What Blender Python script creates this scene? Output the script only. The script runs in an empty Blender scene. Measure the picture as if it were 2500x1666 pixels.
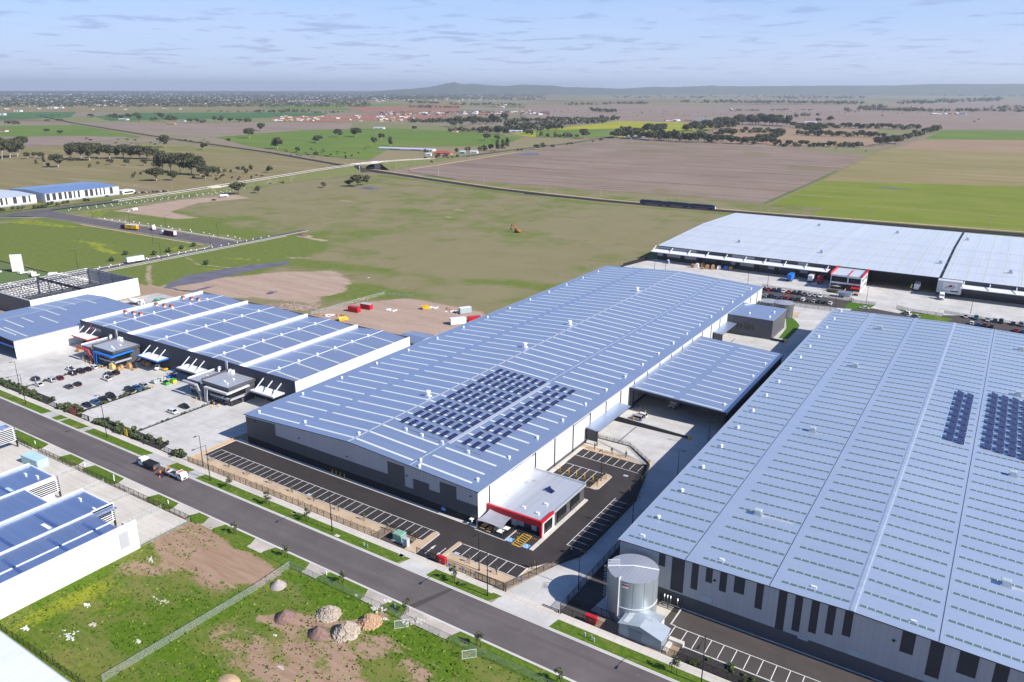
import bpy, bmesh, math, random
import numpy as np
from mathutils import Vector, Matrix
R = random.Random(7)
SC = bpy.context.scene
COL = SC.collection
rad = math.radians

# ------------------------------------------------------------------ camera model (photo is 2500 x 1666)
F_PX, PITCH, ROLL, YAW, CAM_H = 1880.63, rad(18.15643), rad(0.14209641), rad(32.89789), 107.0
_f = Vector((-math.sin(YAW)*math.cos(PITCH), math.cos(YAW)*math.cos(PITCH), -math.sin(PITCH)))
_r0 = Vector((math.cos(YAW), math.sin(YAW), 0)); _u0 = _r0.cross(_f)
_r = _r0*math.cos(ROLL)+_u0*math.sin(ROLL); _u = -_r0*math.sin(ROLL)+_u0*math.cos(ROLL)
def at(px, py, z=0.0):
    "ground position (height z) of a point measured on the 2500 px photograph"
    d = _r*((px-1250)/F_PX)+_u*((833-py)/F_PX)+_f
    t = (z-CAM_H)/d.z
    return (d.x*t, d.y*t)
ZR = dict(R1=(0,600),R2=(500,680),R3=(0,1000),R4=(0,1246),R5=(600,1246),R6=(1000,1100),R7=(450,980),R8=(1300,1246),
 Q1=(1875,1246),Q2=(1300,1000),Q3=(1400,680),Q4=(1575,500),Q5=(1875,500),Q6=(1875,850),Q7=(900,780),Q8=(0,150),
 T1=(500,150),T2=(1000,150),T3=(1500,150),T4=(1875,150),T5=(0,400),T6=(500,400),T7=(1000,400))
def az(reg, x, y, z=0.0):
    o = ZR[reg]; return at(o[0]+x*0.267895, o[1]+y*0.267857, z)
def depth(x, y, z=0): return _f.dot(Vector((x, y, z-CAM_H)))
def px2m(x, y, zoompx): return zoompx*0.2679*depth(x, y)/F_PX

cam = bpy.data.cameras.new('camera'); cam_o = bpy.data.objects.new('camera', cam); COL.objects.link(cam_o)
cam_o.matrix_world = Matrix(((_r.x,_u.x,-_f.x,0),(_r.y,_u.y,-_f.y,0),(_r.z,_u.z,-_f.z,CAM_H),(0,0,0,1)))
cam.sensor_fit = 'HORIZONTAL'; cam.sensor_width = 36; cam.lens = F_PX/2500*36
cam.clip_start = 1; cam.clip_end = 120000
SC.camera = cam_o

# ------------------------------------------------------------------ mesh builder
class MB:
    def __init__(s): s.v=[]; s.f=[]; s.m=[]
    def add(s, vs, fs, m=0):
        o=len(s.v); s.v.extend(vs); s.f.extend([tuple(i+o for i in f) for f in fs]); s.m.extend([m]*len(fs)); return s
    def poly(s, pts, m=0): return s.add([tuple(p) for p in pts],[tuple(range(len(pts)))],m)
    def box(s,x0,y0,z0,x1,y1,z1,m=0,bottom=True):
        fs=[(4,5,6,7),(0,1,5,4),(1,2,6,5),(2,3,7,6),(3,0,4,7)]
        if bottom: fs.append((0,3,2,1))
        return s.add([(x0,y0,z0),(x1,y0,z0),(x1,y1,z0),(x0,y1,z0),(x0,y0,z1),(x1,y0,z1),(x1,y1,z1),(x0,y1,z1)],fs,m)
    def obox(s,cx,cy,z0,L,W,H,rot=0,m=0,tx=0,ty=0):
        "box length L along rot, width W; tx, ty shrink the top"
        c,n=math.cos(rot),math.sin(rot); vs=[]
        for z,a,b in ((z0,0,0),(z0+H,tx,ty)):
            for sx,sy in ((-1,-1),(1,-1),(1,1),(-1,1)):
                x=sx*(L/2-a); y=sy*(W/2-b); vs.append((cx+x*c-y*n,cy+x*n+y*c,z))
        return s.add(vs,[(4,5,6,7),(0,1,5,4),(1,2,6,5),(2,3,7,6),(3,0,4,7),(0,3,2,1)],m)
    def prism(s,pts,z0,z1,m=0,mtop=None):
        n=len(pts); a=sum(pts[i][0]*pts[(i+1)%n][1]-pts[(i+1)%n][0]*pts[i][1] for i in range(n))
        if a<0: pts=pts[::-1]
        vs=[(p[0],p[1],z0) for p in pts]+[(p[0],p[1],z1) for p in pts]
        s.add(vs,[(i,(i+1)%n,n+(i+1)%n,n+i) for i in range(n)],m)
        return s.poly([(p[0],p[1],z1) for p in pts], m if mtop is None else mtop)
    def bar(s,p0,p1,w,h=None,m=0):
        h=h or w; p0=Vector(p0); p1=Vector(p1); d=(p1-p0)
        if d.length<1e-6: return s
        d.normalize(); up=Vector((0,0,1)) if abs(d.z)<.95 else Vector((0,1,0))
        a=d.cross(up).normalized()*w/2; b=a.cross(d).normalized()*h/2
        vs=[tuple(q+i*a+j*b) for q in (p0,p1) for i,j in ((-1,-1),(1,-1),(1,1),(-1,1))]
        return s.add(vs,[(0,1,5,4),(1,2,6,5),(2,3,7,6),(3,0,4,7),(0,3,2,1),(4,5,6,7)],m)
    def tube(s,p0,p1,r0,r1=None,n=7,m=0,cap=True):
        r1=r0 if r1 is None else r1; p0=Vector(p0); p1=Vector(p1); d=(p1-p0).normalized()
        up=Vector((0,0,1)) if abs(d.z)<.95 else Vector((1,0,0)); a=d.cross(up).normalized(); b=d.cross(a)
        vs=[]
        for q,r in ((p0,r0),(p1,r1)):
            for k in range(n):
                t=2*math.pi*k/n; vs.append(tuple(q+(a*math.cos(t)+b*math.sin(t))*r))
        fs=[(k,(k+1)%n,n+(k+1)%n,n+k) for k in range(n)]
        if cap: fs+= [tuple(range(n-1,-1,-1)),tuple(range(n,2*n))]
        return s.add(vs,fs,m)
    def loft(s,secs,m=0,cap=True):
        "secs: list of equal length rings of 3-D points"
        n=len(secs[0]); vs=[tuple(p) for r in secs for p in r]; fs=[]
        for k in range(len(secs)-1):
            for i in range(n): fs.append((k*n+i,k*n+(i+1)%n,(k+1)*n+(i+1)%n,(k+1)*n+i))
        if cap: fs+= [tuple(range(n-1,-1,-1)),tuple(range((len(secs)-1)*n,len(secs)*n))]
        return s.add(vs,fs,m)
    def build(s,name,mats,parent=None,o=(0,0,0),smooth=False):
        me=bpy.data.meshes.new(name)
        me.from_pydata([(x-o[0],y-o[1],z-o[2]) for x,y,z in s.v],[],s.f)
        if not isinstance(mats,(list,tuple)): mats=[mats]
        for q in mats: me.materials.append(q)
        if len(mats)>1: me.polygons.foreach_set('material_index',s.m)
        if smooth: me.polygons.foreach_set('use_smooth',[True]*len(me.polygons))
        me.update(); ob=bpy.data.objects.new(name,me); COL.objects.link(ob)
        if parent: ob.parent=parent
        else: ob.location=o
        return ob
def tag(o,label=None,cat=None,group=None,kind=None):
    if label: o['label']=label
    if cat: o['category']=cat
    if group: o['group']=group
    if kind: o['kind']=kind
    return o
def thing(name,label,cat,loc=(0,0,0),group=None,rot=0):
    e=bpy.data.objects.new(name,None); COL.objects.link(e); e.empty_display_size=.5
    e.location=(loc[0],loc[1],loc[2] if len(loc)>2 else 0); e.rotation_euler=(0,0,rot)
    return tag(e,label,cat,group)
def kids(o): return KID.get(o.name,[])
def copy_tree(o,loc=None,rot=None,scale=None,label=None,group=None,parent=None):
    c=o.copy(); COL.objects.link(c)
    if parent: c.parent=parent
    for ch in list(o.children): copy_tree(ch,parent=c)
    if loc is not None: c.location=(loc[0],loc[1],loc[2] if len(loc)>2 else 0)
    if rot is not None: c.rotation_euler=(0,0,rot)
    if scale is not None: c.scale=scale if isinstance(scale,(tuple,list)) else (scale,)*3
    if label: c['label']=label
    if group: c['group']=group
    return c
def recolor(o,name,m):
    for ch in o.children:
        if ch.name.split('.')[0]==name:
            ch.material_slots[0].link='OBJECT'; ch.material_slots[0].material=m
ORD=['first','second','third','fourth','fifth','sixth','seventh','eighth','ninth','tenth','eleventh','twelfth','thirteenth','fourteenth','fifteenth','sixteenth','seventeenth','eighteenth','nineteenth','twentieth']

# ------------------------------------------------------------------ materials
class NT:
    def __init__(s,name):
        s.m=bpy.data.materials.new(name); s.m.use_nodes=True; s.t=s.m.node_tree; s.n=s.t.nodes; s.n.clear()
        s.out=s.n.new('ShaderNodeOutputMaterial'); s.b=s.n.new('ShaderNodeBsdfPrincipled'); s.link(s.b.outputs[0],s.out.inputs[0])
        s.g=s.n.new('ShaderNodeNewGeometry')
    def link(s,a,b): s.t.links.new(a,b)
    def val(s,sock,v):
        if hasattr(v,'is_linked') or hasattr(v,'links'): s.link(v,sock)
        else: sock.default_value=v
    def mapping(s,scale=(1,1,1),rot=0,src=None):
        n=s.n.new('ShaderNodeMapping'); n.inputs['Scale'].default_value=scale; n.inputs['Rotation'].default_value=(0,0,rot)
        s.link(src or s.g.outputs['Position'],n.inputs[0]); return n.outputs[0]
    def noise(s,scale,detail=4,rough=.6,vec=None,dist=0):
        n=s.n.new('ShaderNodeTexNoise'); n.inputs['Scale'].default_value=scale; n.inputs['Detail'].default_value=detail
        n.inputs['Roughness'].default_value=rough; n.inputs['Distortion'].default_value=dist
        s.link(vec or s.g.outputs['Position'],n.inputs['Vector']); return n.outputs['Fac']
    def voro(s,scale,vec=None,feature='F1',metric='EUCLIDEAN',out='Color',rnd=1):
        n=s.n.new('ShaderNodeTexVoronoi'); n.feature=feature; n.distance=metric; n.inputs['Scale'].default_value=scale; n.inputs['Randomness'].default_value=rnd
        s.link(vec or s.g.outputs['Position'],n.inputs['Vector']); return n.outputs[out]
    def ramp(s,fac,stops,interp='LINEAR'):
        n=s.n.new('ShaderNodeValToRGB'); n.color_ramp.interpolation=interp; e=n.color_ramp.elements
        while len(e)<len(stops): e.new(.5)
        for k,(p,c) in enumerate(stops):
            e[k].position=p; e[k].color=(c,c,c,1) if not isinstance(c,(tuple,list)) else (*c[:3],1)
        s.link(fac,n.inputs[0]); return n.outputs[0]
    def mix(s,fac,a,b,mode='MIX'):
        n=s.n.new('ShaderNodeMix'); n.data_type='RGBA'; n.blend_type=mode; n.clamp_factor=True
        s.val(n.inputs[0],fac)
        for sock,v in ((n.inputs[6],a),(n.inputs[7],b)):
            if isinstance(v,(tuple,list)): sock.default_value=(*v[:3],1)
            else: s.link(v,sock)
        return n.outputs[2]
    def math(s,op,a,b=0,c=None):
        n=s.n.new('ShaderNodeMath'); n.operation=op; s.val(n.inputs[0],a); s.val(n.inputs[1],b)
        if c is not None: s.val(n.inputs[2],c)
        return n.outputs[0]
    def attr(s,name):
        n=s.n.new('ShaderNodeAttribute'); n.attribute_name=name; return n
    def sep(s,v):
        n=s.n.new('ShaderNodeSeparateXYZ'); s.link(v,n.inputs[0]); return n.outputs
    def bump(s,h,dist=.05,strength=.4):
        n=s.n.new('ShaderNodeBump'); n.inputs['Distance'].default_value=dist; n.inputs['Strength'].default_value=strength
        s.link(h,n.inputs['Height']); s.link(n.outputs[0],s.b.inputs['Normal'])
    def fin(s,col=None,rough=.7,metal=0,spec=.3):
        if col is not None:
            if isinstance(col,(tuple,list)): s.b.inputs['Base Color'].default_value=(*col[:3],1)
            else: s.link(col,s.b.inputs['Base Color'])
        s.val(s.b.inputs['Roughness'],rough); s.val(s.b.inputs['Metallic'],metal); s.b.inputs['Specular IOR Level'].default_value=spec
        return s.m
_mc={}
def hexl(h):
    h=h.lstrip('#'); return tuple(((int(h[i:i+2],16)/255+.055)/1.055)**2.4 if int(h[i:i+2],16)>10 else int(h[i:i+2],16)/255/12.92 for i in (0,2,4))
def sheetwall(name,c,pitch=1.15,amt=.16):
    "profiled wall sheet: vertical laps, faint weathering"
    t=NT(name); s=t.sep(t.g.outputs['Position']); h=t.math('ADD',s[0],s[1]); f=t.math('FRACT',t.math('MULTIPLY',h,1/pitch)); j=t.math('LESS_THAN',f,.07)
    w=t.n.new('ShaderNodeTexWhiteNoise'); w.noise_dimensions='1D'; t.link(t.math('FLOOR',t.math('MULTIPLY',h,1/pitch)),w.inputs['W']); n=t.noise(1,5,.65,t.mapping((.5,.5,.07)))
    col=t.mix(t.math('MULTIPLY',w.outputs['Value'],.5),c,tuple(x*.9 for x in c)); col=t.mix(t.ramp(n,[(.45,0),(.75,.3)]),col,tuple(x*.72 for x in c)); col=t.mix(t.math('MULTIPLY',j,amt*2.2),col,tuple(x*.5 for x in c)); return t.fin(col,.5,0,.35)
def plain(name,c,rough=.6,metal=0,spec=.3,var=.12,vs=.6):
    if name in _mc: return _mc[name]
    t=NT(name)
    if var:
        n=t.noise(vs,4); a=tuple(x*(1-var) for x in c); b=tuple(min(1,x*(1+var)) for x in c)
        col=t.ramp(n,[(.3,a),(.7,b)])
    else: col=c
    _mc[name]=t.fin(col,rough,metal,spec); return _mc[name]
def concrete(name,c,joint=0,stain=.25):
    t=NT(name); n=t.noise(.12,6,.65); n2=t.noise(2.5,3); sv=t.mapping((.05,.35,1),rad(20)); n3=t.noise(1.0,4,.6,sv,1.2)
    col=t.mix(t.ramp(n,[(.35,0),(.7,1)]),tuple(x*(1-stain) for x in c),tuple(min(1,x*1.08) for x in c))
    col=t.mix(t.ramp(n2,[(.4,0),(.9,.35)]),col,tuple(x*.8 for x in c))
    col=t.mix(t.ramp(n3,[(.52,0),(.72,.3)]),col,tuple(x*.5 for x in c))
    if joint:
        br=t.n.new('ShaderNodeTexBrick'); br.offset=0; br.inputs['Scale'].default_value=1; br.inputs['Mortar Size'].default_value=.04
        br.inputs['Brick Width'].default_value=joint; br.inputs['Row Height'].default_value=joint; br.inputs['Mortar Smooth'].default_value=.1
        br.inputs['Color1'].default_value=(0,0,0,1); br.inputs['Color2'].default_value=(0,0,0,1); br.inputs['Mortar'].default_value=(1,1,1,1)
        t.link(t.g.outputs['Position'],br.inputs[0]); col=t.mix(t.math('MULTIPLY',br.outputs['Color'],.45),col,tuple(x*.45 for x in c))
    return t.fin(col,.85,0,.2)
def asphalt(name,c,streak=True,sdir=(.02,.5,1)):
    t=NT(name); n=t.noise(.08,5,.6); n2=t.noise(6,3,.7)
    col=t.mix(t.ramp(n,[(.3,0),(.75,1)]),tuple(x*.8 for x in c),tuple(x*1.2 for x in c))
    col=t.mix(t.ramp(n2,[(.45,0),(.8,.4)]),col,tuple(x*1.5 for x in c))
    ns=t.noise(.35,6,.72,None,1.0); col=t.mix(t.ramp(ns,[(.60,0),(.74,.55)]),col,(c[0]*1.9,c[1]*1.8,c[2]*1.7)); ns2=t.noise(.9,5,.7); col=t.mix(t.ramp(ns2,[(.66,0),(.76,.6)]),col,tuple(x*.5 for x in c))
    if streak:
        v=t.mapping(sdir); n3=t.noise(1.0,3,.5,v); col=t.mix(t.ramp(n3,[(.45,0),(.7,.5)]),col,tuple(x*.7 for x in c))
        n4=t.noise(1.0,4,.7,t.mapping((sdir[0]*2.2,sdir[1]*1.6,1)),.6); col=t.mix(t.ramp(n4,[(.55,0),(.75,.4)]),col,(c[0]*1.5,c[1]*1.4,c[2]*1.3))
    return t.fin(col,.85,0,.25)
def grass(name,g1,g2,dry,dirt=None,scale=1.0,drya=(.55,.72)):
    t=NT(name); n=t.noise(.16*scale,6,.65,None,.6); n2=t.noise(1.1*scale,5,.7); n3=t.noise(.05*scale,4,.6)
    col=t.mix(t.ramp(n2,[(.35,0),(.65,1)]),g1,g2)
    col=t.mix(t.ramp(n,[(drya[0],0),(drya[1],.8)]),col,dry)
    if dirt: col=t.mix(t.ramp(n3,[(.58,0),(.68,.85)]),col,dirt)
    return t.fin(col,.9,0,.1)
def roofmetal(name,c,metal=.75,rough=.42,rib=0,axis=0,var=.06,joint=0,dirt=.12,jaxis=1):
    "zincalume sheet: ribs run along one axis, faint sheet to sheet difference, grime"
    t=NT(name); s=t.sep(t.g.outputs['Position']); n=t.noise(.05,4); 
    sh=t.math('FLOOR',t.math('MULTIPLY',s[1 if axis==0 else 0],1/.76))
    w=t.n.new('ShaderNodeTexWhiteNoise'); w.noise_dimensions='1D'; t.link(sh,w.inputs['W'])
    big=t.math('FLOOR',t.math('MULTIPLY',s[1 if axis==0 else 0],1/6.1)); w2=t.n.new('ShaderNodeTexWhiteNoise'); w2.noise_dimensions='1D'; t.link(big,w2.inputs['W'])
    col=t.mix(w.outputs['Value'],tuple(x*(1-var) for x in c),tuple(min(1,x*(1+var)) for x in c))
    col=t.mix(t.math('MULTIPLY',w2.outputs['Value'],var*1.2),col,tuple(x*.5 for x in c))
    g=t.noise(1,4,.6,t.mapping((.03,.4,1) if axis==0 else (.4,.03,1)))
    col=t.mix(t.ramp(g,[(.5,0),(.75,dirt)]),col,tuple(x*.6 for x in c))
    col=t.mix(t.ramp(n,[(.4,0),(.7,dirt)]),col,tuple(x*.7 for x in c))
    if rib:
        wv=t.math('SINE',t.math('MULTIPLY',s[1 if axis==0 else 0],2*math.pi/rib)); col=t.mix(t.ramp(wv,[(.0,0),(.9,.22)]),col,tuple(x*.55 for x in c))
    rr=t.ramp(n,[(.3,rough*.9),(.7,rough*1.12)])
    return t.fin(col,rr,metal,.5)
def meshwire(name,c,pitch=.09,wire=.2,extra=0.0):
    "woven chain link: two diagonal sets of wires, open between"
    t=NT(name); s=t.sep(t.g.outputs['Position']); h=t.math('ADD',s[0],s[1])
    fs=[]
    for sg in (1,-1):
        a=t.math('ADD',h,t.math('MULTIPLY',s[2],sg)); a=t.math('FRACT',t.math('MULTIPLY',a,1/pitch)); fs.append(t.math('LESS_THAN',a,wire))
    al=t.math('MAXIMUM',fs[0],fs[1]); t.link(al,t.b.inputs['Alpha']); return t.fin(c,.6,.2,.3)

M={}
M['conc']=concrete('concrete_yard',(.56,.545,.52),6.2,.2)
M['concdark']=concrete('concrete_drive',(.50,.49,.475),5.0,.25)
M['path']=concrete('concrete_path',(.60,.56,.50),1.9,.12)
M['apron']=concrete('concrete_apron',(.55,.49,.43),0,.35)
M['kerb']=concrete('concrete_kerb',(.58,.56,.53),0,.1)
M['street']=asphalt('asphalt_street',(.125,.108,.108))
M['lot']=asphalt('asphalt_lot',(.043,.037,.037),True,(.1,.14,1))
M['lot2']=asphalt('asphalt_lot_worn',(.075,.064,.060),True,(.05,.3,1))
M['road']=asphalt('asphalt_road',(.125,.11,.115),True,(.1,.1,1))
M['gravel']=concrete('gravel_strip',(.56,.42,.285),0,.22)
M['mulch']=plain('dark_mulch',(.045,.04,.04),.95,0,.1,.4,1.5)
M['verge']=grass('verge_grass',(.055,.115,.010),(.125,.185,.024),(.26,.22,.085))
M['lawn']=grass('lawn_grass',(.05,.12,.012),(.085,.17,.02),(.15,.18,.05),None,1,(.6,.8))
M['white']=plain('white_paint',(.82,.83,.83),.5,0,.3,.04)
def worn(name,c,under,lo,hi):
    t=NT(name); n=t.noise(3.5,5,.75); n2=t.noise(.5,3); col=t.mix(t.ramp(n2,[(.35,0),(.7,.3)]),c,tuple(x*.75 for x in c)); return t.fin(t.mix(t.ramp(n,[(lo,0),(hi,.8)]),col,under),.75,0,.2)
M['line']=worn('line_paint',(.78,.78,.77),(.10,.09,.09),.56,.72)
M['linedim']=worn('faded_line_paint',(.72,.71,.69),(.52,.5,.48),.45,.65)
M['yellow']=plain('yellow_paint',(.80,.46,.02),.5,0,.3,.08)
M['bluep']=plain('blue_pavement_paint',(.12,.36,.72),.6,0,.3,.08,2)
M['black']=plain('black_metal',(.018,.018,.02),.5,.2,.4,.1)
M['dark']=plain('charcoal_panel',(.045,.047,.055),.6,0,.3,.08)
M['plinth']=plain('black_precast_plinth',(.022,.022,.026),.8,0,.2,.15)
M['mid']=sheetwall('mid_grey_panel',(.085,.088,.10))
M['light']=sheetwall('light_grey_panel',(.42,.43,.46))
M['pale']=sheetwall('pale_grey_panel',(.60,.61,.63))
M['panelw']=sheetwall('white_wall_panel',(.80,.80,.80))
def precast(name,c):
    t=NT(name); s=t.sep(t.g.outputs['Position']); h=t.math('ADD',s[0],s[1]); j=t.math('LESS_THAN',t.math('FRACT',t.math('MULTIPLY',h,1/7.9)),.012)
    n=t.noise(1,5,.65,t.mapping((.35,.35,.05))); pan=t.n.new('ShaderNodeTexWhiteNoise'); pan.noise_dimensions='1D'; t.link(t.math('FLOOR',t.math('MULTIPLY',h,1/7.9)),pan.inputs['W'])
    col=t.mix(t.math('MULTIPLY',pan.outputs['Value'],.3),c,tuple(x*.85 for x in c)); col=t.mix(t.ramp(n,[(.42,0),(.72,.35)]),col,tuple(x*.68 for x in c)); col=t.mix(t.math('MULTIPLY',j,.55),col,tuple(x*.4 for x in c)); return t.fin(col,.75,0,.2)
M['tilt']=precast('precast_white_wall',(.78,.77,.75))
M['glass']=plain('dark_window_glass',(.012,.014,.018),.12,0,.6,.2)
M['red']=plain('red_paint',(.50,.012,.022),.45,0,.4,.06)
M['redd']=plain('faded_red_paint',(.42,.035,.05),.5,0,.4,.1)
M['blue']=plain('blue_paint',(.02,.17,.60),.45,0,.4,.06)
M['steel']=roofmetal('galvanised_steel',(.62,.64,.66),.8,.35)
M['zinc']=roofmetal('zinc_roof',(.48,.57,.73),.72,.38,0,0,.03,0,.08)
M['zincR']=roofmetal('zinc_roof_pale',(.64,.73,.85),.68,.42,0,0,.018,0,.06)
M['zincF']=roofmetal('zinc_roof_white',(.76,.80,.845),.45,.5,0,1,.04)
M['zincL']=roofmetal('zinc_roof_units',(.44,.51,.67),.7,.40,0,0,.03,0,.08)
M['zincO']=roofmetal('ribbed_office_roof',(.64,.66,.70),.5,.45,.72,1,.05)
M['zincB']=roofmetal('blue_zinc_roof',(.50,.60,.80),.85,.30,0,0)
M['cap']=plain('white_capping',(.83,.84,.86),.45,.1,.4,.03)
M['trim']=plain('pale_metal_trim',(.66,.68,.70),.4,.5,.4,.04)
M['sky1']=plain('skylight_sheet',(.60,.64,.64),.45,0,.4,.05)
M['sky2']=plain('green_skylight_sheet',(.10,.15,.155),.6,0,.12,.1)
M['sky2e']=plain('skylight_lap',(.40,.52,.47),.6,0,.15,.05)
M['sky3']=plain('yellowish_skylight_sheet',(.55,.60,.56),.5,.1,.4,.1)
M['solar']=plain('solar_cell',(.012,.02,.085),.3,0,.2,.25,.9)
M['solarf']=plain('solar_frame',(.30,.33,.40),.4,.6,.4,.05)
M['wire']=meshwire('black_chain_link',(.03,.026,.024),.09,.22)
M['wireg']=meshwire('galvanised_chain_link',(.55,.58,.56),.09,.12)
M['greenp']=plain('green_cabinet_paint',(.20,.36,.28),.5,0,.3,.08)
M['greyp']=plain('grey_cabinet_paint',(.40,.46,.50),.5,0,.3,.05)
M['ybox']=plain('yellow_box_paint',(.62,.42,.02),.5,0,.3,.08)
M['wood']=plain('timber',(.42,.27,.14),.8,0,.2,.2,1)
M['brownbox']=plain('cardboard',(.45,.27,.13),.85,0,.2,.25,1)
M['tyre']=plain('tyre_rubber',(.018,.018,.018),.85,0,.2,0)
M['rim']=plain('wheel_rim',(.42,.43,.45),.35,.8,.5,0)
M['lamp']=plain('lamp_glass',(.85,.85,.82),.2,0,.5,0)
M['tail']=plain('tail_lamp',(.45,.01,.01),.3,0,.5,0)
M['orange']=plain('hi_vis_orange',(.85,.17,.01),.7,0,.3,.1)
M['navy']=plain('navy_cloth',(.012,.016,.04),.9,0,.2,.1)
M['skin']=plain('skin',(.45,.26,.18),.6,0,.3,.05)
M['denim']=plain('work_trousers',(.03,.035,.06),.9,0,.2,.1)
M['bark']=plain('tree_bark',(.16,.125,.10),.9,0,.1,.3,2)
M['barkw']=plain('gum_bark',(.42,.37,.32),.9,0,.1,.3,1)
HAZE=5.5e-5
# ------------------------------------------------------------------ light, sky, air
SUN=Vector((.805,.03,.593)).normalized()
sl=bpy.data.lights.new('sun','SUN'); sl.energy=4.3; sl.angle=rad(.53); sl.color=(1,.945,.87)
so=bpy.data.objects.new('sun',sl); COL.objects.link(so); so.rotation_euler=SUN.to_track_quat('Z','Y').to_euler(); so.location=(200,0,300)
W=bpy.data.worlds.new('World'); SC.world=W; W.use_nodes=True; nt=W.node_tree; nt.nodes.clear()
def wn(t): return nt.nodes.new(t)
sk=wn('ShaderNodeTexSky'); sk.sky_type='NISHITA'; sk.sun_disc=False; sk.sun_elevation=math.asin(SUN.z); sk.sun_rotation=math.atan2(SUN.x,SUN.y)
sk.altitude=150; sk.air_density=1.0; sk.dust_density=.4; sk.ozone_density=2.2
tc=wn('ShaderNodeTexCoord'); sp=wn('ShaderNodeSeparateXYZ'); nt.links.new(tc.outputs['Generated'],sp.inputs[0])
def wm(op,a,b,c=None):
    n=wn('ShaderNodeMath'); n.operation=op
    for i,v in enumerate((a,b,c)):
        if v is None: continue
        if isinstance(v,(int,float)): n.inputs[i].default_value=v
        else: nt.links.new(v,n.inputs[i])
    return n.outputs[0]
zc=wm('MAXIMUM',sp.outputs[2],.012)
def cloud(k,sx,scale,lo,hi,seed):
    cx=wm('DIVIDE',sp.outputs[0],wm('ADD',zc,k)); cy=wm('DIVIDE',sp.outputs[1],wm('ADD',zc,k))
    cb=wn('ShaderNodeCombineXYZ'); nt.links.new(cx,cb.inputs[0]); nt.links.new(cy,cb.inputs[1]); cb.inputs[2].default_value=seed
    no=wn('ShaderNodeTexNoise'); no.inputs['Scale'].default_value=scale; no.inputs['Detail'].default_value=6; no.inputs['Roughness'].default_value=.55; no.inputs['Distortion'].default_value=.3
    nt.links.new(cb.outputs[0],no.inputs['Vector'])
    r=wn('ShaderNodeValToRGB'); r.color_ramp.elements[0].position=lo; r.color_ramp.elements[1].position=hi; nt.links.new(no.outputs['Fac'],r.inputs[0]); return r.outputs[0]
c1=cloud(.045,1,1.9,.54,.64,3.0); c2=cloud(.05,1,.30,.48,.78,9.0)
lowband=wn('ShaderNodeMapRange'); lowband.inputs[1].default_value=.008; lowband.inputs[2].default_value=.025; nt.links.new(sp.outputs[2],lowband.inputs[0])
hiband=wn('ShaderNodeMapRange'); hiband.inputs[1].default_value=.065; hiband.inputs[2].default_value=.12; hiband.inputs[3].default_value=1; hiband.inputs[4].default_value=.25; nt.links.new(sp.outputs[2],hiband.inputs[0])
def wmix(f,a,b,mode='MIX'):
    n=wn('ShaderNodeMix'); n.data_type='RGBA'; n.blend_type=mode
    if isinstance(f,(int,float)): n.inputs[0].default_value=f
    else: nt.links.new(f,n.inputs[0])
    for sck,v in ((n.inputs[6],a),(n.inputs[7],b)):
        if isinstance(v,tuple): sck.default_value=(*v,1)
        else: nt.links.new(v,sck)
    return n.outputs[2]
base=wmix(1.0,sk.outputs[0],(.52,.70,.98),'MULTIPLY')
el=wn('ShaderNodeMapRange'); el.inputs[1].default_value=.0; el.inputs[2].default_value=.32; el.inputs[3].default_value=.95; el.inputs[4].default_value=.0; nt.links.new(sp.outputs[2],el.inputs[0])
up=wn('ShaderNodeMapRange'); up.inputs[1].default_value=.0; up.inputs[2].default_value=.12; nt.links.new(sp.outputs[2],up.inputs[0])
base=wmix(el.outputs[0],base,wmix(up.outputs[0],(5.2,5.9,7.6),(3.5,5.0,8.2)))
veil=wmix(.6,base,(4.9,5.4,7.4)); skyc=wmix(wm('MULTIPLY',c2,.6),base,veil)
dk=wmix(1.0,skyc,(.79,.77,.83),'MULTIPLY')
skyc=wmix(wm('MULTIPLY',wm('MULTIPLY',c1,lowband.outputs[0]),hiband.outputs[0]),skyc,dk)
bg=wn('ShaderNodeBackground'); bg.inputs['Strength'].default_value=.085; nt.links.new(skyc,bg.inputs[0])
wo=wn('ShaderNodeOutputWorld'); nt.links.new(bg.outputs[0],wo.inputs[0])
SC.view_settings.view_transform='Standard'; SC.view_settings.look='None'; SC.view_settings.exposure=.72; SC.view_settings.gamma=1
SC.cycles.max_bounces=6; SC.cycles.transparent_max_bounces=16; SC.cycles.volume_bounces=0
hz=bpy.data.materials.new('haze_air'); hz.use_nodes=True; hz.node_tree.nodes.clear()
pv=hz.node_tree.nodes.new('ShaderNodeVolumePrincipled'); pv.inputs['Color'].default_value=(.80,.89,1,1); pv.inputs['Density'].default_value=HAZE; pv.inputs['Anisotropy'].default_value=.25
ho=hz.node_tree.nodes.new('ShaderNodeOutputMaterial'); hz.node_tree.links.new(pv.outputs[0],ho.inputs['Volume'])
m=MB(); m.box(-30000,-6000,-1.6,30000,30000,330); tag(m.build('haze',hz),'thin pale blue haze over the whole plain','haze',kind='stuff')

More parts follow.
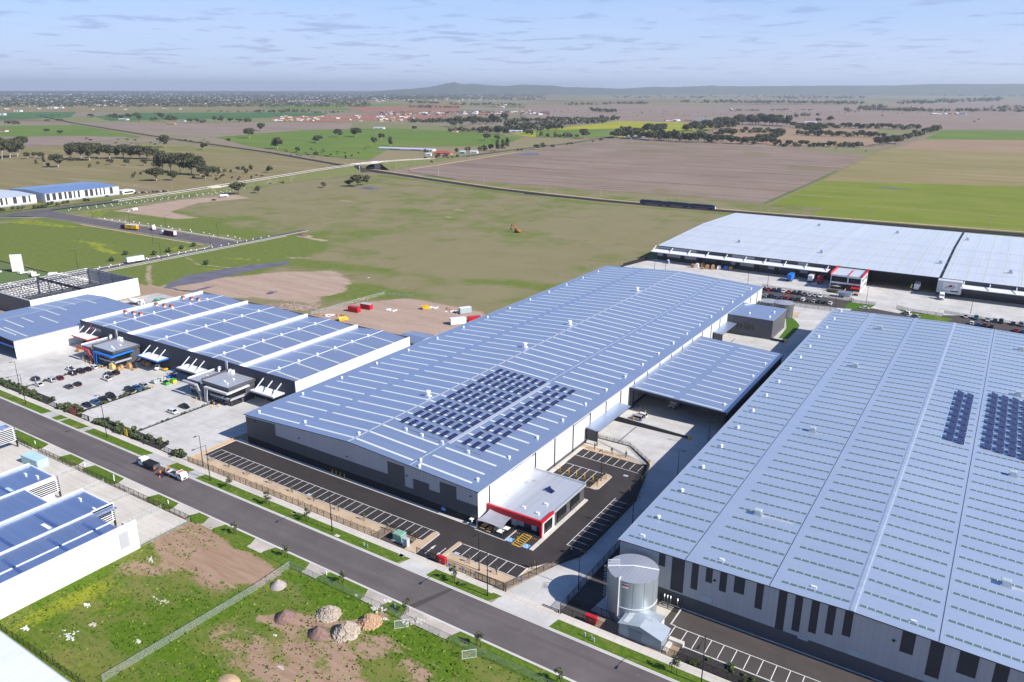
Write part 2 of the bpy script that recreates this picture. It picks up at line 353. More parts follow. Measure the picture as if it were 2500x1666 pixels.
# ------------------------------------------------------------------ ground
def fieldmat(name,a,b,c,rot,sx,sy,scale=.01,extra=None):
    t=NT(name); n=t.noise(scale,6,.65); v=t.mapping((sx,sy,1),rot); n2=t.noise(1.0,5,.65,v,.5); n3=t.noise(.18,4,.7)
    col=t.mix(t.ramp(n,[(.35,0),(.65,1)]),a,b); col=t.mix(t.ramp(n2,[(.48,0),(.66,.75)]),col,c)
    col=t.mix(t.ramp(n3,[(.4,0),(.8,.25)]),col,tuple(x*.55 for x in a))
    if extra: n4=t.noise(scale*.6,5,.6); col=t.mix(t.ramp(n4,[(.56,0),(.62,.8)]),col,extra)
    return t.fin(col,.95,0,.05)
t=NT('plain_paddocks'); v=t.mapping((1/900,1/520,1),rad(14)); vc=t.voro(1.0,v,'F1','CHEBYCHEV','Color',.8); s=t.sep(vc)
col=t.ramp(s[0],[(0,(.215,.175,.115)),(.25,(.25,.20,.15)),(.45,(.19,.20,.085)),(.6,(.26,.215,.16)),(.72,(.10,.16,.055)),(.82,(.25,.21,.12)),(.93,(.19,.12,.09))],'CONSTANT')
n=t.noise(.004,6,.6); col=t.mix(t.ramp(n,[(.4,0),(.7,.6)]),col,(.20,.185,.11)); n2=t.noise(1,5,.6,t.mapping((.0012,.012,1),rad(-35)))
col=t.mix(t.ramp(n2,[(.5,0),(.75,.5)]),col,(.14,.135,.06)); M['plain']=t.fin(col,.95,0,.05)
m=MB(); N=96; ring=[(math.cos(2*math.pi*k/N)*24500,math.sin(2*math.pi*k/N)*24500) for k in range(N)]
m.poly([(x,y+3000,-.6) for x,y in ring]); tag(m.build('ground',M['plain']),'wide flat farm plain reaching the horizon','ground',kind='structure')
FZ=[-.45]
def field(name,reg,pts,mat,label):
    FZ[0]+=.012; w=[az(reg,x,y) for x,y in pts] if reg else pts
    mm=MB(); mm.poly([(x,y,FZ[0]) for x,y in w]); return tag(mm.build(name,mat),label,'field',kind='structure')
F=dict(
 brown=fieldmat('ploughed_soil',(.235,.175,.14),(.285,.225,.185),(.15,.105,.08),rad(-22),.004,.09,.008,(.19,.165,.085)),
 green=fieldmat('green_pasture',(.15,.195,.028),(.19,.225,.038),(.235,.235,.075),rad(8),.006,.05,.012),
 olive=fieldmat('olive_pasture',(.145,.165,.045),(.22,.20,.08),(.29,.26,.12),rad(5),.005,.05,.008),
 tan=fieldmat('tan_pasture',(.27,.215,.11),(.21,.195,.075),(.33,.27,.15),rad(5),.004,.05,.007),
 pink=fieldmat('pinkish_stubble',(.30,.205,.14),(.33,.24,.16),(.26,.20,.11),rad(5),.004,.04,.006),
 lush=fieldmat('lush_crop',(.10,.17,.035),(.14,.205,.04),(.19,.215,.055),rad(10),.004,.04,.006),
 canola=fieldmat('yellow_canola',(.26,.29,.035),(.42,.37,.03),(.16,.22,.04),rad(10),.003,.03,.005),
 dkgreen=fieldmat('blue_green_crop',(.055,.135,.05),(.075,.16,.055),(.12,.16,.06),rad(10),.003,.03,.004),
 grazed=fieldmat('grazed_pasture',(.235,.185,.105),(.20,.185,.075),(.285,.235,.145),rad(-8),.006,.05,.009),
 redsoil=fieldmat('red_subdivision_soil',(.28,.135,.085),(.33,.19,.14),(.22,.12,.08),rad(5),.006,.03,.006),
 town=fieldmat('suburb_cover',(.045,.055,.04),(.07,.075,.06),(.12,.11,.10),0,.006,.02,.006),
 purple=fieldmat('fallow_paddock',(.25,.19,.16),(.29,.225,.185),(.20,.16,.12),rad(-12),.003,.03,.004))
# far and middle paddocks, farthest first
field('suburb_ground',None,[at(x,y) for x,y in ((-300,222),(1500,222),(1340,232),(1000,240),(760,255),(330,262),(-300,265))],F['town'],'dark tree filled ground of the far suburb')
field('paddock','T3',[(-800,400),(2400,400),(2600,460),(1200,640),(-800,560)],F['purple'],'brown grazing plain below the far woods')
field('paddock','T4',[(900,395),(2600,345),(2600,445),(1500,440)],F['purple'],'dull brown paddock between far tree belts')
field('paddock','T1',[(-1900,400),(2333,340),(2333,420),(-1900,470)],F['grazed'],'brown strip of grazing land beside the suburb')
field('paddock','Q8',[(850,500),(1300,470),(2333,465),(3000,470),(2900,505),(1000,540)],F['dkgreen'],'blue green crop strip behind the farmhouses')
field('paddock','Q8',[(-200,470),(700,460),(640,510),(-200,540)],F['dkgreen'],'green crop strip near the left suburb edge')
field('paddock','T1',[(480,420),(1700,385),(1900,400),(1500,440),(600,440)],F['lush'],'thin green strip before the red subdivision')
field('paddock','T1',[(1250,415),(2333,395),(2333,450),(1500,470)],F['redsoil'],'red bare earth of the new subdivision')
field('paddock','T1',[(600,510),(1600,480),(2333,490),(2100,530),(1100,555),(700,545)],F['redsoil'],'reddish earthworks with new house slabs')
field('paddock','T1',[(-1400,560),(1350,560),(1300,640),(200,660),(-300,640)],F['purple'],'grey brown paddock beside the rail line')
field('paddock','Q8',[(-300,590),(700,580),(1050,640),(1300,690),(600,740),(-300,690)],F['lush'],'patchy green paddock left of the rail line')
field('paddock','Q8',[(-300,690),(700,680),(1200,690),(700,760),(-300,780)],F['purple'],'grey brown bare strip above the gum trees')
field('paddock','T1',[(100,690),(900,625),(1700,610),(2333,640),(2900,690),(2700,770),(1700,775),(1500,900),(900,850),(400,770)],F['lush'],'green paddock dotted with gum trees')
field('paddock','T1',[(-650,740),(200,790),(1240,960),(700,1030),(-300,900)],F['olive'],'yellow green paddock below the rail cutting')
field('paddock','T2',[(900,660),(1500,590),(1900,545),(2600,560),(3000,575),(2600,640),(2000,690),(1100,690)],F['canola'],'bright yellow canola field between tree belts')
field('paddock','T2',[(1150,630),(1900,610),(2000,640),(1850,690),(1150,690)],F['lush'],'green strip in front of the canola')
field('paddock','T3',[(900,600),(2400,600),(2400,780),(900,760)],F['pink'],'pinkish stubble between the tree belts')
field('paddock','T4',[(-300,460),(2700,455),(2700,625),(1600,625),(-300,600)],F['purple'],'wide dull brown pasture with scattered trees')
field('paddock','T4',[(1420,712),(1590,628),(2800,636),(2800,722)],F['lush'],'bright green strip at the right edge')
field('paddock','T4',[(1150,797),(1420,712),(2800,722),(2800,842)],F['pink'],'pinkish tan strip at the right edge')
field('paddock','T4',[(490,1088),(1030,812),(1150,797),(2800,842),(2800,1160)],F['tan'],'tan and olive rough pasture at the right')
field('paddock','T4',[(-10,1305),(490,1088),(2800,1155),(2900,1640),(0,1378)],F['green'],'bright green field beyond the rail line')
field('paddock','T2',[(-10,985),(600,895),(960,840),(1290,780),(1850,712),(2333,718),(3200,760),(4200,860),(3100,1345),(1000,1160),(0,1008)],F['brown'],'large brown ploughed field behind the train')
field('paddock',None,[(-1300,430),(-760,380),(-770,640),(-800,900),(-1050,900),(-1600,800)],F['grazed'],'dry grazed paddock with gum trees beyond the road')
field('paddock',None,[(-870,330),(-765,330),(-765,470),(-870,480)],F['olive'],'rough grass round the far striped sheds')
# ------------------------------------------------------------------ fine ground sheets with computed cover (grass, soil, weeds)
def vnoise(X,Y,scale,seed=0,octv=4):
    "value noise on numpy arrays"
    rng=np.random.RandomState(seed); T=rng.rand(64,64); out=np.zeros_like(X); amp=1; tot=0; f=1/scale
    for o in range(octv):
        x=X*f+o*17.3; y=Y*f+o*9.1; xi=np.floor(x).astype(int); yi=np.floor(y).astype(int); u=x-xi; w=y-yi; u=u*u*(3-2*u); w=w*w*(3-2*w)
        a=T[xi%64,yi%64]; b=T[(xi+1)%64,yi%64]; c=T[xi%64,(yi+1)%64]; d=T[(xi+1)%64,(yi+1)%64]
        out+=amp*(a*(1-u)*(1-w)+b*u*(1-w)+c*(1-u)*w+d*u*w); tot+=amp; amp*=.55; f*=2
    return out/tot
def sdseg(X,Y,pts):
    D=np.full_like(X,1e9)
    for (ax,ay),(bx,by) in zip(pts[:-1],pts[1:]):
        dx,dy=bx-ax,by-ay; L=dx*dx+dy*dy+1e-9; t_=np.clip(((X-ax)*dx+(Y-ay)*dy)/L,0,1); D=np.minimum(D,np.hypot(X-ax-t_*dx,Y-ay-t_*dy))
    return D
def inpoly(X,Y,pts):
    ins=np.zeros(X.shape,bool); n=len(pts)
    for i in range(n):
        (ax,ay),(bx,by)=pts[i],pts[(i+1)%n]; c=((ay>Y)!=(by>Y))&(X<(bx-ax)*(Y-ay)/((by-ay) if by!=ay else 1e-9)+ax); ins^=c
    return ins
def soft(X,Y,pts,w):
    d=sdseg(X,Y,pts+[pts[0]]); d=np.where(inpoly(X,Y,pts),d,-d); return np.clip(.5+d/w,0,1)
def sheet(name,x0,x1,y0,y1,st,fn,mat,label,z=0.0):
    nx=int((x1-x0)/st)+1; ny=int((y1-y0)/st)+1; xs=np.linspace(x0,x1,nx); ys=np.linspace(y0,y1,ny); X,Y=np.meshgrid(xs,ys)
    colr,H=fn(X,Y); V=np.stack([X,Y,H+z],-1).reshape(-1,3); i=np.arange(nx*ny).reshape(ny,nx)
    Fq=np.stack([i[:-1,:-1],i[:-1,1:],i[1:,1:],i[1:,:-1]],-1).reshape(-1,4)
    me=bpy.data.meshes.new(name); me.vertices.add(len(V)); me.vertices.foreach_set('co',V.ravel()); me.loops.add(Fq.size); me.polygons.add(len(Fq))
    me.loops.foreach_set('vertex_index',Fq.ravel()); me.polygons.foreach_set('loop_start',np.arange(0,Fq.size,4)); me.update(calc_edges=True)
    a=me.color_attributes.new('cover','FLOAT_COLOR','POINT'); c4=np.concatenate([colr.reshape(-1,3),np.ones((nx*ny,1))],1); a.data.foreach_set('color',c4.astype(np.float32).ravel())
    me.materials.append(mat); ob=bpy.data.objects.new(name,me); COL.objects.link(ob); return tag(ob,label,'ground',kind='structure')
def covermat(name,g1,g2,dry,soil,soil2,yel,mid,fine=1.0):
    "cover: red = bare soil, green = lushness, blue = yellow weeds"
    t=NT(name); a=t.sep(t.attr('cover').outputs['Color']); n1=t.noise(.9*fine,6,.72,None,.5); n2=t.noise(.11*fine,5,.65,None,.8); n3=t.noise(4*fine,3,.7)
    st=t.noise(1,5,.7,t.mapping((.05*fine,.5*fine,1),rad(12)),1.0)
    gc=t.mix(t.ramp(n1,[(.35,0),(.68,1)]),g1,g2); dr=t.mix(t.ramp(n2,[(.35,0),(.7,1)]),dry,mid)
    lf=t.math('ADD',a[1],t.math('MULTIPLY',t.math('SUBTRACT',n2,.5),.9)); lf=t.math('ADD',lf,t.math('MULTIPLY',t.math('SUBTRACT',st,.5),.5))
    col=t.mix(t.ramp(lf,[(.3,0),(.7,1)]),dr,gc)
    yf=t.math('ADD',a[2],t.math('MULTIPLY',t.math('SUBTRACT',n1,.5),1.6)); col=t.mix(t.ramp(yf,[(.5,0),(.8,.9)]),col,yel)
    sf=t.math('ADD',a[0],t.math('MULTIPLY',t.math('SUBTRACT',n1,.5),.9)); sf=t.math('ADD',sf,t.math('MULTIPLY',t.math('SUBTRACT',st,.5),.7))
    sc=t.mix(t.ramp(st,[(.35,0),(.65,1)]),soil,soil2); sc=t.mix(t.ramp(n3,[(.45,0),(.8,.4)]),sc,tuple(x*.6 for x in soil))
    col=t.mix(t.ramp(sf,[(.42,0),(.62,1)]),col,sc); col=t.mix(t.ramp(n3,[(.5,0),(.85,.35)]),col,tuple(x*.4 for x in g1))
    return t.fin(col,.95,0,.05)
def blob(X,Y,cx,cy,rx,ry,rot=0):
    c,s_=math.cos(rot),math.sin(rot); u=((X-cx)*c+(Y-cy)*s_)/rx; v=(-(X-cx)*s_+(Y-cy)*c)/ry; return np.clip(1.5-np.hypot(u,v)*1.2,0,1)
# --- vacant block beside the street, bottom of the picture
ML=covermat('vacant_lot_cover',(.060,.115,.010),(.125,.20,.020),(.20,.19,.055),(.31,.20,.135),(.39,.27,.19),(.28,.30,.025),(.25,.21,.10),1.3)
def fn_lot(X,Y):
    n=vnoise(X,Y,14,3); n2=vnoise(X,Y,4,5); soil=np.zeros_like(X)+.12
    soil+= .95*soft(X,Y,[(-165,103),(-150,101),(-146,99.5),(-141,101),(-133,100),(-128,98.5),(-128.5,94),(-135,93),(-141,91.5),(-146,90),(-152,87.5),(-158,89),(-165,91)],4)
    soil+= .45*blob(X,Y,-148,88,16,5,.3)*(n*1.6)+.42*blob(X,Y,-157,82,9,4,.5)+.4*blob(X,Y,-137,89,8,5)
    for c in ((-114,88,6,3.5),(-105.5,86.5,8,5),(-96,88,7,4),(-88,93,9,4),(-103,80,16,6),(-112,76,14,5),(-92,78,13,5),(-80,83,13,6),(-121,80,8,4),(-96,96,5,5),(-108,91,8,3),(-75,92,9,5)): soil+=.36*blob(X,Y,*c)*np.clip(n2*2.2-.1,.1,1.3)
    soil+=.6*np.clip(1-sdseg(X,Y,[(-98,103),(-99,98),(-104,94),(-112,90),(-119,86)])/2.2,0,1)+.5*np.clip(1-sdseg(X,Y,[(-101,90),(-92,84),(-80,79),(-68,76)])/3,0,1)
    H=np.zeros_like(X)+.04*n2
    for r_ in np.arange(7.5,13.4,.85):   # curved wheel ruts
        d=np.abs(np.hypot(X+112.5,Y-89.5)-r_); ang=np.arctan2(Y-89.5,X+112.5); msk=(ang>1.9)|(ang<-2.6); g_=np.exp(-(d/.16)**2)*msk; H-=.09*g_; soil+=.16*g_
    lush=.62+.5*(n-.5)+.35*blob(X,Y,-112,99.5,13,3)+.3*blob(X,Y,-86,96,16,4)-.25*blob(X,Y,-105,78,20,8)
    yel=.16+.5*blob(X,Y,-159,64,4,16)+.35*blob(X,Y,-152,72,8,8)+.3*blob(X,Y,-140,58,12,5)+.18*blob(X,Y,-119,70,8,6)
    soil*= (1-.85*soft(X,Y,[(-128,103.6),(-146,103.4),(-151,102.6),(-149,105),(-128,105)],1))
    return np.stack([np.clip(soil,0,1),np.clip(lush,0,1),np.clip(yel,0,1)],-1),H
sheet('vacant_block',-166,-30,30,104.6,.4,fn_lot,ML,'green and brown vacant block beside the street',.02)
# --- olive paddock in the middle
MO=covermat('olive_paddock_cover',(.115,.155,.035),(.17,.195,.055),(.235,.205,.115),(.36,.26,.20),(.45,.34,.275),(.36,.37,.03),(.205,.185,.098),.33)
def fn_mid(X,Y):
    n=vnoise(X,Y,60,11); n2=vnoise(X,Y,16,12); soil=np.zeros_like(X)
    soil+=1.0*soft(X,Y,[(-400,243),(-372,240),(-330,262),(-300,268),(-265,250),(-205,232),(-212,300),(-262,303),(-288,280),(-300,293),(-318,318),(-345,330),(-368,312),(-392,272)],14)
    soil+=.95*soft(X,Y,[(-264,305),(-215,305),(-200,262),(-200,235),(-290,235),(-284,258)],7)
    soil-=.9*soft(X,Y,[(-306,282),(-284,262),(-281,302),(-262,308),(-268,315),(-287,312)],9)
    soil+=.9*soft(X,Y,[(-690,392),(-600,396),(-588,412),(-640,420),(-668,470),(-655,520),(-690,530),(-702,470)],10)
    soil+=.75*np.clip(1-sdseg(X,Y,[(-400,243),(-425,258),(-440,268),(-452,276)])/4,0,1)+.7*np.clip(1-sdseg(X,Y,[(-455,305),(-430,296),(-405,300)])/3,0,1)
    soil+=.8*blob(X,Y,-448,402,9,6)+.75*blob(X,Y,-430,398,14,4)+.6*blob(X,Y,-430,574,12,5)+.65*blob(X,Y,-412,535,8,4)+.55*blob(X,Y,-392,345,14,5,.5)+.5*blob(X,Y,-560,560,20,5)
    soil+=.8*blob(X,Y,-197,455,14,7,.9)+.35*np.clip(1-sdseg(X,Y,[(-260,362),(-225,405),(-200,440)])/3.5,0,1)
    for a in ([(-470,560),(-440,500),(-436,450),(-420,410),(-380,395),(-300,392)],[(-395,520),(-380,480),(-368,470)],[(-425,400),(-408,380),(-402,352)],[(-520,470),(-505,440),(-500,420)],[(-300,505),(-335,495),(-365,470),(-350,455)],[(-352,430),(-330,395),(-318,370)]):
        for o in (-1.1,1.1): soil+=.42*np.clip(1-sdseg(X,Y,[(p[0]+o,p[1]+o*.5) for p in a])/.9,0,1)
    lush=.30+1.0*(n-.5)+.7*(n2-.5)
    lush+=.85*soft(X,Y,[(-465,235),(-395,235),(-380,300),(-395,345),(-405,380),(-440,400),(-462,402),(-462,300)],22)+.9*soft(X,Y,[(-700,235),(-478,235),(-478,338),(-700,338)],10)+.6*soft(X,Y,[(-705,366),(-475,366),(-465,390),(-560,412),(-705,440)],14)
    lush+=.55*np.clip(1-sdseg(X,Y,[(-400,330),(-330,345),(-270,350),(-180,380)])/16,0,1)+.5*np.clip(1-sdseg(X,Y,[(-300,300),(-250,318),(-190,345)])/20,0,1)+.55*np.clip(1-sdseg(X,Y,[(-700,760),(-480,705),(-350,682),(-190,690)])/9,0,1)+.4*np.clip(1-sdseg(X,Y,[(-720,640),(-640,690),(-560,700)])/14,0,1)
    yel=.05+.55*blob(X,Y,-556,298,40,7,.05)+.62*blob(X,Y,-520,288,32,6,-.1)+.6*blob(X,Y,-485,320,12,9)+.55*soft(X,Y,[(-705,330),(-610,336),(-640,318),(-705,305)],10)+.5*soft(X,Y,[(-708,366),(-660,366),(-690,395),(-712,395)],6)+.55*blob(X,Y,-420,322,22,4,.35)+.5*blob(X,Y,-410,292,14,5,.3)+.4*np.clip(1-sdseg(X,Y,[(-700,480),(-716,560)])/6,0,1)+.32*np.clip(1-sdseg(X,Y,[(-450,660),(-350,676),(-230,676)])/6,0,1)
    return np.stack([np.clip(soil,0,1),np.clip(lush,0,1),np.clip(yel,0,1)],-1),np.zeros_like(X)+.0*n
sheet('olive_paddock',-712,-150,232,775,2.2,fn_mid,MO,'olive brown empty paddock behind the warehouses',-.10)
# --- rough land by the far left
def fn_far(X,Y):
    n=vnoise(X,Y,70,21); n2=vnoise(X,Y,20,22); soil=.2+.5*(n-.4); soil+=.5*np.clip(1-sdseg(X,Y,[(-1010,470),(-960,480),(-900,470),(-850,470)])/5,0,1)
    lush=.3+.7*(n2-.5); return np.stack([np.clip(soil*.8,0,1),np.clip(lush,0,1),np.zeros_like(X)+.05],-1),np.zeros_like(X)
# puddles and bare shallow water
WM=NT('muddy_water'); nn=WM.noise(.12,4); WM.fin(WM.ramp(nn,[(.3,(.10,.085,.10)),(.7,(.17,.145,.16))]),.4,0,.2); M['water']=WM.m
def water(pts,label):
    mm=MB(); P=[]
    for i,(x,y) in enumerate(pts):
        x2,y2=pts[(i+1)%len(pts)]
        for k in range(6):
            f=k/6; P.append((x+(x2-x)*f+R.uniform(-.8,.8),y+(y2-y)*f+R.uniform(-.8,.8),-.05))
    mm.poly(P); return tag(mm.build('puddle',M['water']),label,'puddle',kind='structure')
def azl(reg,pts): return [az(reg,x,y) for x,y in pts]
water(azl('T5',[(1495,1130),(1560,1080),(1690,1020),(1870,990),(2100,950),(2333,915),(2480,905),(2620,885),(2640,915),(2333,965),(2050,1030),(1860,1080),(1640,1110),(1560,1130),(1700,1165),(1900,1120),(1960,1115),(1750,1172),(1600,1150)]),'long shallow violet puddle in the grass')
water(azl('T6',[(540,1190),(600,1165),(670,1165),(600,1190)]),'small puddle on the bare soil')
water(azl('T2',[(960,850),(1060,830),(1170,835),(1180,852),(1080,855)]),'blue puddle in the ploughed field corner')
water(azl('T1',[(1400,1158),(1500,1140),(1600,1160),(1540,1170)]),'pond edge under the rounded bushes')
water(azl('T4',[(960,1140),(1100,1145),(1330,1175),(1180,1165)]),'narrow puddle in the bright green field')
water(azl('R4',[(1410,885),(1420,800),(1470,755),(1550,760),(1530,790),(1620,780),(1590,830),(1510,880)]),'grey wash-out patch on the vacant block') if False else None
# ------------------------------------------------------------------ streets, paths, lots (setting)
def slab(name,pts,z0,z1,mat,label,cat='pavement'):
    mm=MB(); mm.prism(pts,z0,z1); return tag(mm.build(name,mat),label,cat,kind='structure')
def flat(name,pts,z,mat,label,cat='pavement'):
    mm=MB(); mm.poly([(x,y,z) for x,y in pts]); return tag(mm.build(name,mat),label,cat,kind='structure')
def rect(x0,y0,x1,y1): return [(x0,y0),(x1,y0),(x1,y1),(x0,y1)]
# estate base: bare compacted earth under everything between the paved parts
t=NT('estate_earth'); n=t.noise(.5,6,.7); M['earth']=t.fin(t.mix(t.ramp(n,[(.35,0),(.65,1)]),(.30,.21,.15),(.36,.27,.20)),.95,0,.05)
flat('estate_ground',[(-470,104.5),(60,104.5),(60,480),(-150,480),(-196,470),(-196,396),(-197,245),(-400,245),(-470,245)],-.03,M['earth'],'bare earth between the estate buildings','ground')
flat('estate_ground',rect(-470,-40,60,104.7),-.04,M['earth'],'earth on the near side of the street','ground')
flat('street',rect(-470,106.2,70,116.7),.03,M['street'],'long straight asphalt street crossing the picture','street')
flat('manhole_cover',rect(-207,108,-206.2,108.8),.036,M['dark'],'dark drain cover on the street','street') if False else None
# patched strip across the street
flat('street_patch',[(-95.6,106.4),(-93.9,106.4),(-90.6,116.5),(-91.6,116.5)],.035,M['lot2'],'dark trench patch across the street','street')
mm=MB(); xs=[-470]
for a,b in ((-470,70),):
    mm.box(a,116.7,.0,b,117.05,.13); mm.box(a,105.85,.0,b,106.2,.13); mm.box(a,116.35,.0,b,116.7,.045); mm.box(a,106.2,.0,b,106.5,.045)
tag(mm.build('street_kerb',M['kerb']),'pale concrete kerb and gutter along the street','kerb',kind='structure')
# far side: footpath, verge pieces, crossovers
slab('footpath',rect(-470,120.2,70,122.35),-.02,.155,M['path'],'pale concrete footpath before the fences','footpath')
def xat(px,py): return at(px,py)[0]
vf=[(-330,-268.5),(-262.5,-258.5),(-257,-245.5),(-242.3,-209.8),(-197.8,-189.5),(-184.3,-107.4),(-99.3,-81.0),(-66.4,20)]
prev=-470
for k,(a,b) in enumerate(vf):
    q=.9 if k>2 else .5
    slab('verge',[(a,117.06),(b-1.2*q,117.06),(b+.8*q,120.19),(a+.6*q,120.19)],-.02,.15,M['verge'],['grass verge at the left edge of the street','small triangle of worn grass between crossovers','short grass verge before the hedges','grass verge beside the red sign','small worn grass patch behind the white truck','long grass verge before the asphalt car park','grass verge between the two driveways','grass verge before the pump shed'][k],'verge')
    slab('crossover',[(prev+.05,117.06),(a-.05,117.06),(a+.6*q-.05,120.19),(prev+.9,120.19)] if k else rect(-470,117.06,a,120.19),-.02,.145,M['concdark'] if k!=6 and k!=7 else M['conc'],'pale concrete crossover number %s along the far kerb from the left'%ORD[k] if False else 'pale concrete driveway crossover, %s from the left on the far side'%ORD[k],'driveway')
    prev=b
# near side: verge and crossovers
vn=[(-262,-242.2,'g'),(-229.5,-221.8,'g'),(-216.2,-201.2,'g'),(-184.8,-175.8,'g'),(-166.9,-162.7,'g'),(-156.2,-144.6,'g'),(-137.2,-125.4,'g'),(-118.6,-106.8,'g'),(-99.5,-95.5,'g'),(-81,-40,'g')]
prev=-330
for k,(a,b,_) in enumerate(vn):
    slab('crossover',[(prev+.05,105.84),(a-.05,105.84),(a-1.4,102.2),(prev+1.2,102.2)],-.02,.115,M['path'] if k<5 else M['apron'],'worn concrete crossover on the near kerb, %s from the left'%ORD[k],'driveway')
    pts=[(a,105.84),(b,105.84),(b+1.2,103.2),(b-.6,101.9),(a+.8,101.9),(a-1.2,103.0)]
    slab('verge',pts,-.02,.12,M['verge'] if k not in (1,) else M['verge'],'grass verge piece on the near side of the street, %s from the left'%ORD[k],'verge')
    prev=b
# ---------------- front car park of the long warehouse
Z=.03
flat('car_park',[(-195.3,127.9),(-107.2,127.9),(-106.8,122.36),(-100.6,122.36),(-100.3,127.7),(-81.2,127.6),(-81.2,132.2),(-77.6,137.6),(-73.1,143),(-72.7,174.5),(-77.4,193.5),(-78.4,195.3),(-101.2,195.3),(-101.2,140.3),(-195.3,140.3)],Z,M['lot'],'black asphalt car park round the long warehouse','car park')
flat('gravel_bed',[(-197,122.36),(-106.85,122.36),(-107.25,127.88),(-195.5,127.88),(-195.5,141),(-198.5,141)],.02,M['gravel'],'tan gravel strip behind the front fence','gravel')
slab('traffic_island',[(-118.0,126.3),(-109.2,128),(-109.2,132.2),(-108.4,132.9),(-107.4,132.6),(-107.0,122.5),(-110.5,122.5),(-110.5,126.3)],0,.14,M['gravel'],'narrow gravel island at the car park entry','island')
flat('gravel_bed',[(-100.55,122.36),(-81.1,122.36),(-78.2,131.0),(-75.8,137.9),(-77.5,138),(-81.15,132.2),(-81.15,127.55),(-100.3,127.65)],.022,M['gravel'],'tan gravel bed beside the sliding gate','gravel')
slab('traffic_island',[(-101.3,125.2),(-100.2,125.2),(-100.0,132.1),(-100.7,132.6),(-101.3,132.2)],0,.14,M['gravel'],'slim gravel island between entry and bays','island')
slab('traffic_island',[(-86.6,174.4),(-85.2,174.4),(-84.3,175.2),(-84.3,183.4),(-85.2,184.1),(-86.6,184.1)],0,.14,M['gravel'],'rounded gravel island beside the yellow bollards','island')
flat('gravel_bed',[(-101.2,195.4),(-78.4,195.4),(-77.6,194.0),(-79.2,196.5),(-87.4,200.2),(-101.2,198.2)],.024,M['gravel'],'gravel bed under the retaining wall','gravel')
flat('substation_pad',rect(-118.6,122.5,-110.6,126.9),.035,M['lot2'],'grey pad under the green cabinet','pavement')
slab('kerb_path',rect(-195,139.75,-101.3,141.2),0,.15,M['path'],'pale path along the shaded front wall','footpath')
slab('kerb_path',rect(-84.85,139.0,-83.75,168),0,.16,M['path'],'concrete path beside the red office','footpath')
slab('kerb_path',rect(-101.25,169.5,-99.9,196),0,.15,M['path'],'path along the sunlit side wall','footpath')
slab('patio',[(-101.3,139.3),(-92.1,139.0),(-92.1,145.2),(-101.3,145.2)],0,.12,M['dark'],'dark paved patio before the office','patio')
def lines(name,label,segs,z,mat='line',w=.15):
    mm=MB()
    for (x0,y0,x1,y1) in segs:
        d=Vector((x1-x0,y1-y0)); d.normalize(); nx,ny=-d.y*w/2,d.x*w/2
        mm.poly([(x0+nx,y0+ny,z),(x0-nx,y0-ny,z),(x1-nx,y1-ny,z),(x1+nx,y1+ny,z)])
    return tag(mm.build(name,M[mat]),label,'road marking',kind='structure')
ZL=Z+.006; sg=[]
for k in range(34): x=-193.6+85.6/33*k; sg.append((x,128.3,x,133.1))
lines('bay_markings','white bay lines of the long front row',sg+[(-193.7,133.2,-108,133.0)],ZL)
mm=MB(); mm.box(-195.4,127.75,0,-118,127.95,.15); mm.box(-195.5,127.95,0,-195.3,140.2,.15); mm.box(-100.3,127.5,0,-81.2,127.7,.15); mm.box(-101.3,196.0,0,-99.9,196.2,.1)
mm.bar((-81.1,127.6,.08),(-81.1,132.3,.08),.2,.14); mm.bar((-81.1,132.3,.08),(-75.7,138,.08),.2,.14); mm.bar((-107.05,122.4,.08),(-107.3,132.5,.08),.2,.14); mm.bar((-100.5,122.4,.08),(-100.0,132.1,.08),.2,.14)
mm.bar((-92.0,139.0,.07),(-92.0,145,.07),.25,.16); mm.bar((-101.3,139.2,.07),(-92.0,138.95,.07),.25,.16); mm.bar((-92,145.0,.07),(-84.9,145.0,.07),.25,.13)
for a,b in (((-86.7,174.3),(-85.2,174.3)),((-85.2,174.3),(-84.2,175.1)),((-84.2,175.1),(-84.2,183.5)),((-84.2,183.5),(-85.2,184.2)),((-85.2,184.2),(-86.7,184.2))): mm.bar((*a,.08),(*b,.08),.2,.16)
tag(mm.build('lot_kerb',M['kerb']),'pale kerb edging round the black car park','kerb',kind='structure')
sg=[(-99.8+2.63*k,128.0,-99.8+2.63*k,132.1) for k in range(1,7)]+[(-99.8,132.25,-81.4,132.15)]
sg+=[(-78.0,146+2.6*k,-73.0,146+2.6*k) for k in range(11)]+[(-78.1,145.8,-78.0,173.2)]
sg+=[(-99.6+2.6*k,174.6,-99.6+2.6*k,184.1) for k in range(1,5)]+[(-99.8,174.7,-86.6,174.4),(-99.8,184.3,-86.6,184.1)]
sg+=[(-100+2.58*k,190.5,-100+2.58*k,195.1) for k in range(1,9)]+[(-100.1,190.5,-78.6,189.9),(-99.8,174.7,-99.8,184.3)]
sg+=[(-84,168.2,-88.2,168.2),(-88.2,168.2,-88.2,171)]
lines('bay_markings','white bay lines round the office and islands',sg,ZL)
lines('hatch_marking','yellow hatched area between accessible bays',[(-89.7,138.8,-89.7,144.4),(-87.25,138.7,-87.25,144.4),(-89.7,138.8,-87.25,138.7),(-89.7,144.4,-87.25,144.4)]+[(-89.7,139.3+.85*k,-87.25,138.8+.85*k) for k in range(7)],ZL,'yellow',.17)
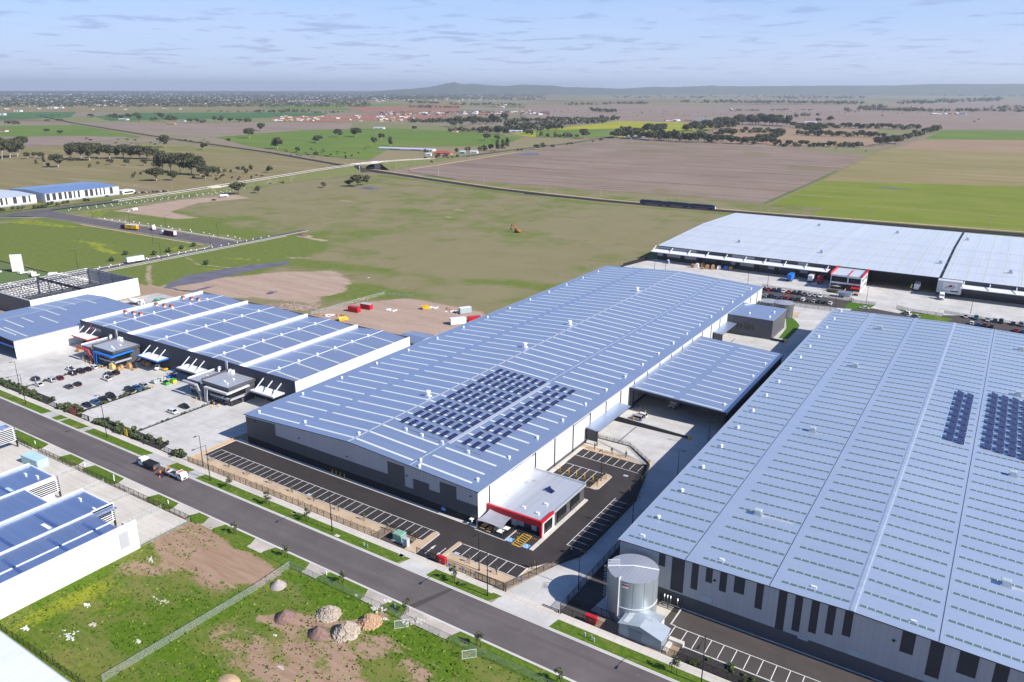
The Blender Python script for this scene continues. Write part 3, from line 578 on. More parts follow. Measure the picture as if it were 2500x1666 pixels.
def blue_pad(px,py,label):
    x,y=at(px,py); mm=MB(); mm.poly([(x-.85,y-.85,ZL),(x+.85,y-.85,ZL),(x+.85,y+.85,ZL),(x-.85,y+.85,ZL)])
    o=tag(mm.build('accessible_symbol',M['bluep']),label,'road marking',kind='structure'); mm=MB()
    pts=[(-.1+.42*math.cos(a),-.25+.42*math.sin(a)) for a in np.linspace(2.2,6.0,10)]
    for a,b in zip(pts[:-1],pts[1:]): mm.bar((x+a[0],y+a[1],ZL+.004),(x+b[0],y+b[1],ZL+.004),.13,.004)
    for a,b in (((-.15,.5),(-.1,.05)),((-.1,.05),(.3,.0)),((.3,0),(.5,-.5)),((-.15,.3),(.2,.3))): mm.bar((x+a[0],y+a[1],ZL+.004),(x+b[0],y+b[1],ZL+.004),.14,.004)
    mm.obox(x-.17,y+.62,ZL+.002,.24,.24,.006); mm.build('wheelchair_mark',M['line'],o)
blue_pad(1246,1318.6,'blue wheelchair symbol left of the yellow hatching'); blue_pad(1285,1333.9,'blue wheelchair symbol right of the yellow hatching')
def arrow(x,y,rot,label):
    c,s_=math.cos(rot),math.sin(rot); P=[(-2.2,-.09),(.4,-.09),(.4,-.38),(2.2,0),(.4,.38),(.4,.09),(-2.2,.09)]; mm=MB(); mm.poly([(x+a*c-b*s_,y+a*s_+b*c,ZL) for a,b in P]); tag(mm.build('arrow_marking',M['line']),label,'road marking',kind='structure')
arrow(-105.1,126.1,rad(90),'white arrow pointing into the car park'); arrow(-102.2,126.3,rad(-90),'white arrow pointing out to the street')
# ---------------- concrete drive and loading yard between the two long warehouses
flat('concrete_drive',[(-80.9,117.06),(-66.6,117.06),(-66.9,122.4),(-66.9,400),(-101.3,400),(-101.3,203.2),(-87.6,203.2),(-77.9,196),(-72.6,175),(-72.6,143),(-75.6,137.9),(-80.6,122.5)],.045,M['conc'],'concrete truck drive between the two long warehouses','driveway')
flat('side_asphalt',rect(-66.9,122.4,-60.6,366),.025,M['lot'],'black asphalt strip beside the right warehouse','pavement')
flat('lawn',azl('Q3',[(1935,352),(1985,350),(2035,395),(2062,432),(2040,470),(1955,555),(1868,545),(1905,500),(1940,455)]),.055,M['lawn'],'green lawn behind the dark box building','lawn')
flat('gravel_bed',azl('Q4',[(1345,985),(1415,980),(1385,1035),(1350,1035)]),.05,M['gravel'],'gravel patch by the dark water tank','gravel')
flat('drain_line',[(-92.9,203.6),(-92.6,203.6),(-92.6,219.6),(-92.9,219.6)],.052,M['dark'],'dark drain line across the loading yard','drain')
flat('drain_line',azl('Q3',[(1430,582),(1438,582),(1478,550),(1470,550)]),.052,M['dark'],'dark drain line before the dark box','drain')
# ---------------- right hand car park
flat('car_park',[(-45.3,126.8),(30,126.0),(30,138.3),(-49.5,138.3),(-66.9,138.3),(-66.9,122.4),(-60.2,122.4),(-60,126.8)],Z,M['lot2'],'asphalt car park before the right warehouse','car park')
slab('tank_pad',[(-61.6,126.6),(-47.4,126.6),(-46.9,137.6),(-60.5,137.6)],0,.1,M['path'],'concrete pad round the big water tank','pavement')
flat('car_park_patch',[(-50.4,131.5),(-45.4,131.5),(-45.4,137.4),(-46.7,137.4)],.112,M['lot'],'black asphalt patch beside the tank','pavement') if False else None
sg=[(-44.3+2.62*k,127.1,-44.3+2.62*k,131.7) for k in range(28)]+[(-44.4,131.75,30,131.6)]
lines('bay_markings','white bay lines before the right warehouse',sg,ZL)
mm=MB(); mm.box(-44.5,126.5,0,30,126.8,.15); mm.box(-45.5,131.7,0,-45.2,138.2,.15); mm.box(-45.2,131.7,0,-44.3,131.95,.15); mm.box(-45.2,137.9,0,30,138.2,.12)
tag(mm.build('lot_kerb',M['kerb']),'pale kerb edging of the right car park','kerb',kind='structure')
flat('mulch_bed',rect(-41,122.4,30,126.45),.02,M['mulch'],'dark mulch bed before the right car park','garden bed')
# ---------------- left hand concrete lots
flat('concrete_lot',rect(-336,122.5,-197.2,168.2),.025,M['conc'],'large pale concrete forecourt of the unit row','pavement')
flat('concrete_lot',rect(-470,122.5,-336.05,168.2),.02,M['concdark'],'grey concrete yard at the left edge','pavement')
flat('concrete_lot',[(-386,199.5),(-338.5,199.5),(-338.5,226),(-366,238),(-386,238)],.0,M['concdark'],'concrete hardstand behind the units','pavement')
sg=[(-227.3,129+2.6*k,-222.4,129+2.6*k) for k in range(10)]+[(-222.4,128.5,-222.4,152.5)]
sg+=[(-214.2,138+2.6*k,-209.3,138+2.6*k) for k in range(7)]+[(-209.2,138,-209.2,156),(-214.3,138,-214.3,153.6)]
sg+=[(-204,126.5+2.6*k,-199.2,126.5+2.6*k) for k in range(9)]+[(-204,126.5,-204,147.5)]
sg+=[(-256.5,129+2.7*k,-251.8,129+2.7*k) for k in range(3)]+[(-279.5+2.7*k,133,-279.5+2.7*k,138) for k in range(5)]+[(-234,146,-229.5,146),(-234,148.7,-229.5,148.7),(-234,151.2,-229.5,151.2)]
lines('bay_markings','faded white bay lines on the concrete forecourt',sg,.032,'linedim',.13)
for k,(a,b,c_,d) in enumerate([(-340,122.4,-275.5,126.6),(-268.6,122.4,-257,127.2),(-248.5,122.4,-209.3,126.9),(-202.5,122.4,-198.6,125.6)]):
    flat('mulch_bed',[(a,b),(c_,b),(c_-1.5,d),(a,d)],.05,M['mulch'],['mulch bed at the left end of the hedges','mulch bed beside the red sign','mulch bed beside the yellow sign','small mulch bed by the gravel fence'][k],'garden bed')
for k,(x,y0,y1) in enumerate([(-300,126.6,155),(-259.6,127,152.5),(-228,127,156)]): flat('mulch_bed',rect(x-.6,y0,x+.6,y1),.05,M['mulch'],'narrow planted strip between forecourts, %s from the left'%ORD[k],'garden bed')
# ---------------- near left yard
flat('concrete_lot',[(-330,60),(-164.8,60),(-164.8,101.8),(-330,101.8)],.025,M['path'],'pale concrete yard of the near blue roofed sheds','pavement')
# ---------------- far yard, car parks, road
flat('far_yard',[(-201,439),(-113,433.5),(-112,398),(70,398),(70,474),(-192,474)],.02,M['conc'],'concrete yard before the far white warehouse','pavement')
flat('car_park',[(-113,408),(-63,412.5),(-63,430),(-112,434)],.05,M['lot2'],'asphalt staff car park before the far office','car park')
flat('car_park',[(-22,412),(60,404),(60,424),(-12,431),(-20,427)],.05,M['lot2'],'asphalt car park at the far right','car park')
flat('far_road',[(-62,398),(60,380),(60,404),(-22,412),(-30,413),(-38,418),(-52,421),(-60,416)],.04,M['lot2'],'dark side road behind the right warehouse','road')
flat('lawn',azl('Q5',[(700,930),(740,890),(975,918),(930,945),(850,962),(700,945)]),.07,M['lawn'],'green lawn by the far gate','lawn')
flat('lawn',azl('Q5',[(1165,950),(1590,1020),(1700,1050),(1600,1075),(1380,1040),(1240,985)]),.07,M['verge'],'grass strip beside the far road','lawn')
sg=[(-26.5+.0,428.5,-26.5,429)]
mm=MB()
for k in range(26): x=-27+2.6*k; y=437-.27*k*.5; mm.poly([(x,y,.03),(x+1.2,y-.05,.03),(x+1.2,y-.75,.03),(x,y-.7,.03)])
tag(mm.build('block_markings',M['line']),'row of white painted blocks across the far yard','road marking',kind='structure')
# ---------------- left estate roads
def ribbon(name,pts,w,mat,label,cat='road',dz=0,parent=None,th=0):
    mm=MB(); L=[];Rr=[]
    for i,p in enumerate(pts):
        a=Vector(pts[max(0,i-1)][:2]); b=Vector(pts[min(len(pts)-1,i+1)][:2]); d=(b-a).normalized(); nx,ny=-d.y*w/2,d.x*w/2; z=(p[2] if len(p)>2 else 0)+dz
        L.append((p[0]+nx,p[1]+ny,z)); Rr.append((p[0]-nx,p[1]-ny,z))
    for i in range(len(pts)-1): mm.poly([Rr[i],Rr[i+1],L[i+1],L[i]])
    return tag(mm.build(name,mat,parent),label,cat,kind='structure')
flat('estate_road',[(-741,352),(-741,364),(-727,361.5),(-700,360),(-663,358.8),(-475,358.8),(-470.6,363),(-470.6,420),(-463.4,420),(-463.4,225),(-471.2,225),(-471.2,334),(-476,341.5),(-660,341.5),(-702,339),(-722,333),(-741,318)],.0,M['road'],'pale asphalt estate roads behind the steel frame','road')
mm=MB()
for a,b in (((-735,319),(-700,338.6)),((-700,338.6),(-660,341.2)),((-660,341.2),(-477,341.2)),((-477,341.2),(-471.5,333)),((-471.5,333),(-471.5,225)),((-463.1,225),(-463.1,420)),((-727,362),(-663,359.1)),((-663,359.1),(-476,359.1)),((-476,359.1),(-471,363))): mm.bar((*a,.05),(*b,.05),.3,.2)
tag(mm.build('road_kerb',M['kerb']),'pale kerbs of the estate roads','kerb',kind='structure')
for k,a in enumerate(([(-640,337.2),(-480,337.2)],[(-660,363),(-480,363)],[(-459.5,240),(-459.5,395)])):
    ribbon('footpath',a,1.6,M['gravel'] if k==0 else M['path'],['tan path below the estate road','pale path above the estate road','pale path beside the cross road'][k],'footpath',.0)
OV=[(-741,120,0),(-742,250,0),(-745,330,0),(-745,430,0.3),(-744,500,1.6),(-742,560,3.6),(-742,620,5.8),(-745,700,8.2),(-749,760,9.2),(-752,810,9.2),(-758,870,7.2),(-767,960,3.2),(-776,1050,.6),(-788,1200,.1),(-791,1460,.1),(-815,1630,.1),(-830,1900,.1)]
ribbon('overpass_road',OV,10,M['road'],'main road rising over the rail line','road',.06)
# embankment under the road, split at the rail
def bank(pts,label):
    mm=MB()
    for (x0,y0,z0),(x1,y1,z1) in zip(pts[:-1],pts[1:]):
        for sgn in (1,-1):
            a=(x0+sgn*5.2,y0,z0-.05); b=(x1+sgn*5.2,y1,z1-.05); c_=(x1+sgn*(5.2+z1*2.0),y1,-.4); d=(x0+sgn*(5.2+z0*2.0),y0,-.4); mm.poly([a,b,c_,d] if sgn<0 else [d,c_,b,a])
    return tag(mm.build('embankment',grass('bank_scrub_%d'%len(pts),(.10,.11,.045),(.15,.16,.06),(.22,.20,.13),None,.5)),label,'embankment',kind='structure')
bank(OV[3:9],'scrubby embankment below the overpass'); bank([(-752.5,815,9.2)]+OV[10:13],'scrubby embankment beyond the rail bridge')
# ---------------- rail line
RAIL=[(-3300,1650,0),(-2513,1358,0),(-1660,1084,0),(-1104,926,0),(-836,829,0),(-752,797,0),(-657,770,0),(-549,738,0),(-487,722,0),(-420,711,0),(-351,704,0),(-279,702,0),(-184,706,0),(-93,710,0),(11,716,0),(200,728,0)]
ribbon('rail_ballast',RAIL,13,plain('dark_ballast',(.062,.05,.055),.95,0,.1,.25,.3),'dark ballast bed of the rail line','railway',-.02)
ribbon('rail_track_path',[(p[0],p[1]+11+(2 if p[0]>-100 else 0),0) for p in RAIL[5:]],3.6,M['gravel'],'pale service track along the rail line','track',.0)
mm=MB()
for off in (-3.0,-1.4,1.4,3.0):
    for a,b in zip(RAIL[:-1],RAIL[1:]): mm.bar((a[0],a[1]+off,.12),(b[0],b[1]+off,.12),.09,.16)
tag(mm.build('rails',plain('rail_steel',(.16,.13,.12),.45,.6,.4,.1)),'two pairs of steel rails on dark ballast','railway',kind='structure')
# raised rail causeway running away beyond the bridge
mm=MB()
for a,b in zip(RAIL[1:5],RAIL[2:6]):
    for s_ in (-1,1): mm.poly([(a[0],a[1]+s_*7,-.05),(b[0],b[1]+s_*7,-.05),(b[0],b[1]+s_*16,-.35),(a[0],a[1]+s_*16,-.35)])
tag(mm.build('rail_bank',F['grazed']),'grassy bank beside the far rail line','embankment',kind='structure')
ribbon('farm_track',[az('T2',x,y) for x,y in [(-10,985),(300,940),(700,875),(980,830)]],5,M['gravel'],'pale farm track along the ploughed field','track',-.05)
ribbon('field_boundary',[az('T4',x,y) for x,y in [(-10,1310),(490,1085),(1040,800),(1560,630)]],4,F['grazed'],'straight field boundary running to the horizon','track',-.05)
# ------------------------------------------------------------------ buildings
class Shed:
    "long gabled shed, ridge along Y"
    def __init__(s,label,x0,x1,y0,y1,xr,ze0,zr,ze1=None,cat='warehouse',name='warehouse'):
        s.x0,s.x1,s.y0,s.y1,s.xr,s.ze0,s.zr=x0,x1,y0,y1,xr,ze0,zr; s.ze1=ze0 if ze1 is None else ze1
        s.o=((x0+x1)/2,(y0+y1)/2,0); s.root=thing(name,label,cat,s.o)
    def z(s,x):
        if x<=s.xr: return s.zr-(s.zr-s.ze0)*(s.xr-x)/(s.xr-s.x0)
        return s.zr-(s.zr-s.ze1)*(x-s.xr)/(s.x1-s.xr)
    def roof(s,mat,over=.35,th=.22,cap='trim',gut='trim'):
        m=MB(); xa,xb=s.x0-over,s.x1+over; ya,yb=s.y0-over,s.y1+over
        za,zb=s.z(s.x0)-.01,s.z(s.x1)-.01
        for (p,q,zp,zq) in ((xa,s.xr,za,s.zr),(s.xr,xb,s.zr,zb)):
            m.poly([(p,ya,zp),(q,ya,zq),(q,yb,zq),(p,yb,zp)],0)
            m.poly([(p,ya,zp-th),(p,yb,zp-th),(q,yb,zq-th),(q,ya,zq-th)],1)
            m.poly([(p,ya,zp-th),(q,ya,zq-th),(q,ya,zq),(p,ya,zp)],1); m.poly([(q,yb,zq-th),(p,yb,zp-th),(p,yb,zp),(q,yb,zq)],1)
        m.poly([(xa,yb,za-th),(xa,ya,za-th),(xa,ya,za),(xa,yb,za)],1); m.poly([(xb,ya,zb-th),(xb,yb,zb-th),(xb,yb,zb),(xb,ya,zb)],1)
        s.roofo=m.build('roof',[mat,M['dark']],s.root,s.o)
        if cap:
            m=MB(); m.loft([[(s.xr-.32,y,s.zr+.01),(s.xr,y,s.zr+.08),(s.xr+.32,y,s.zr+.01)] for y in (ya-.02,yb+.02)],0,False); m.build('ridge_cap',M[cap],s.roofo,s.o)
        if gut:
            m=MB(); m.box(xa-.18,ya,za-.28,xa+.02,yb,za-.015); m.box(xb-.02,ya,zb-.28,xb+.18,yb,zb-.015); m.build('gutter',M[gut],s.roofo,s.o)
    def strip(s,xa,xb,ya,yb,up=.03):
        "roof-hugging quad"
        return [(xa,ya,s.z(xa)+up),(xb,ya,s.z(xb)+up),(xb,yb,s.z(xb)+up),(xa,yb,s.z(xa)+up)]
    def stripbox(s,m,xa,xb,ya,yb,up=.05,mi=0):
        p=s.strip(xa,xb,ya,yb,up); q=s.strip(xa,xb,ya,yb,-.05)
        m.poly(p,mi)
        for i in range(4): j=(i+1)%4; m.poly([q[i],q[j],p[j],p[i]],mi)
def cols(cl,top,Y,mats):
    "front wall made of columns: (xa, xb, [(z, mat)...])"
    m=MB()
    for xa,xb,lv in cl:
        z0=0
        for i,(zz,mi) in enumerate(lv):
            if zz is None:
                m.poly([(xa,Y,z0),(xb,Y,z0),(xb,Y,top(xb))]+([(-146,Y,top(-146))] if xa<-146<xb else [])+[(xa,Y,top(xa))],mi)
            elif isinstance(zz,tuple): m.poly([(xa,Y,z0),(xb,Y,z0),(xb,Y,zz[1]),(xa,Y,zz[0])],mi); z0=zz[0] if False else zz
            else:
                if isinstance(z0,tuple): z0=z0[0]
                m.poly([(xa,Y,z0),(xb,Y,z0),(xb,Y,zz),(xa,Y,zz)],mi); z0=zz
    return m
# ---- A: long central warehouse
A=Shed('very long blue grey warehouse in the centre with rows of pale skylights and solar panels',-190.6,-101.4,141,395,-146,10,12.35)
A.roof(M['zinc']); ra=A.root
top=lambda x:A.z(x)-.06
CL=[(-190.6,-177,2.45,None),(-177,-131.8,2.45,6.1),(-131.8,-125.65,2.45,10.1),(-125.65,-122.8,2.4,4.2),(-122.8,-117.25,2.4,7.4),(-117.25,-113.7,2.3,5.75),(-113.7,-108.2,2.2,9.2),(-108.2,-101.4,2.0,5.7)]
m=MB()
for xa,xb,p,d in CL:
    m.poly([(xa,141,0),(xb,141,0),(xb,141,p),(xa,141,p)],0)
    if d is None:
        a,b=top(xa)-.85,top(xb)-.85; m.poly([(xa,141,p),(xb,141,p),(xb,141,b),(xa,141,a)],1); m.poly([(xa,141,a),(xb,141,b),(xb,141,top(xb)),(xa,141,top(xa))],2)
    else:
        m.poly([(xa,141,p),(xb,141,p),(xb,141,d),(xa,141,d)],1); m.poly([(xa,141,d),(xb,141,d),(xb,141,top(xb))]+([(-146,141,top(-146))] if xa<-146<xb else [])+[(xa,141,top(xa))],2)
m.poly([(-190.6,395,0),(-190.6,141,0),(-190.6,141,top(-190.6)),(-190.6,395,top(-190.6))],2)
m.poly([(-101.4,395,0),(-190.6,395,0),(-190.6,395,top(-190.6)),(-146,395,top(-146)),(-101.4,395,top(-101.4))],2)
fw=m.build('wall',[M['plinth'],M['mid'],M['light']],ra,A.o)
m=MB(); X=-101.4; h=9.93
for ya,yb,lv in [(141,154,[(1.0,0),(5.5,1),(h,2)]),(154,159.2,[(1,0),(9.3,1),(h,2)]),(159.2,163,[(1,0),(5.8,1),(8.7,2),(9.3,1),(h,2)]),(163,167,[(1,0),(8.1,1),(h,2)]),(167,395,[(1.0,0),(h,1)])]:
    z0=0
    for zz,mi in lv: m.poly([(X,ya,z0),(X,yb,z0),(X,yb,zz),(X,ya,zz)],mi); z0=zz
m.build('side_wall',[M['mid'],M['pale'],M['panelw']],ra,A.o)
for k,y in enumerate([146,169,180,191.3,202.5,213.8,225,236,247.5,259,270.5,282,293.5,305,316.5,328,339.5,351,362.5,374,385.5,394.7]):
    m=MB(); m.box(X,y-.14,.1,X+.22,y+.14,9.75); m.build('downpipe',M['black'],ra,A.o)
for a,b in ((156,169),(191.5,203)): m=MB(); m.box(X,a,8.9,X+.12,b,9.02); m.build('cable_tray',M['black'],ra,A.o)
for i,(x,z) in enumerate([(-166.5,7.9),(-146.9,7.3),(-124.8,7.6),(-103.6,8.0) ,(-186,8.6)]):
    m=MB(); m.box(x-.18,140.5,z,x+.18,140.99,z+.16); m.build('wall_light',M['black'],ra,A.o)
m=MB(); m.box(-113,140.6,1.2,-111.9,140.98,2.0); m.build('hose_reel',M['bluep'],ra,A.o)
m=MB(); m.box(-103.6,140.0,1.6,-102.7,140.98,1.85); m.box(-102.95,140.0,.9,-102.7,140.3,1.6); m.build('exhaust_hood',M['white'],ra,A.o)
# skylights, four columns across the roof
scol=[(-187,-169),(-166.2,-146.6),(-145.4,-124.8),(-122.2,-105.1)]; big=[];rest=MB()
for r_ in range(45):
    y=143.1+5.59*r_
    for j,(a,b) in enumerate(scol):
        if r_<25: mm=MB(); A.stripbox(mm,a,b,y,y+.78); mm.build('skylight',M['sky1'],A.roofo,A.o)
        else: A.stripbox(rest,a,b,y,y+.78)
tag(rest.build('skylight',M['sky1'],A.roofo,A.o),kind='stuff')
m=MB(); A.stripbox(m,-123.72,-123.62,141,394.5,.06); m.build('roof_seam',M['trim'],A.roofo,A.o)
m=MB(); A.stripbox(m,-123.4,-122.6,157,214,.08); m.build('walkway',M['trim'],A.roofo,A.o)
def ventilator(parent,o,x,y,z):
    m=MB(); m.box(x-.9,y-.7,z-.1,x+.9,y+.7,z+.35); m.tube((x,y,z+.3),(x,y,z+1.2),.62,.62,12); m.tube((x,y,z+1.2),(x,y,z+1.45),.62,.9,12); m.tube((x,y,z+1.45),(x,y,z+1.9),.9,.75,12)
    m.build('ventilator',M['cap'],parent,o)
for y in (179.7,238.8,274.4,343.1): ventilator(A.roofo,A.o,-148.5,y,A.z(-148.5)); m=MB(); A.stripbox(m,-147.6,-146.6,y-.4,y+.4,.06); m.build('vent_flashing',M['trim'],A.roofo,A.o)
def capv(parent,o,x,y,z,s=1):
    m=MB(); m.tube((x,y,z-.05),(x,y,z+.4*s),.28*s,.28*s,8); m.tube((x,y,z+.4*s),(x,y,z+.55*s),.4*s,.25*s,8); m.build('roof_vent',M['cap'],parent,o)
for k in range(14): capv(A.roofo,A.o,-187.6,144+18.0*k,A.z(-187.6),1.2)
for k in range(17): capv(A.roofo,A.o,-104.7,145.6+15.0*k,A.z(-104.7),1.2)
for x,y in ((-168,145),(-147,146.2),(-122.9,144.6),(-121,141.8)): capv(A.roofo,A.o,x,y,A.z(x),1.2)
# solar arrays
def panel_mesh(name,L,Wd,n):
    m=MB(); m.box(-Wd/2,-L/2,-.05,Wd/2,L/2,0,1)
    for k in range(n):
        a=-L/2+L/n*k+.05; m.poly([(-Wd/2+.05,a,.004),(Wd/2-.05,a,.004),(Wd/2-.05,a+L/n-.1,.004),(-Wd/2+.05,a+L/n-.1,.004)],0)
    for y in (-L*.35,L*.35): m.bar((-Wd/2+.1,y,-.05),(-Wd/2+.1,y,-.4),.06,.06,1); m.bar((Wd/2-.1,y,-.05),(Wd/2-.1,y,-.2),.06,.06,1)
    return m.build(name,[M['solar'],M['solarf']])
def place_panel(proto,parent,o,x,y,z,ty,first):
    p=proto if first else proto.copy()
    if not first: COL.objects.link(p)
    p.parent=parent; p.location=(x-o[0],y-o[1],z-o[2]); p.rotation_euler=(0,ty,0)
pa=panel_mesh('solar_panel',3.8,1.55,4); first=True
for i in range(7):
    for k in range(10):
        place_panel(pa,A.roofo,A.o,-142.0+2.93*i,161.0+5.59*k+(.5 if k%3==1 else 0),A.z(-142+2.93*i)+.34,rad(9),first); first=False
for i in range(3):
    for k in range(10): place_panel(pa,A.roofo,A.o,-119.2+3.1*i,161.0+5.59*k,A.z(-119.2+3.1*i)+.34,rad(9),False)
for x in (-138,-132,-124.6,-115.5): m=MB(); m.box(x-.4,156,A.z(x),x+.4,156.5,A.z(x)+.7); m.build('inverter_box',M['cap'],A.roofo,A.o)
m=MB(); A.stripbox(m,-140,-122.5,157.0,157.15,.12); A.stripbox(m,-120.5,-112,157.0,157.15,.12); m.build('cable_duct',M['solarf'],A.roofo,A.o)
# ---- B: right hand warehouse
B=Shed('huge pale blue warehouse at the right with striped shaded front and dashed green skylights',-60.6,35.6,138.3,364,-12.5,11.8,13.1)
B.roof(M['zincR'],.3,.22,None); rb=B.root
m=MB(); m.loft([[(B.xr-.6,y,B.zr+.01),(B.xr-.3,y,B.zr+.1),(B.xr+.3,y,B.zr+.1),(B.xr+.6,y,B.zr+.01)] for y in (138,364.3)],0,False); m.build('ridge_cap',roofmetal('ridge_zinc',(.62,.69,.79),.6,.4,0,0),B.roofo,B.o)
ST=[(-51.4,-49.9,8.6),(-48.4,-45.5,3.6),(-43.95,-42.45,5.6),(-40.9,-39.45,8.5),(-37.9,-36.4,7.45),(-34.9,-32.7,8.35),(-30.4,-28.9,6.35),(-25.95,-24.3,3.35),(-22.8,-21.3,4.2),(-19.7,-18.2,5.15),(-16.7,-15.2,6.15),(-13.65,-12.1,7.05),(-3.65,-1.4,7.85),(1,3.3,4.75),(5.65,8.7,7.5),(11.1,13.3,6.2),(18,21,8),(24,26,5)]
m=MB(); tb=lambda x:B.z(x)-.06; Yb=138.3; xprev=-60.6
def wcol(xa,xb,segs):
    z0=0
    for zz,mi in segs:
        if zz is None: m.poly([(xa,Yb,z0),(xb,Yb,z0),(xb,Yb,tb(xb))]+([(B.xr,Yb,tb(B.xr))] if xa<B.xr<xb else [])+[(xa,Yb,tb(xa))],mi)
        else: m.poly([(xa,Yb,z0),(xb,Yb,z0),(xb,Yb,zz),(xa,Yb,zz)],mi); z0=zz
for a,b,zb in ST:
    wcol(xprev,a,[(3.3,0),(None,2)]); wcol(a,b,([(3.3,0),(zb,2)] if zb>3.4 else [(3.3,0)])+[(None,1)]); xprev=b
wcol(xprev,35.6,[(3.3,0),(None,2)])
m.poly([(-60.6,364,0),(-60.6,138.3,0),(-60.6,138.3,tb(-60.6)),(-60.6,364,tb(-60.6))],1); m.poly([(35.6,138.3,0),(35.6,364,0),(35.6,364,tb(35.6)),(35.6,138.3,tb(35.6))],2)
m.poly([(35.6,364,0),(-60.6,364,0),(-60.6,364,tb(-60.6)),(-12.5,364,tb(-12.5)),(35.6,364,tb(35.6))],2)
m.build('wall',[M['mid'],M['dark'],M['light']],rb,B.o)
for (a,z0,b,z1) in ((-41.7,3.9,-39,5.1),(-21.4,2.9,-19.4,3.4),(-12,3.35,-9.2,4.65)): m=MB(); m.box(a,138.2,z0,b,138.29,z1); m.build('louvre',M['bluep'] if False else M['greyp'],rb,B.o)
for x,z in ((-38.9,9.5),(-4.8,9.7)): m=MB(); m.box(x-.25,137.9,z,x+.25,138.29,z+.2); m.build('wall_light',M['black'],rb,B.o)
m=MB()
for x in (-45.5,-27.9,2.2,18.5): B.stripbox(m,x-.07,x+.07,138.1,364.2,.035)
m.build('roof_seam',M['dark'] if True else 0,B.roofo,B.o)
rest=MB(); cnt=0
bc=[(-59.9,-45.9),(-42.7,-28.2),(-26.4,-13.4),(-11.8,1.3),(2.9,17.6),(19.2,33.5)]
def dash(mm,a,b,y):
    n=int((b-a)/1.45); L=(b-a)/n
    for k in range(n): B.stripbox(mm,a+L*k+.16,a+L*(k+1),y,y+.62,.05,0); B.stripbox(mm,a+L*k,a+L*k+.16,y-.02,y+.64,.06,1)
for r_ in range(46):
    y=140.5+4.93*r_
    if y>363: break
    for a,b in bc:
        if r_<17: mm=MB(); dash(mm,a,b,y); mm.build('skylight',[M['sky2'],M['sky2e']],B.roofo,B.o)
        else: dash(rest,a,b,y)
tag(rest.build('skylight',[M['sky2'],M['sky2e']],B.roofo,B.o),kind='stuff')
for y in (164.5,219.4,285.2,339.7):
    for x in (-37.7,11.8):
        z=B.z(x); m=MB(); m.box(x-1,y-.75,z-.1,x+1,y+.75,z+.3); m.obox(x,y,z+.3,1.5,1.3,.9,0,0,.1,.1); m.obox(x-.1,y,z+1.2,1.7,1.4,.18,0,1,.1,.1); m.build('ventilator',[M['steel'],M['greyp']],B.roofo,B.o)
        m=MB(); B.stripbox(m,x+1.1,x+8,y-.5,y+.35,.02); m.build('vent_flashing',M['trim'],B.roofo,B.o)
for k in range(15): capv(B.roofo,B.o,-57,151.2+15*k,B.z(-57),1.25)
for x,y in ((-57,142.2),(-38.9,142),(-20.3,142.1),(-2.3,141.5)): m=MB(); m.box(x-.5,y-.2,B.z(x),x+.5,y+.2,B.z(x)+.3); m.build('roof_vent',M['cap'],B.roofo,B.o)
pb=panel_mesh('solar_panel',4.1,2.05,4); first=True
for x,n,y0 in ((-3.9,9,235),(-1.1,9,234.4),(5.5,10,235),(8.4,10,234.4),(11.3,10,234),(14.2,10,233.4),(17.1,10,233)):
    for k in range(n): place_panel(pb,B.roofo,B.o,x,y0+4.93*k,B.z(x)+.42,rad(17),first); first=False
# ---- red fronted office on the corner of the long warehouse
of=thing('office','small flat roofed office with a bold red front frame','office',(-93,156,0))
oo=(-93,156,0); m=MB(); zt=4.4
m.box(-101.3,147.2,0,-85.1,168,zt-.25); m.build('wall',M['mid'],of,oo)
m=MB(); m.loft([[(-101.3,y,4.35),(-84.9,y,4.05),(-84.9,y,4.25),(-101.3,y,4.55)] for y in (145.4,168.2)]); rf=m.build('roof',M['zincO'],of,oo)
m=MB(); m.box(-101.3,168.2,3.9,-84.8,168.45,4.95); m.box(-85.05,150.6,3.9,-84.8,168.2,4.5); m.build('parapet',M['trim'],of,oo)
m=MB(); m.box(-101.35,144.7,3.05,-84.75,145.35,4.75); m.box(-85.3,144.7,0,-84.75,145.35,3.05); m.box(-85.3,145.35,4.0,-84.75,151.0,4.75); m.build('red_frame',M['red'],of,oo)
m=MB(); m.box(-84.98,145.36,0,-84.86,151.4,4.0); m.build('white_panel',M['panelw'],of,oo)
for y0,y1 in ((146.2,150.2),(153,157.5),(160.2,164.8)):
    m=MB(); m.box(-84.9,y0,.5,-84.79,y1,3.55); w_=m.build('window',M['glass'],of,oo)
    m=MB()
    for k in range(4): m.box(-84.8,y0+(y1-y0)/3*k-.04,.5,-84.74,y0+(y1-y0)/3*k+.04,3.55)
    m.build('frame',M['dark'],w_,oo)
m=MB(); m.box(-94.6,146.2,0,-93.2,147.2,2.9); m.box(-93.2,147.0,0,-91.4,147.19,2.9); m.box(-89,147.0,0,-87.6,147.19,2.6); m.build('glazed_entry',M['pale'],of,oo)
m=MB(); m.box(-100.9,147.05,.2,-99.9,147.19,2.6); m.build('door',M['pale'],of,oo)
for x,y in ((-99.5,152),(-92.5,148.8),(-88,148.2),(-88.5,153.3)): m=MB(); m.box(x-.45,y-.3,4.2,x+.45,y+.3,4.75); m.build('roof_vent',M['cap'],rf,oo)
m=MB(); m.poly([(-92.0,159.3,4.9),(-90.2,158.9,4.4),(-89.9,160.5,4.4),(-91.7,160.9,4.9)]); m.tube((-92.2,159.2,5.0),(-91.8,161.1,5.0),.24,.24,8); m.build('solar_heater',[M['solar']],rf,oo)
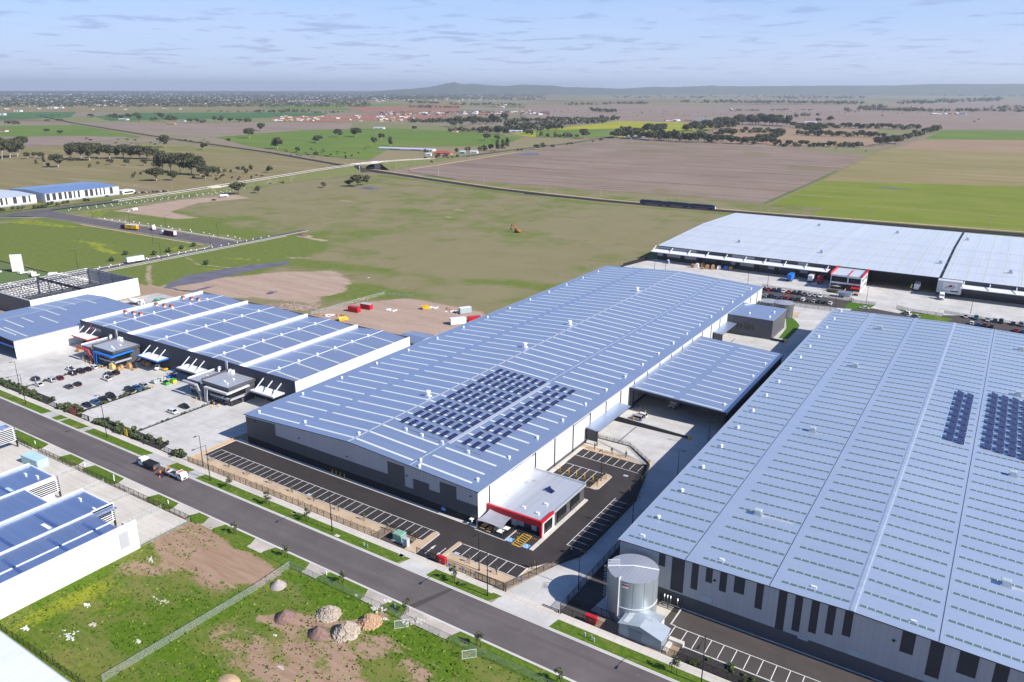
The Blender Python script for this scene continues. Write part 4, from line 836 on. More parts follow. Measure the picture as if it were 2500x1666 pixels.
for a in ((-98.6,160),(-97.4,162)): m=MB(); m.bar((a[0],a[1],4.5),(a[0],a[1],5.3),.06); m.bar((a[0]-1,a[1],4.7),(a[0]+1.2,a[1]+.3,4.7),.06); m.bar((a[0],a[1]-.8,4.7),(a[0],a[1]+.9,4.7),.06); m.build('antenna',M['steel'],rf,oo)
# shade sail, tables
sh=thing('shade_sail','grey shade sail stretched over the office patio','shade sail',(-97,142.5,0)); n=10; m=MB(); so_=(-97,142.5,0)
cs=[(-100.9,139.7,2.6),(-93.2,139.9,2.35),(-93.3,145.6,3.3),(-100.6,146.6,3.9)]
def sail(u,v):
    p=[cs[0][i]*(1-u)*(1-v)+cs[1][i]*u*(1-v)+cs[2][i]*u*v+cs[3][i]*(1-u)*v for i in range(3)]; q=1-.16*(4*u*(1-u))*abs(2*v-1)-0; 
    cxy=(-97,143); k=.14*(4*u*(1-u)*abs(2*v-1)**2+4*v*(1-v)*abs(2*u-1)**2); return (p[0]+(cxy[0]-p[0])*k,p[1]+(cxy[1]-p[1])*k,p[2]-.25*(4*u*(1-u)*v*(1-v)*4))
vs=[sail(i/n,j/n) for j in range(n+1) for i in range(n+1)]; m.add(vs,[(j*(n+1)+i,j*(n+1)+i+1,(j+1)*(n+1)+i+1,(j+1)*(n+1)+i) for j in range(n) for i in range(n)]); m.build('canopy',plain('sail_cloth',(.30,.30,.35),.8),sh,so_,True)
for c_ in cs[:3]: m=MB(); m.tube((c_[0],c_[1],0.1),c_,.07,.07,8); m.build('post',M['steel'],sh,so_)
for k,(x,y,w_) in enumerate(((-99.5,141.2,0),(-97.4,140.8,0),(-94.6,141,1),(-94,143,1))):
    tb_=thing('picnic_table',['dark picnic table nearest the warehouse corner','dark picnic table in the middle of the patio','white table near the patio railing','white table behind the other white table'][k],'table',(x,y,.12)); m=MB(); m.box(x-.75,y-.75,.82,x+.75,y+.75,.9); m.build('tabletop',M['white'] if w_ else M['wood'],tb_,(x,y,.12))
    for dx in (-.55,.55): m=MB(); m.box(x+dx-.06,y-.5,.12,x+dx+.06,y+.5,.82); m.build('leg',M['black'],tb_,(x,y,.12))
    for dy in (-1.15,1.15): m=MB(); m.box(x-.75,y+dy-.16,.5,x+.75,y+dy+.16,.57); m.box(x-.5,y+dy-.05,.12,x-.4,y+dy+.05,.5); m.box(x+.4,y+dy-.05,.12,x+.5,y+dy+.05,.5); m.build('bench',M['wood'] if not w_ else M['dark'],tb_,(x,y,.12))
# ---- loading canopy between the warehouses
cv=thing('loading_canopy','large metal truck canopy joining the long warehouse over the yard','canopy',(-84,267,0)); co=(-84,267,0)
cz=lambda x:8.3-1.5*(x+101.2)/34.5
m=MB()
for (u,mi) in ((0,0),(-.25,1)): 
    q=[(-101.1,232,cz(-101.1)+u),(-66.7,232,cz(-66.7)+u),(-66.7,301.8,cz(-66.7)+u),(-101.1,301.8,cz(-101.1)+u)]; m.poly(q if u==0 else q[::-1],mi)
m.box(-66.8,231.9,6.0,-66.55,301.9,6.82,2); m.loft([[(-101.1,y,cz(-101.1)-.8),(-66.7,y,cz(-66.7)-.8),(-66.7,y,cz(-66.7)+.02),(-101.1,y,cz(-101.1)+.02)] for y in (231.85,232)],1); m.loft([[(-101.1,y,cz(-101.1)-.8),(-66.7,y,cz(-66.7)-.8),(-66.7,y,cz(-66.7)+.02),(-101.1,y,cz(-101.1)+.02)] for y in (301.8,301.95)],1)
cr=m.build('roof',[M['zinc'],M['dark'],M['trim']],cv,co)
for r_ in range(13):
    y=233+5.35*r_
    for a,b in ((-99.5,-85.6),(-83.2,-68.8)):
        mm=MB(); mm.loft([[(a,yy,cz(a)+.05),(b,yy,cz(b)+.05),(b,yy,cz(b)-.02),(a,yy,cz(a)-.02)] for yy in (y,y+.6)]); mm.build('skylight',M['sky1'],cr,co)
for k in range(9): m=MB(); y=232.4+8.6*k; m.box(-67.5,y-.2,0,-67.05,y+.2,6.6); m.build('column',M['bluep'] if False else M['dark'],cv,co)
for k in range(8): m=MB(); y=232.4+8.6*k; m.box(-67.3,y+.25,1.5,-67.15,y+8.3,5.9); m.build('side_panel',M['mid'],cv,co)
for k in range(3): m=MB(); m.box(-101.2,233+k*33,0,-100.4,234+k*33,8); m.build('column',M['mid'],cv,co)
for k in range(4): capv(cr,co,-69.5,238+16*k,cz(-69.5),1.1)
def dock(label,y0,y1):
    d=thing('dock_canopy',label,'canopy',(-99,(y0+y1)/2,0)); o=(-99,(y0+y1)/2,0)
    m=MB(); m.loft([[(-101.2,y,5.35),(-96.8,y,5.0),(-96.8,y,5.2),(-101.2,y,5.55)] for y in (y0,y1)]); m.build('roof',M['zinc'],d,o)
    m=MB(); m.box(-101.2,y0-.15,1.4,-97,y0,5.0); m.build('end_wall',M['mid'],d,o)
    for x in (-101,-97): m=MB(); m.box(x-.12,y0-.4,0,x+.12,y0-.16,5.1); m.build('post',M['black'],d,o)
    for k in range(4): m=MB(); y=y0+3+k*(y1-y0-6)/3; m.box(-101.38,y-1.3,.9,-101.25,y+1.3,4.2); m.build('dock_door',M['pale'],d,o)
dock('sloping dock canopy beside the sunlit side wall',199.6,223.6); dock('sloping dock canopy beside the dark box building',319.4,343.8)
# ---- dark box building
bx=thing('plant_building','dark grey box building attached to the far end of the long warehouse','building',(-91,350,0)); bo=(-91,350,0)
m=MB(); m.box(-101.2,339,0,-80.9,361.6,8.9); m.build('wall',plain('dark_box_panel',(.10,.10,.115),.55,0,.35,.04,.2),bx,bo)
m=MB(); m.loft([[(-101.3,y,9.05),(-80.7,y,8.95),(-80.7,y,9.15),(-101.3,y,9.25)] for y in (338.8,361.8)]); br_=m.build('roof',M['zinc'],bx,bo)
for k in range(5): m=MB(); x=-96.6+1.75*k; m.box(x-.55,338.93,3.1,x+.55,338.99,5.6); m.build('window',M['glass'],bx,bo)
for x,y in ((-83.6,343),(-84,352),(-93,344)): capv(br_,bo,x,y,9.2,1.3)
m=MB()
for k in range(3): m.bar((-99.5+k*.5,357,9.6),(-97+k*.5,361,9.6),.08)
m.build('roof_rails',M['cap'],br_,bo)
for a,b,yy,h0,h1,lab in ((-101.3,-74.9,220.4,1.9,.8,'long dark ramp wall with a yellow end in the loading yard'),(-80.9,-74.9,338.4,1.3,1.0,'short dark ramp wall beside the box building')):
    w_=thing('ramp_wall',lab,'wall',((a+b)/2,yy,0)); o=((a+b)/2,yy,0); m=MB(); m.loft([[(x,yy-.15,0),(x,yy+.15,0),(x,yy+.15,hh),(x,yy-.15,hh)] for x,hh in ((a,h0),(b,h1))]); m.build('wall',M['dark'],w_,o)
    m=MB(); m.box(b,yy-.45,0,b+.9,yy+.45,h1+.1); m.build('end_block',M['yellow'],w_,o)
w_=thing('retaining_wall','black retaining wall stepping round the upper car park','wall',(-80,195,0)); o=(-80,195,0); m=MB()
for a,b in (((-101.3,203.4),(-87.6,203.4)),((-87.6,203.4),(-77.7,195.8)),((-77.7,195.8),(-72.75,174.8)),((-72.75,174.8),(-72.75,145)),((-72.75,145),(-75.7,138.2))): m.bar((*a,.45),(*b,.45),.28,1.1)
m.build('wall',M['dark'],w_,o); m=MB(); m.poly([(-101.2,198.3,.06),(-88.6,198.3,.06),(-80.5,195.6,.06),(-78.2,195.7,.5),(-87.7,203.1,.9),(-101.2,203.1,.9)]); m.build('sloped_bank',M['path'],w_,o)
m=MB(); m.box(-78,195.2,0,-77.5,195.7,1.5); m.build('yellow_post',M['yellow'],w_,o)
# ---- C: row of units at the left
C=thing('unit_row','row of four blue roofed factory units with a dark front wall','factory units',(-265,198,0)); cO=(-265,198,0)
ridges=[-316.8,-280.0,-243.7,-213.0]; val=[-333.0,-299.0,-258.4,-227.9,-198.6]; zv,zr_=9.5,10.35
m=MB()
for k,xr in enumerate(ridges):
    a,b=val[k],val[k+1]
    for p,q,zp,zq in ((a,xr,zv,zr_),(xr,b,zr_,zv)): m.poly([(p,168.3,zp),(q,168.3,zq),(q,229.4,zq),(p,229.4,zp)])
cr=m.build('roof',M['zincL'],C,cO)
m=MB(); m.box(-333.3,168.0,0,-198.3,168.3,10.55); m.box(-333.3,229.4,0,-198.3,229.7,10.0); m.build('front_wall',plain('navy_grey_precast',(.062,.066,.085),.7,0,.3,.08),C,cO)
for a,z in ((-198.6,10.2),(-333.3,10.4)): m=MB(); m.box(a,168.3,0,a+.3,229.4,z); m.build('side_wall',M['tilt'],C,cO)
for k,x in enumerate(val[:-1]): m=MB(); m.box(x-.55,168.3,zv-.4,x+.55,229.6,10.45); m.build('parapet',M['cap'],cr,cO)
for xr in ridges: m=MB(); m.loft([[(xr-.3,y,zr_+.01),(xr,y,zr_+.09),(xr+.3,y,zr_+.01)] for y in (168.3,229.5)],0,False); m.build('ridge_cap',M['cap'],cr,cO)
for k,xr in enumerate(ridges):
    for j in range(6): 
        y=174+9.3*j; m=MB(); m.obox(xr,y,zr_,.9,.8,.5,0,0,.15,.15); m.tube((xr,y,zr_+.5),(xr,y,zr_+.75),.45,.3,8); m.build('roof_vent',M['cap'],cr,cO)
    for j in range(6):
        y=171.5+9.9*j
        for a,b in ((val[k]+1.2,xr-.6),(xr+.6,val[k+1]-1.2)):
            z=lambda x:(zv+(zr_-zv)*(x-val[k])/(xr-val[k])) if x<xr else (zr_-(zr_-zv)*(x-xr)/(val[k+1]-xr))
            mm=MB(); mm.poly([(a,y,z(a)+.03),(b,y,z(b)+.03),(b,y+.75,z(b)+.03),(a,y+.75,z(a)+.03)]); mm.build('skylight',M['sky3'],cr,cO)
for x,y in ((-329.7,186.8),(-324,187.3),(-319.2,187.7),(-329.9,202.3),(-324.1,202.7),(-319.3,203.1),(-330.3,216.8),(-324.4,217.3),(-319.8,217.9)):
    z=zv+(zr_-zv)*(x+333)/16.2; m=MB(); m.box(x-.55,y-.55,z-.1,x+.55,y+.55,z+.45,1); m.obox(x,y,z+.45,1.5,1.5,.95,0,0,.1,.1); m.build('exhaust_fan',[plain('rust_red',(.33,.10,.075),.6),M['cap']],cr,cO)
for x in (-305.5,-234.5):
    m=MB(); m.box(x-.55,167.6,0,x+.55,168.0,11.0); m.build('fin_wall',M['light'],C,cO)
    for dx in (-3.6,2.2,3.9): m=MB(); m.box(x+dx-.35,166.9,7.0,x+dx+.35,167.98,8.3); m.box(x+dx-.25,166.6,6.3,x+dx+.25,166.95,7.9); m.build('duct',M['cap'],C,cO)
# sign on the front wall: red mark and white lettering
sg_=MB(); sg_.box(-325.6,167.9,7.6,-324.2,167.99,9.7); sgo=sg_.build('sign_mark',plain('sign_red',(.42,.03,.10),.5),C,cO)
def text(s,size,name,mat,parent,o,loc,rot,ex=.01):
    cu=bpy.data.curves.new(name,'FONT'); cu.body=s; cu.size=size; cu.extrude=ex; ob=bpy.data.objects.new(name,cu); COL.objects.link(ob)
    dg=bpy.context.evaluated_depsgraph_get(); me=bpy.data.meshes.new_from_object(ob.evaluated_get(dg)); bpy.data.objects.remove(ob); me.materials.clear(); me.materials.append(mat)
    n=bpy.data.objects.new(name,me); COL.objects.link(n); n.rotation_euler=rot; n.location=tuple(loc[i]-o[i] for i in range(3)); n.parent=parent; return n
m=MB()
for k in range(8):
    x=-323.6+.8*k; m.box(x,167.95,8.15,x+.16,167.99,8.95); m.box(x+.16,167.95,8.8 if k%2 else 8.5,x+.5,167.99,8.95 if k%2 else 8.64); m.box(x+.16,167.95,8.15,x+.5,167.99,8.28)
m.build('sign_letters',M['white'],C,cO)
m=MB(); m.box(-321.5,167.95,7.7,-317.6,167.99,7.85); m.build('sign_strap_line',M['white'],C,cO)
# canopies on the front, hung from raking rods
for k,(xa,xb,mt,nm) in enumerate(((-332,-319.8,'redd','red edged loading canopy of the first unit'),(-283.8,-270.5,'blue','blue edged loading canopy of the second unit'),(-258.3,-246.3,'light','grey loading canopy of the third unit'),(-215.8,-203.6,'pale','grey loading canopy of the last unit'))):
    d=thing('canopy',nm,'canopy',((xa+xb)/2,165.5,0)); o=((xa+xb)/2,165.5,0)
    m=MB(); m.box(xa+.1,162.9,4.95,xb-.1,167.98,5.2); m.build('roof_sheet',M['cap'],d,o)
    m=MB(); m.box(xa,162.6,4.75,xb,162.88,5.28); m.box(xa,162.88,4.75,xa+.1,167.9,5.28); m.box(xb-.1,162.88,4.75,xb,167.9,5.28); m.build('fascia',M[mt],d,o)
    for f in (.12,.5,.88): x=xa+(xb-xa)*f; m=MB(); m.bar((x,163.6,5.3),(x,167.95,8.4),.26); m.build('rod',M['cap'],d,o)
    m=MB(); m.box(xa+.8,167.9,.05,xb-1.2,167.99,4.6); m.build('roller_door',M['dark'],d,o)
# paired offices with leaning frames
def office(dx,cA,cB,tagA,tagB,num):
    # left block
    oA=(dx-9.0,162.5,0); a=thing('unit_office',tagA,'office',oA); X=dx
    m=MB(); m.prism([(X-13.2,157.2),(X-5.4,157.2),(X-5.4,167.9),(X-13.2,167.9)],0,5.9); m.build('wall',M['mid'],a,oA)
    m=MB(); m.prism([(X-13.3,156.6),(X-5.3,156.6),(X-5.3,167.95),(X-13.3,167.95)],5.92,6.15); rA=m.build('roof',M['zincO'],a,oA)
    m=MB(); m.box(X-13.4,156.5,5.6,X-13.1,167.9,6.45); m.box(X-5.9,156.5,5.6,X-4.9,167.9,6.75); m.build('parapet',M['cap'],a,oA)
    m=MB(); m.bar((X-14.6,155.4,5.3),(X-7.0,155.4,5.3),1.1,.55); m.bar((X-7.0,155.4,5.3),(X-4.6,155.6,0),.5,1.1); m.build('leaning_frame',M[cA],a,oA)
    m=MB(); m.box(X-13.0,157.05,1.0,X-7.4,157.19,2.4); w1=m.build('window',M['glass'],a,oA); m=MB(); m.box(X-13.0,157.05,3.1,X-7.8,157.19,4.9); m.build('window',M['glass'],a,oA); m=MB(); m.box(X-13.1,156.95,2.5,X-7.2,157.18,2.95); m.build('spandrel',M['light'],a,oA)
    m=MB(); m.box(X-8.6,157.0,0,X-6.8,157.19,2.3); m.build('door',M['steel'],a,oA)
    m=MB(); m.box(X-9.8,161.5,6.15,X-8.2,162.1,6.45); m.build('roof_vent',M['cap'],rA,oA)
    if num: text(num,1.15,'number',M['white'],a,oA,(X-13.0,156.93,2.3),(rad(90),0,0))
    # right block
    oB=(dx+2.5,162.5,0); b=thing('unit_office',tagB,'office',oB)
    m=MB(); m.loft([[(X-3.0+(0 if z<3 else -1.2),157.2,z),(X+9.6,157.2,z),(X+9.6,167.9,z),(X-3.0+(0 if z<3 else -1.2),167.9,z)] for z in (0,2.9,7.0)]); m.build('wall',M['mid'],b,oB)
    m=MB(); m.box(X-4.5,156.4,7.02,X+10.1,167.95,7.25); rB=m.build('roof',M['zincO'],b,oB)
    m=MB(); m.box(X-4.8,156.3,6.3,X-4.4,167.9,7.9); m.box(X+9.9,156.35,6.4,X+10.2,167.9,7.4); m.box(X-4.4,156.2,6.2,X+10.2,156.4,7.3); m.build('parapet',M['mid'],b,oB)
    m=MB(); m.bar((X-2.4,155.6,0),(X-1.6,155.4,5.7),.6,1.0); m.bar((X-1.9,155.3,5.6),(X+10.6,155.3,5.6),1.0,.6); m.bar((X+10.5,155.0,5.6),(X+10.5,164.5,5.9),.9,.6); m.build('leaning_frame',M[cB],b,oB)
    m=MB(); m.box(X-.6,157.0,3.2,X+9.5,157.18,5.2); m.box(X+9.61,157.3,3.2,X+9.72,163.5,5.4); w2=m.build('window',M['glass'],b,oB)
    m=MB(); m.box(X-.9,156.3,2.45,X+10.2,157.15,3.05); m.box(X+9.62,156.3,2.45,X+10.3,163.5,3.05); m.build('balcony_band',M['light'],b,oB)
    m=MB(); m.box(X+.4,157.0,0,X+4.4,157.18,2.4); m.box(X+5.2,157.02,.3,X+9.4,157.18,2.3); m.box(X+9.61,157.5,.3,X+9.7,161.5,2.3); m.build('shop_glass',M['glass'],b,oB)
    for k in range(4): m=MB(); x=X+.4+1.3*k; m.box(x-.05,156.93,0,x+.05,157.0,2.4); m.build('mullion',M['steel'],b,oB)
    for x,y in ((X+3,160),(X+5.8,159),(X+4,163)): m=MB(); m.box(x-.6,y-.25,7.25,x+.6,y+.25,7.6); m.build('roof_vent',M['cap'],rB,oB)
office(-299.6,'redd','blue','left unit office with a leaning red frame','unit office with a bright blue frame over dark windows',None)
office(-229.0,'light','pale','left unit office with a leaning grey frame and white number','corner unit office with a pale grey frame and glass band','23')
# ---- D: shed left of the units
D=Shed('blue grey shed with a long sunlit precast side wall left of the units',-383,-335,141,199,-367.5,8.2,9.2,7.9); D.roof(M['zincL'],.1,.25)
m=MB(); m.box(-335.25,141,0,-335,199,7.75); m.build('side_wall',M['tilt'],D.root,D.o)
m=MB(); m.poly([(-335.3,199,0),(-383,199,0),(-383,199,8.1),(-367.5,199,9.1),(-335.3,199,7.8)]); m.poly([(-383,199,0),(-383,149,0),(-383,149,8.1),(-383,199,8.1)]); m.poly([(-383,149,0),(-335.3,149,0),(-335.3,149,7.8),(-367.5,149,9.1),(-383,149,8.1)]); m.build('wall',M['mid'],D.root,D.o)
m=MB(); m.box(-383,141.2,4.6,-335.4,141.6,5.4); m.build('blue_beam',M['blue'],D.root,D.o)
for x in (-359,-383): m=MB(); m.box(x-.2,141.2,0,x+.2,141.6,8); m.build('column',M['mid'],D.root,D.o)
for y,a,b in ((145,-366,-342),(152,-366,-350),(158,-364,-354),(164,-360,-345),(170,-382,-355),(176,-382,-360),(183,-382,-366),(190,-381,-360),(147,-356,-337)):
    for p,q in ((a,min(b,D.xr-.4)),(max(a,D.xr+.4),b)):
        if q-p>1: m=MB(); D.stripbox(m,p,q,y,y+.7,.03); m.build('skylight',M['sky3'],D.roofo,D.o)
# ---- E: steel frame under construction
E_=thing('steel_frame_shed','roofless shed under construction with open steel trusses and white precast walls','building',(-413,202,0)); eo=(-413,202,0)
m=MB(); m.box(-389.8,174.6,0,-389.4,230.4,9.2); m.box(-437.5,230.0,0,-389.8,230.4,9.0); m.build('wall',M['tilt'],E_,eo)
m=MB(); m.box(-437.9,174.6,0,-437.5,230.4,9.0); m.build('wall',M['tilt'],E_,eo); m=MB(); m.box(-437.5,174.6,0,-389.8,174.95,9.1); m.build('front_wall',M['mid'],E_,eo)
m=MB(); m.poly([(-437.5,174.95,.08),(-389.8,174.95,.08),(-389.8,230,.08),(-437.5,230,.08)]); m.build('floor_slab',M['concdark'] if False else plain('shade_dark_slab',(.16,.15,.15),.9),E_,eo)  # slab colour darkened to stand for the shadow inside the open frame
mb=plain('galv_truss_shade_blue',(.10,.12,.165),.45,.5,.4,.1)  # blue grey steel, its colour also darkened for the interior shade
for k in range(6):
    x=-435.2+8.7*k; m=MB(); m.bar((x,175,8.9),(x,230,8.9),.28); m.bar((x,175,7.7),(x,230,7.7),.22)
    for j in range(22): y=175+2.5*j; m.bar((x,y,7.7 if j%2 else 8.9),(x,y+2.5,8.9 if j%2 else 7.7),.12)
    m.build('truss',mb,E_,eo)
for j in range(37):
    y=175.7+1.5*j
    if 24<j<27 or j%9==8: continue
    m=MB(); m.box(-437.4,y-.09,9.0,-389.8,y+.09,9.22); m.build('purlin',mb,E_,eo)
m=MB(); m.box(-437.4,201.7,8.2,-389.8,202.3,9.3); m.build('ridge_beam',M['dark'],E_,eo)
for x in (-437,-426,-413,-402,-390.2):
    for y in (175.3,202,229.6): m=MB(); m.box(x-.18,y-.18,.08,x+.18,y+.18,8.6); m.build('column',mb,E_,eo)
m=MB(); m.box(-438,174.4,9.2,-389.3,174.7,9.6); m.box(-389.8,174.7,9.21,-389.35,230.4,9.45); m.build('edge_capping',M['cap'],E_,eo)
# ---- G: near left blue roofed sheds
def nearshed(label,x0,x1,y0,y1,zl,zh,white=False,low=None):
    s=thing('shed',label,'shed',((x0+x1)/2,(y0+y1)/2,0)); o=((x0+x1)/2,(y0+y1)/2,0)
    m=MB(); m.box(x0,y0,0,x1,y1,zl-.3); m.build('wall',M['panelw'],s,o); return s,o
# roof heights match the photographed corners at about 7.5 m
g=thing('near_sheds','near blue roofed sheds with a long white precast wall and curved white parapets','sheds',(-195,60,0)); go=(-195,60,0)
m=MB(); m.box(-165.1,-5,0,-164.8,87.7,7.9); m.box(-171,87.4,0,-165.1,87.7,5.2); m.build('side_wall',M['tilt'],g,go)
m=MB(); m.box(-164.79,83,2.0,-164.76,85.4,6.2); m.build('wall_patch',M['light'],g,go)
def groof(xa,xb,y0,y1,za,zb,wl):
    # curved sheet: steep white lip at the left edge, then a shallow fall to the right
    n=8; xs=[xa+(xb-xa)*(i/n)**2 for i in range(n+1)]; zs=[za+(zb-za)*(1-(1-i/n)**3) for i in range(n+1)]
    m=MB()
    for i in range(n): m.poly([(xs[i],y0,zs[i]),(xs[i+1],y0,zs[i+1]),(xs[i+1],y1,zs[i+1]),(xs[i],y1,zs[i])])
    return m.build('roof',M['zincB'],g,go,True)
rg1=groof(-190.6,-177.4,-5,89.2,7.35,7.0,0); rg2=groof(-177.0,-165.2,-5,84.0,7.6,7.0,0); rg3=groof(-217,-204,-5,89,7.35,7.0,0); rg4=groof(-203.6,-191,-5,81,7.6,7.0,0); rg5=groof(-231,-217.4,-5,72,7.0,6.6,0)
rg6=groof(-252,-249.4,-5,99,7.5,6.9,0); rg7=groof(-177.0,-175,84.0,89.2,7.3,7.05,0)
m=MB(); m.box(-177.4,83.9,6.9,-177.0,89.4,8.0)
for x,y1 in ((-190.9,89.3),(-177.25,89.2),(-203.8,88.9),(-217.3,89)): m.box(x-.25,-5,6.6,x+.25,y1,7.75)
m.box(-190.6,89.0,6.4,-177.2,89.35,7.3); m.box(-217,88.9,6.4,-204,89.2,7.3); m.box(-203.6,80.9,6.4,-191.2,81.2,7.3); m.build('parapet',M['cap'],g,go)
m=MB(); m.box(-230.9,60,0,-177.3,72,6.4); m.box(-217,72,0,-190.9,80.5,6.3); m.box(-217,80.5,0,-205.4,88.6,3.0); m.box(-190.6,80,0,-178.8,88.6,3.0); m.box(-177,60,0,-165.2,83.8,6.8); m.build('wall',M['panelw'],g,go)
for x0,x1,y in ((-190,-179,89.0),(-216,-206.6,88.9)):
    m=MB(); m.box(x0,y-.25,3.0,x1,y-.1,6.3); m.build('shopfront_glass',M['glass'],g,go)
for (x0,x1,y0,y1) in ((-178.6,-178.3,84.4,89.6),(-205.4,-205.1,80.6,89.9),(-248.8,-248.5,80,99.6)):   # slatted screens facing the sun
    m=MB(); m.box(x0,y0,2.6,x1,y1,6.6,1)
    for k in range(8): z=2.5+.58*k; m.box(x1,y0-.1,z,x1+.16,y1+.1,z+.14,0)
    m.box(x1,y1-.5,2.4,x1+.2,y1-.3,6.8,0); m.box(x1-.4,y1-.1,0,x1,y1+.3,6.7,1); m.build('slatted_screen',[M['cap'],M['glass']],g,go)
for x,y in ((-187,86.3),(-179.4,85.6),(-212.5,85.5),(-208.5,86.6)): m=MB(); m.box(x-.5,y-.22,7.1,x+.5,y+.22,7.5); m.build('roof_vent',M['cap'],g,go)
for (xa,xb,y,z) in ((-175.5,-166,80,7.08),(-175.5,-166,72,7.08),(-175.5,-166,62,7.08),(-189,-178,76,7.08),(-189,-178,66,7.08),(-215,-205,78,7.08)):
    m=MB(); n=int((xb-xa)/1.0)
    for k in range(n): m.box(xa+k,y,z,xa+k+.72,y+.75,z+.06)
    m.build('skylight',plain('dark_blue_skylight',(.05,.10,.27),.3,0,.5,.1),rg1,go)
m=MB(); m.box(-183,74.5,7.1,-179.5,75.4,7.16); m.build('skylight',M['cap'],rg1,go); m=MB(); m.box(-209,78.6,7.1,-206,79.5,7.16); m.build('skylight',plain('pale_green_skylight',(.42,.62,.58),.4),rg3,go)
m=MB(); m.box(-170.3,-5,7.02,-170.0,84,7.14); m.build('roof_seam',M['cap'],rg2,go)
# low white-roofed shed in the corner
h_=thing('shed','white ribbed roof cutting the bottom left corner','shed',(-145,30,0)); ho=(-145,30,0)
m=MB(); m.box(-175,10,0,-124,49.9,6.4); m.build('wall',M['panelw'],h_,ho); m=MB(); m.loft([[(-175.4,y,6.5+.02*(50-y)),(-122,y,6.5+.02*(50-y)),(-122,y,6.7+.02*(50-y)),(-175.4,y,6.7+.02*(50-y))] for y in (9,50.5)]); m.build('roof',roofmetal('white_ribbed_roof',(.80,.82,.82),.1,.5,.4,1,.03),h_,ho)
m=MB(); m.box(-175.4,50.5,6.3,-122,50.75,6.62); m.build('gutter',M['trim'],h_,ho)
# blue site shed beside the near sheds
def site_shed(name,label,x,y,L,Wd,H,mat,roofm=None,rot=0,door=True,z=0):
    s=thing(name,label,'container',(x,y,z),None,rot); m=MB(); m.obox(0,0,.12,L,Wd,H-.12); 
    for k in range(int(L/.6)): 
        xx=-L/2+.3+.6*k; m.box(xx-.1,-Wd/2-.04,.25,xx+.1,-Wd/2,H-.2); m.box(xx-.1,Wd/2,.25,xx+.1,Wd/2+.04,H-.2)
    m.build('body',mat,s); m=MB(); m.obox(0,0,H,L+.06,Wd+.06,.08); m.build('roof',roofm or mat,s)
    if door: m=MB(); m.box(L/2,-Wd*.4,.2,L/2+.05,-.03,H-.15); m.box(L/2,.03,.2,L/2+.05,Wd*.4,H-.15); m.build('door',mat,s)
    m=MB()
    for a in (-1,1):
        for b in (-1,1): m.box(a*(L/2-.1)-.1,b*(Wd/2-.1)-.1,0,a*(L/2-.1)+.1,b*(Wd/2-.1)+.1,.14)
    m.build('corner_feet',M['black'],s); return s
site_shed('site_shed','pale blue flat roofed site shed behind the near sheds',-231.8,96.6,8.5,3.2,2.6,plain('pale_blue_sheet',(.42,.62,.66),.5),None,rad(3))
# ---- F: far white warehouse
Fz=thing('warehouse','enormous white roofed warehouse across the far yard with a long dock canopy','warehouse',(-80,555,0)); fo=(-80,555,0)
zf=lambda y: 9.5+2.5*(y-471.5)/86 if y<557.5 else 12-2.1*(y-557.5)/77
m=MB(); x0,x1=-191.3,60
for xa,xb in ((x0,-27.3),(-25.9,x1)):
    m.poly([(xa,471,zf(471)),(xb,471,zf(471)),(xb,557.5,12),(xa,557.5,12)],0); m.poly([(xa,557.5,12),(xb,557.5,12),(xb,635,zf(635)),(xa,635,zf(635))],0)
m.poly([(-27.3,471,zf(471)-.5),(-25.9,471,zf(471)-.5),(-25.9,557.5,11.5),(-27.3,557.5,11.5)],1); m.poly([(-27.3,557.5,11.5),(-25.9,557.5,11.5),(-25.9,635,zf(635)-.5),(-27.3,635,zf(635)-.5)],1)
for y in (471,635): m.box(x0,y-.15,zf(y)-.5,x1,y+.15,zf(y)-.01,2)
fr=m.build('roof',[M['zincF'],M['black'],M['dark']],Fz,fo)
m=MB()
for xa,xb,mi in ((x0,-165,2),(-165,-142,1),(-142,-128,2),(-128,-119,1),(-119,-112,2),(-112,-102,1),(-102,-96,2),(-96,-63,1),(-27.3,-16,0),(-16,x1,1)):
    m.poly([(xa,472,0),(xb,472,0),(xb,472,2.6),(xa,472,2.6)],0 if xa!=-27.3 else 1); m.poly([(xa,472,2.6),(xb,472,2.6),(xb,472,9.2),(xa,472,9.2)],mi)
m.poly([(x0,634.5,0),(x0,472,0),(x0,472,9.2),(x0,557.5,11.7),(x0,634.5,9.6)],1); m.poly([(x1,634.5,0),(x0,634.5,0),(x0,634.5,9.6),(x1,634.5,9.6)],1)
m.poly([(-63,490,0),(-27.3,490,0),(-27.3,490,9.6),(-63,490,9.6)],0); m.poly([(-63,472,0),(-63,490,0),(-63,490,9.4),(-63,472,9.2)],0); m.poly([(-27.3,490,0),(-27.3,472,0),(-27.3,472,9.2),(-27.3,490,9.4)],0)
m.build('wall',[M['dark'],M['mid'],M['light']],Fz,fo)
rest=MB()
for k in range(17):
    y=474+9.6*k if k<9 else 474+9.6*k
    for j in range(29):
        x=-187+8.6*j
        if y>628: continue
        mm=rest; mm.box(x-.22,y,zf(y)-.0,x+.22,y+.01,zf(y)+.03) if False else mm.poly([(x-.25,y+1,zf(y+1)+.04),(x+.25,y+1,zf(y+1)+.04),(x+.25,y+8.4,zf(y+8.4)+.04),(x-.25,y+8.4,zf(y+8.4)+.04)])
tag(rest.build('skylight',plain('yellow_green_skylight',(.55,.62,.50),.5,.2),fr,fo),kind='stuff')
m=MB()
for y in (490.5,509.5,530,551): m.poly([(x0,y,zf(y)+.03),(x1,y,zf(y)+.03),(x1,y+.5,zf(y+.5)+.03),(x0,y+.5,zf(y+.5)+.03)])
m.build('roof_seam',M['trim'],fr,fo)
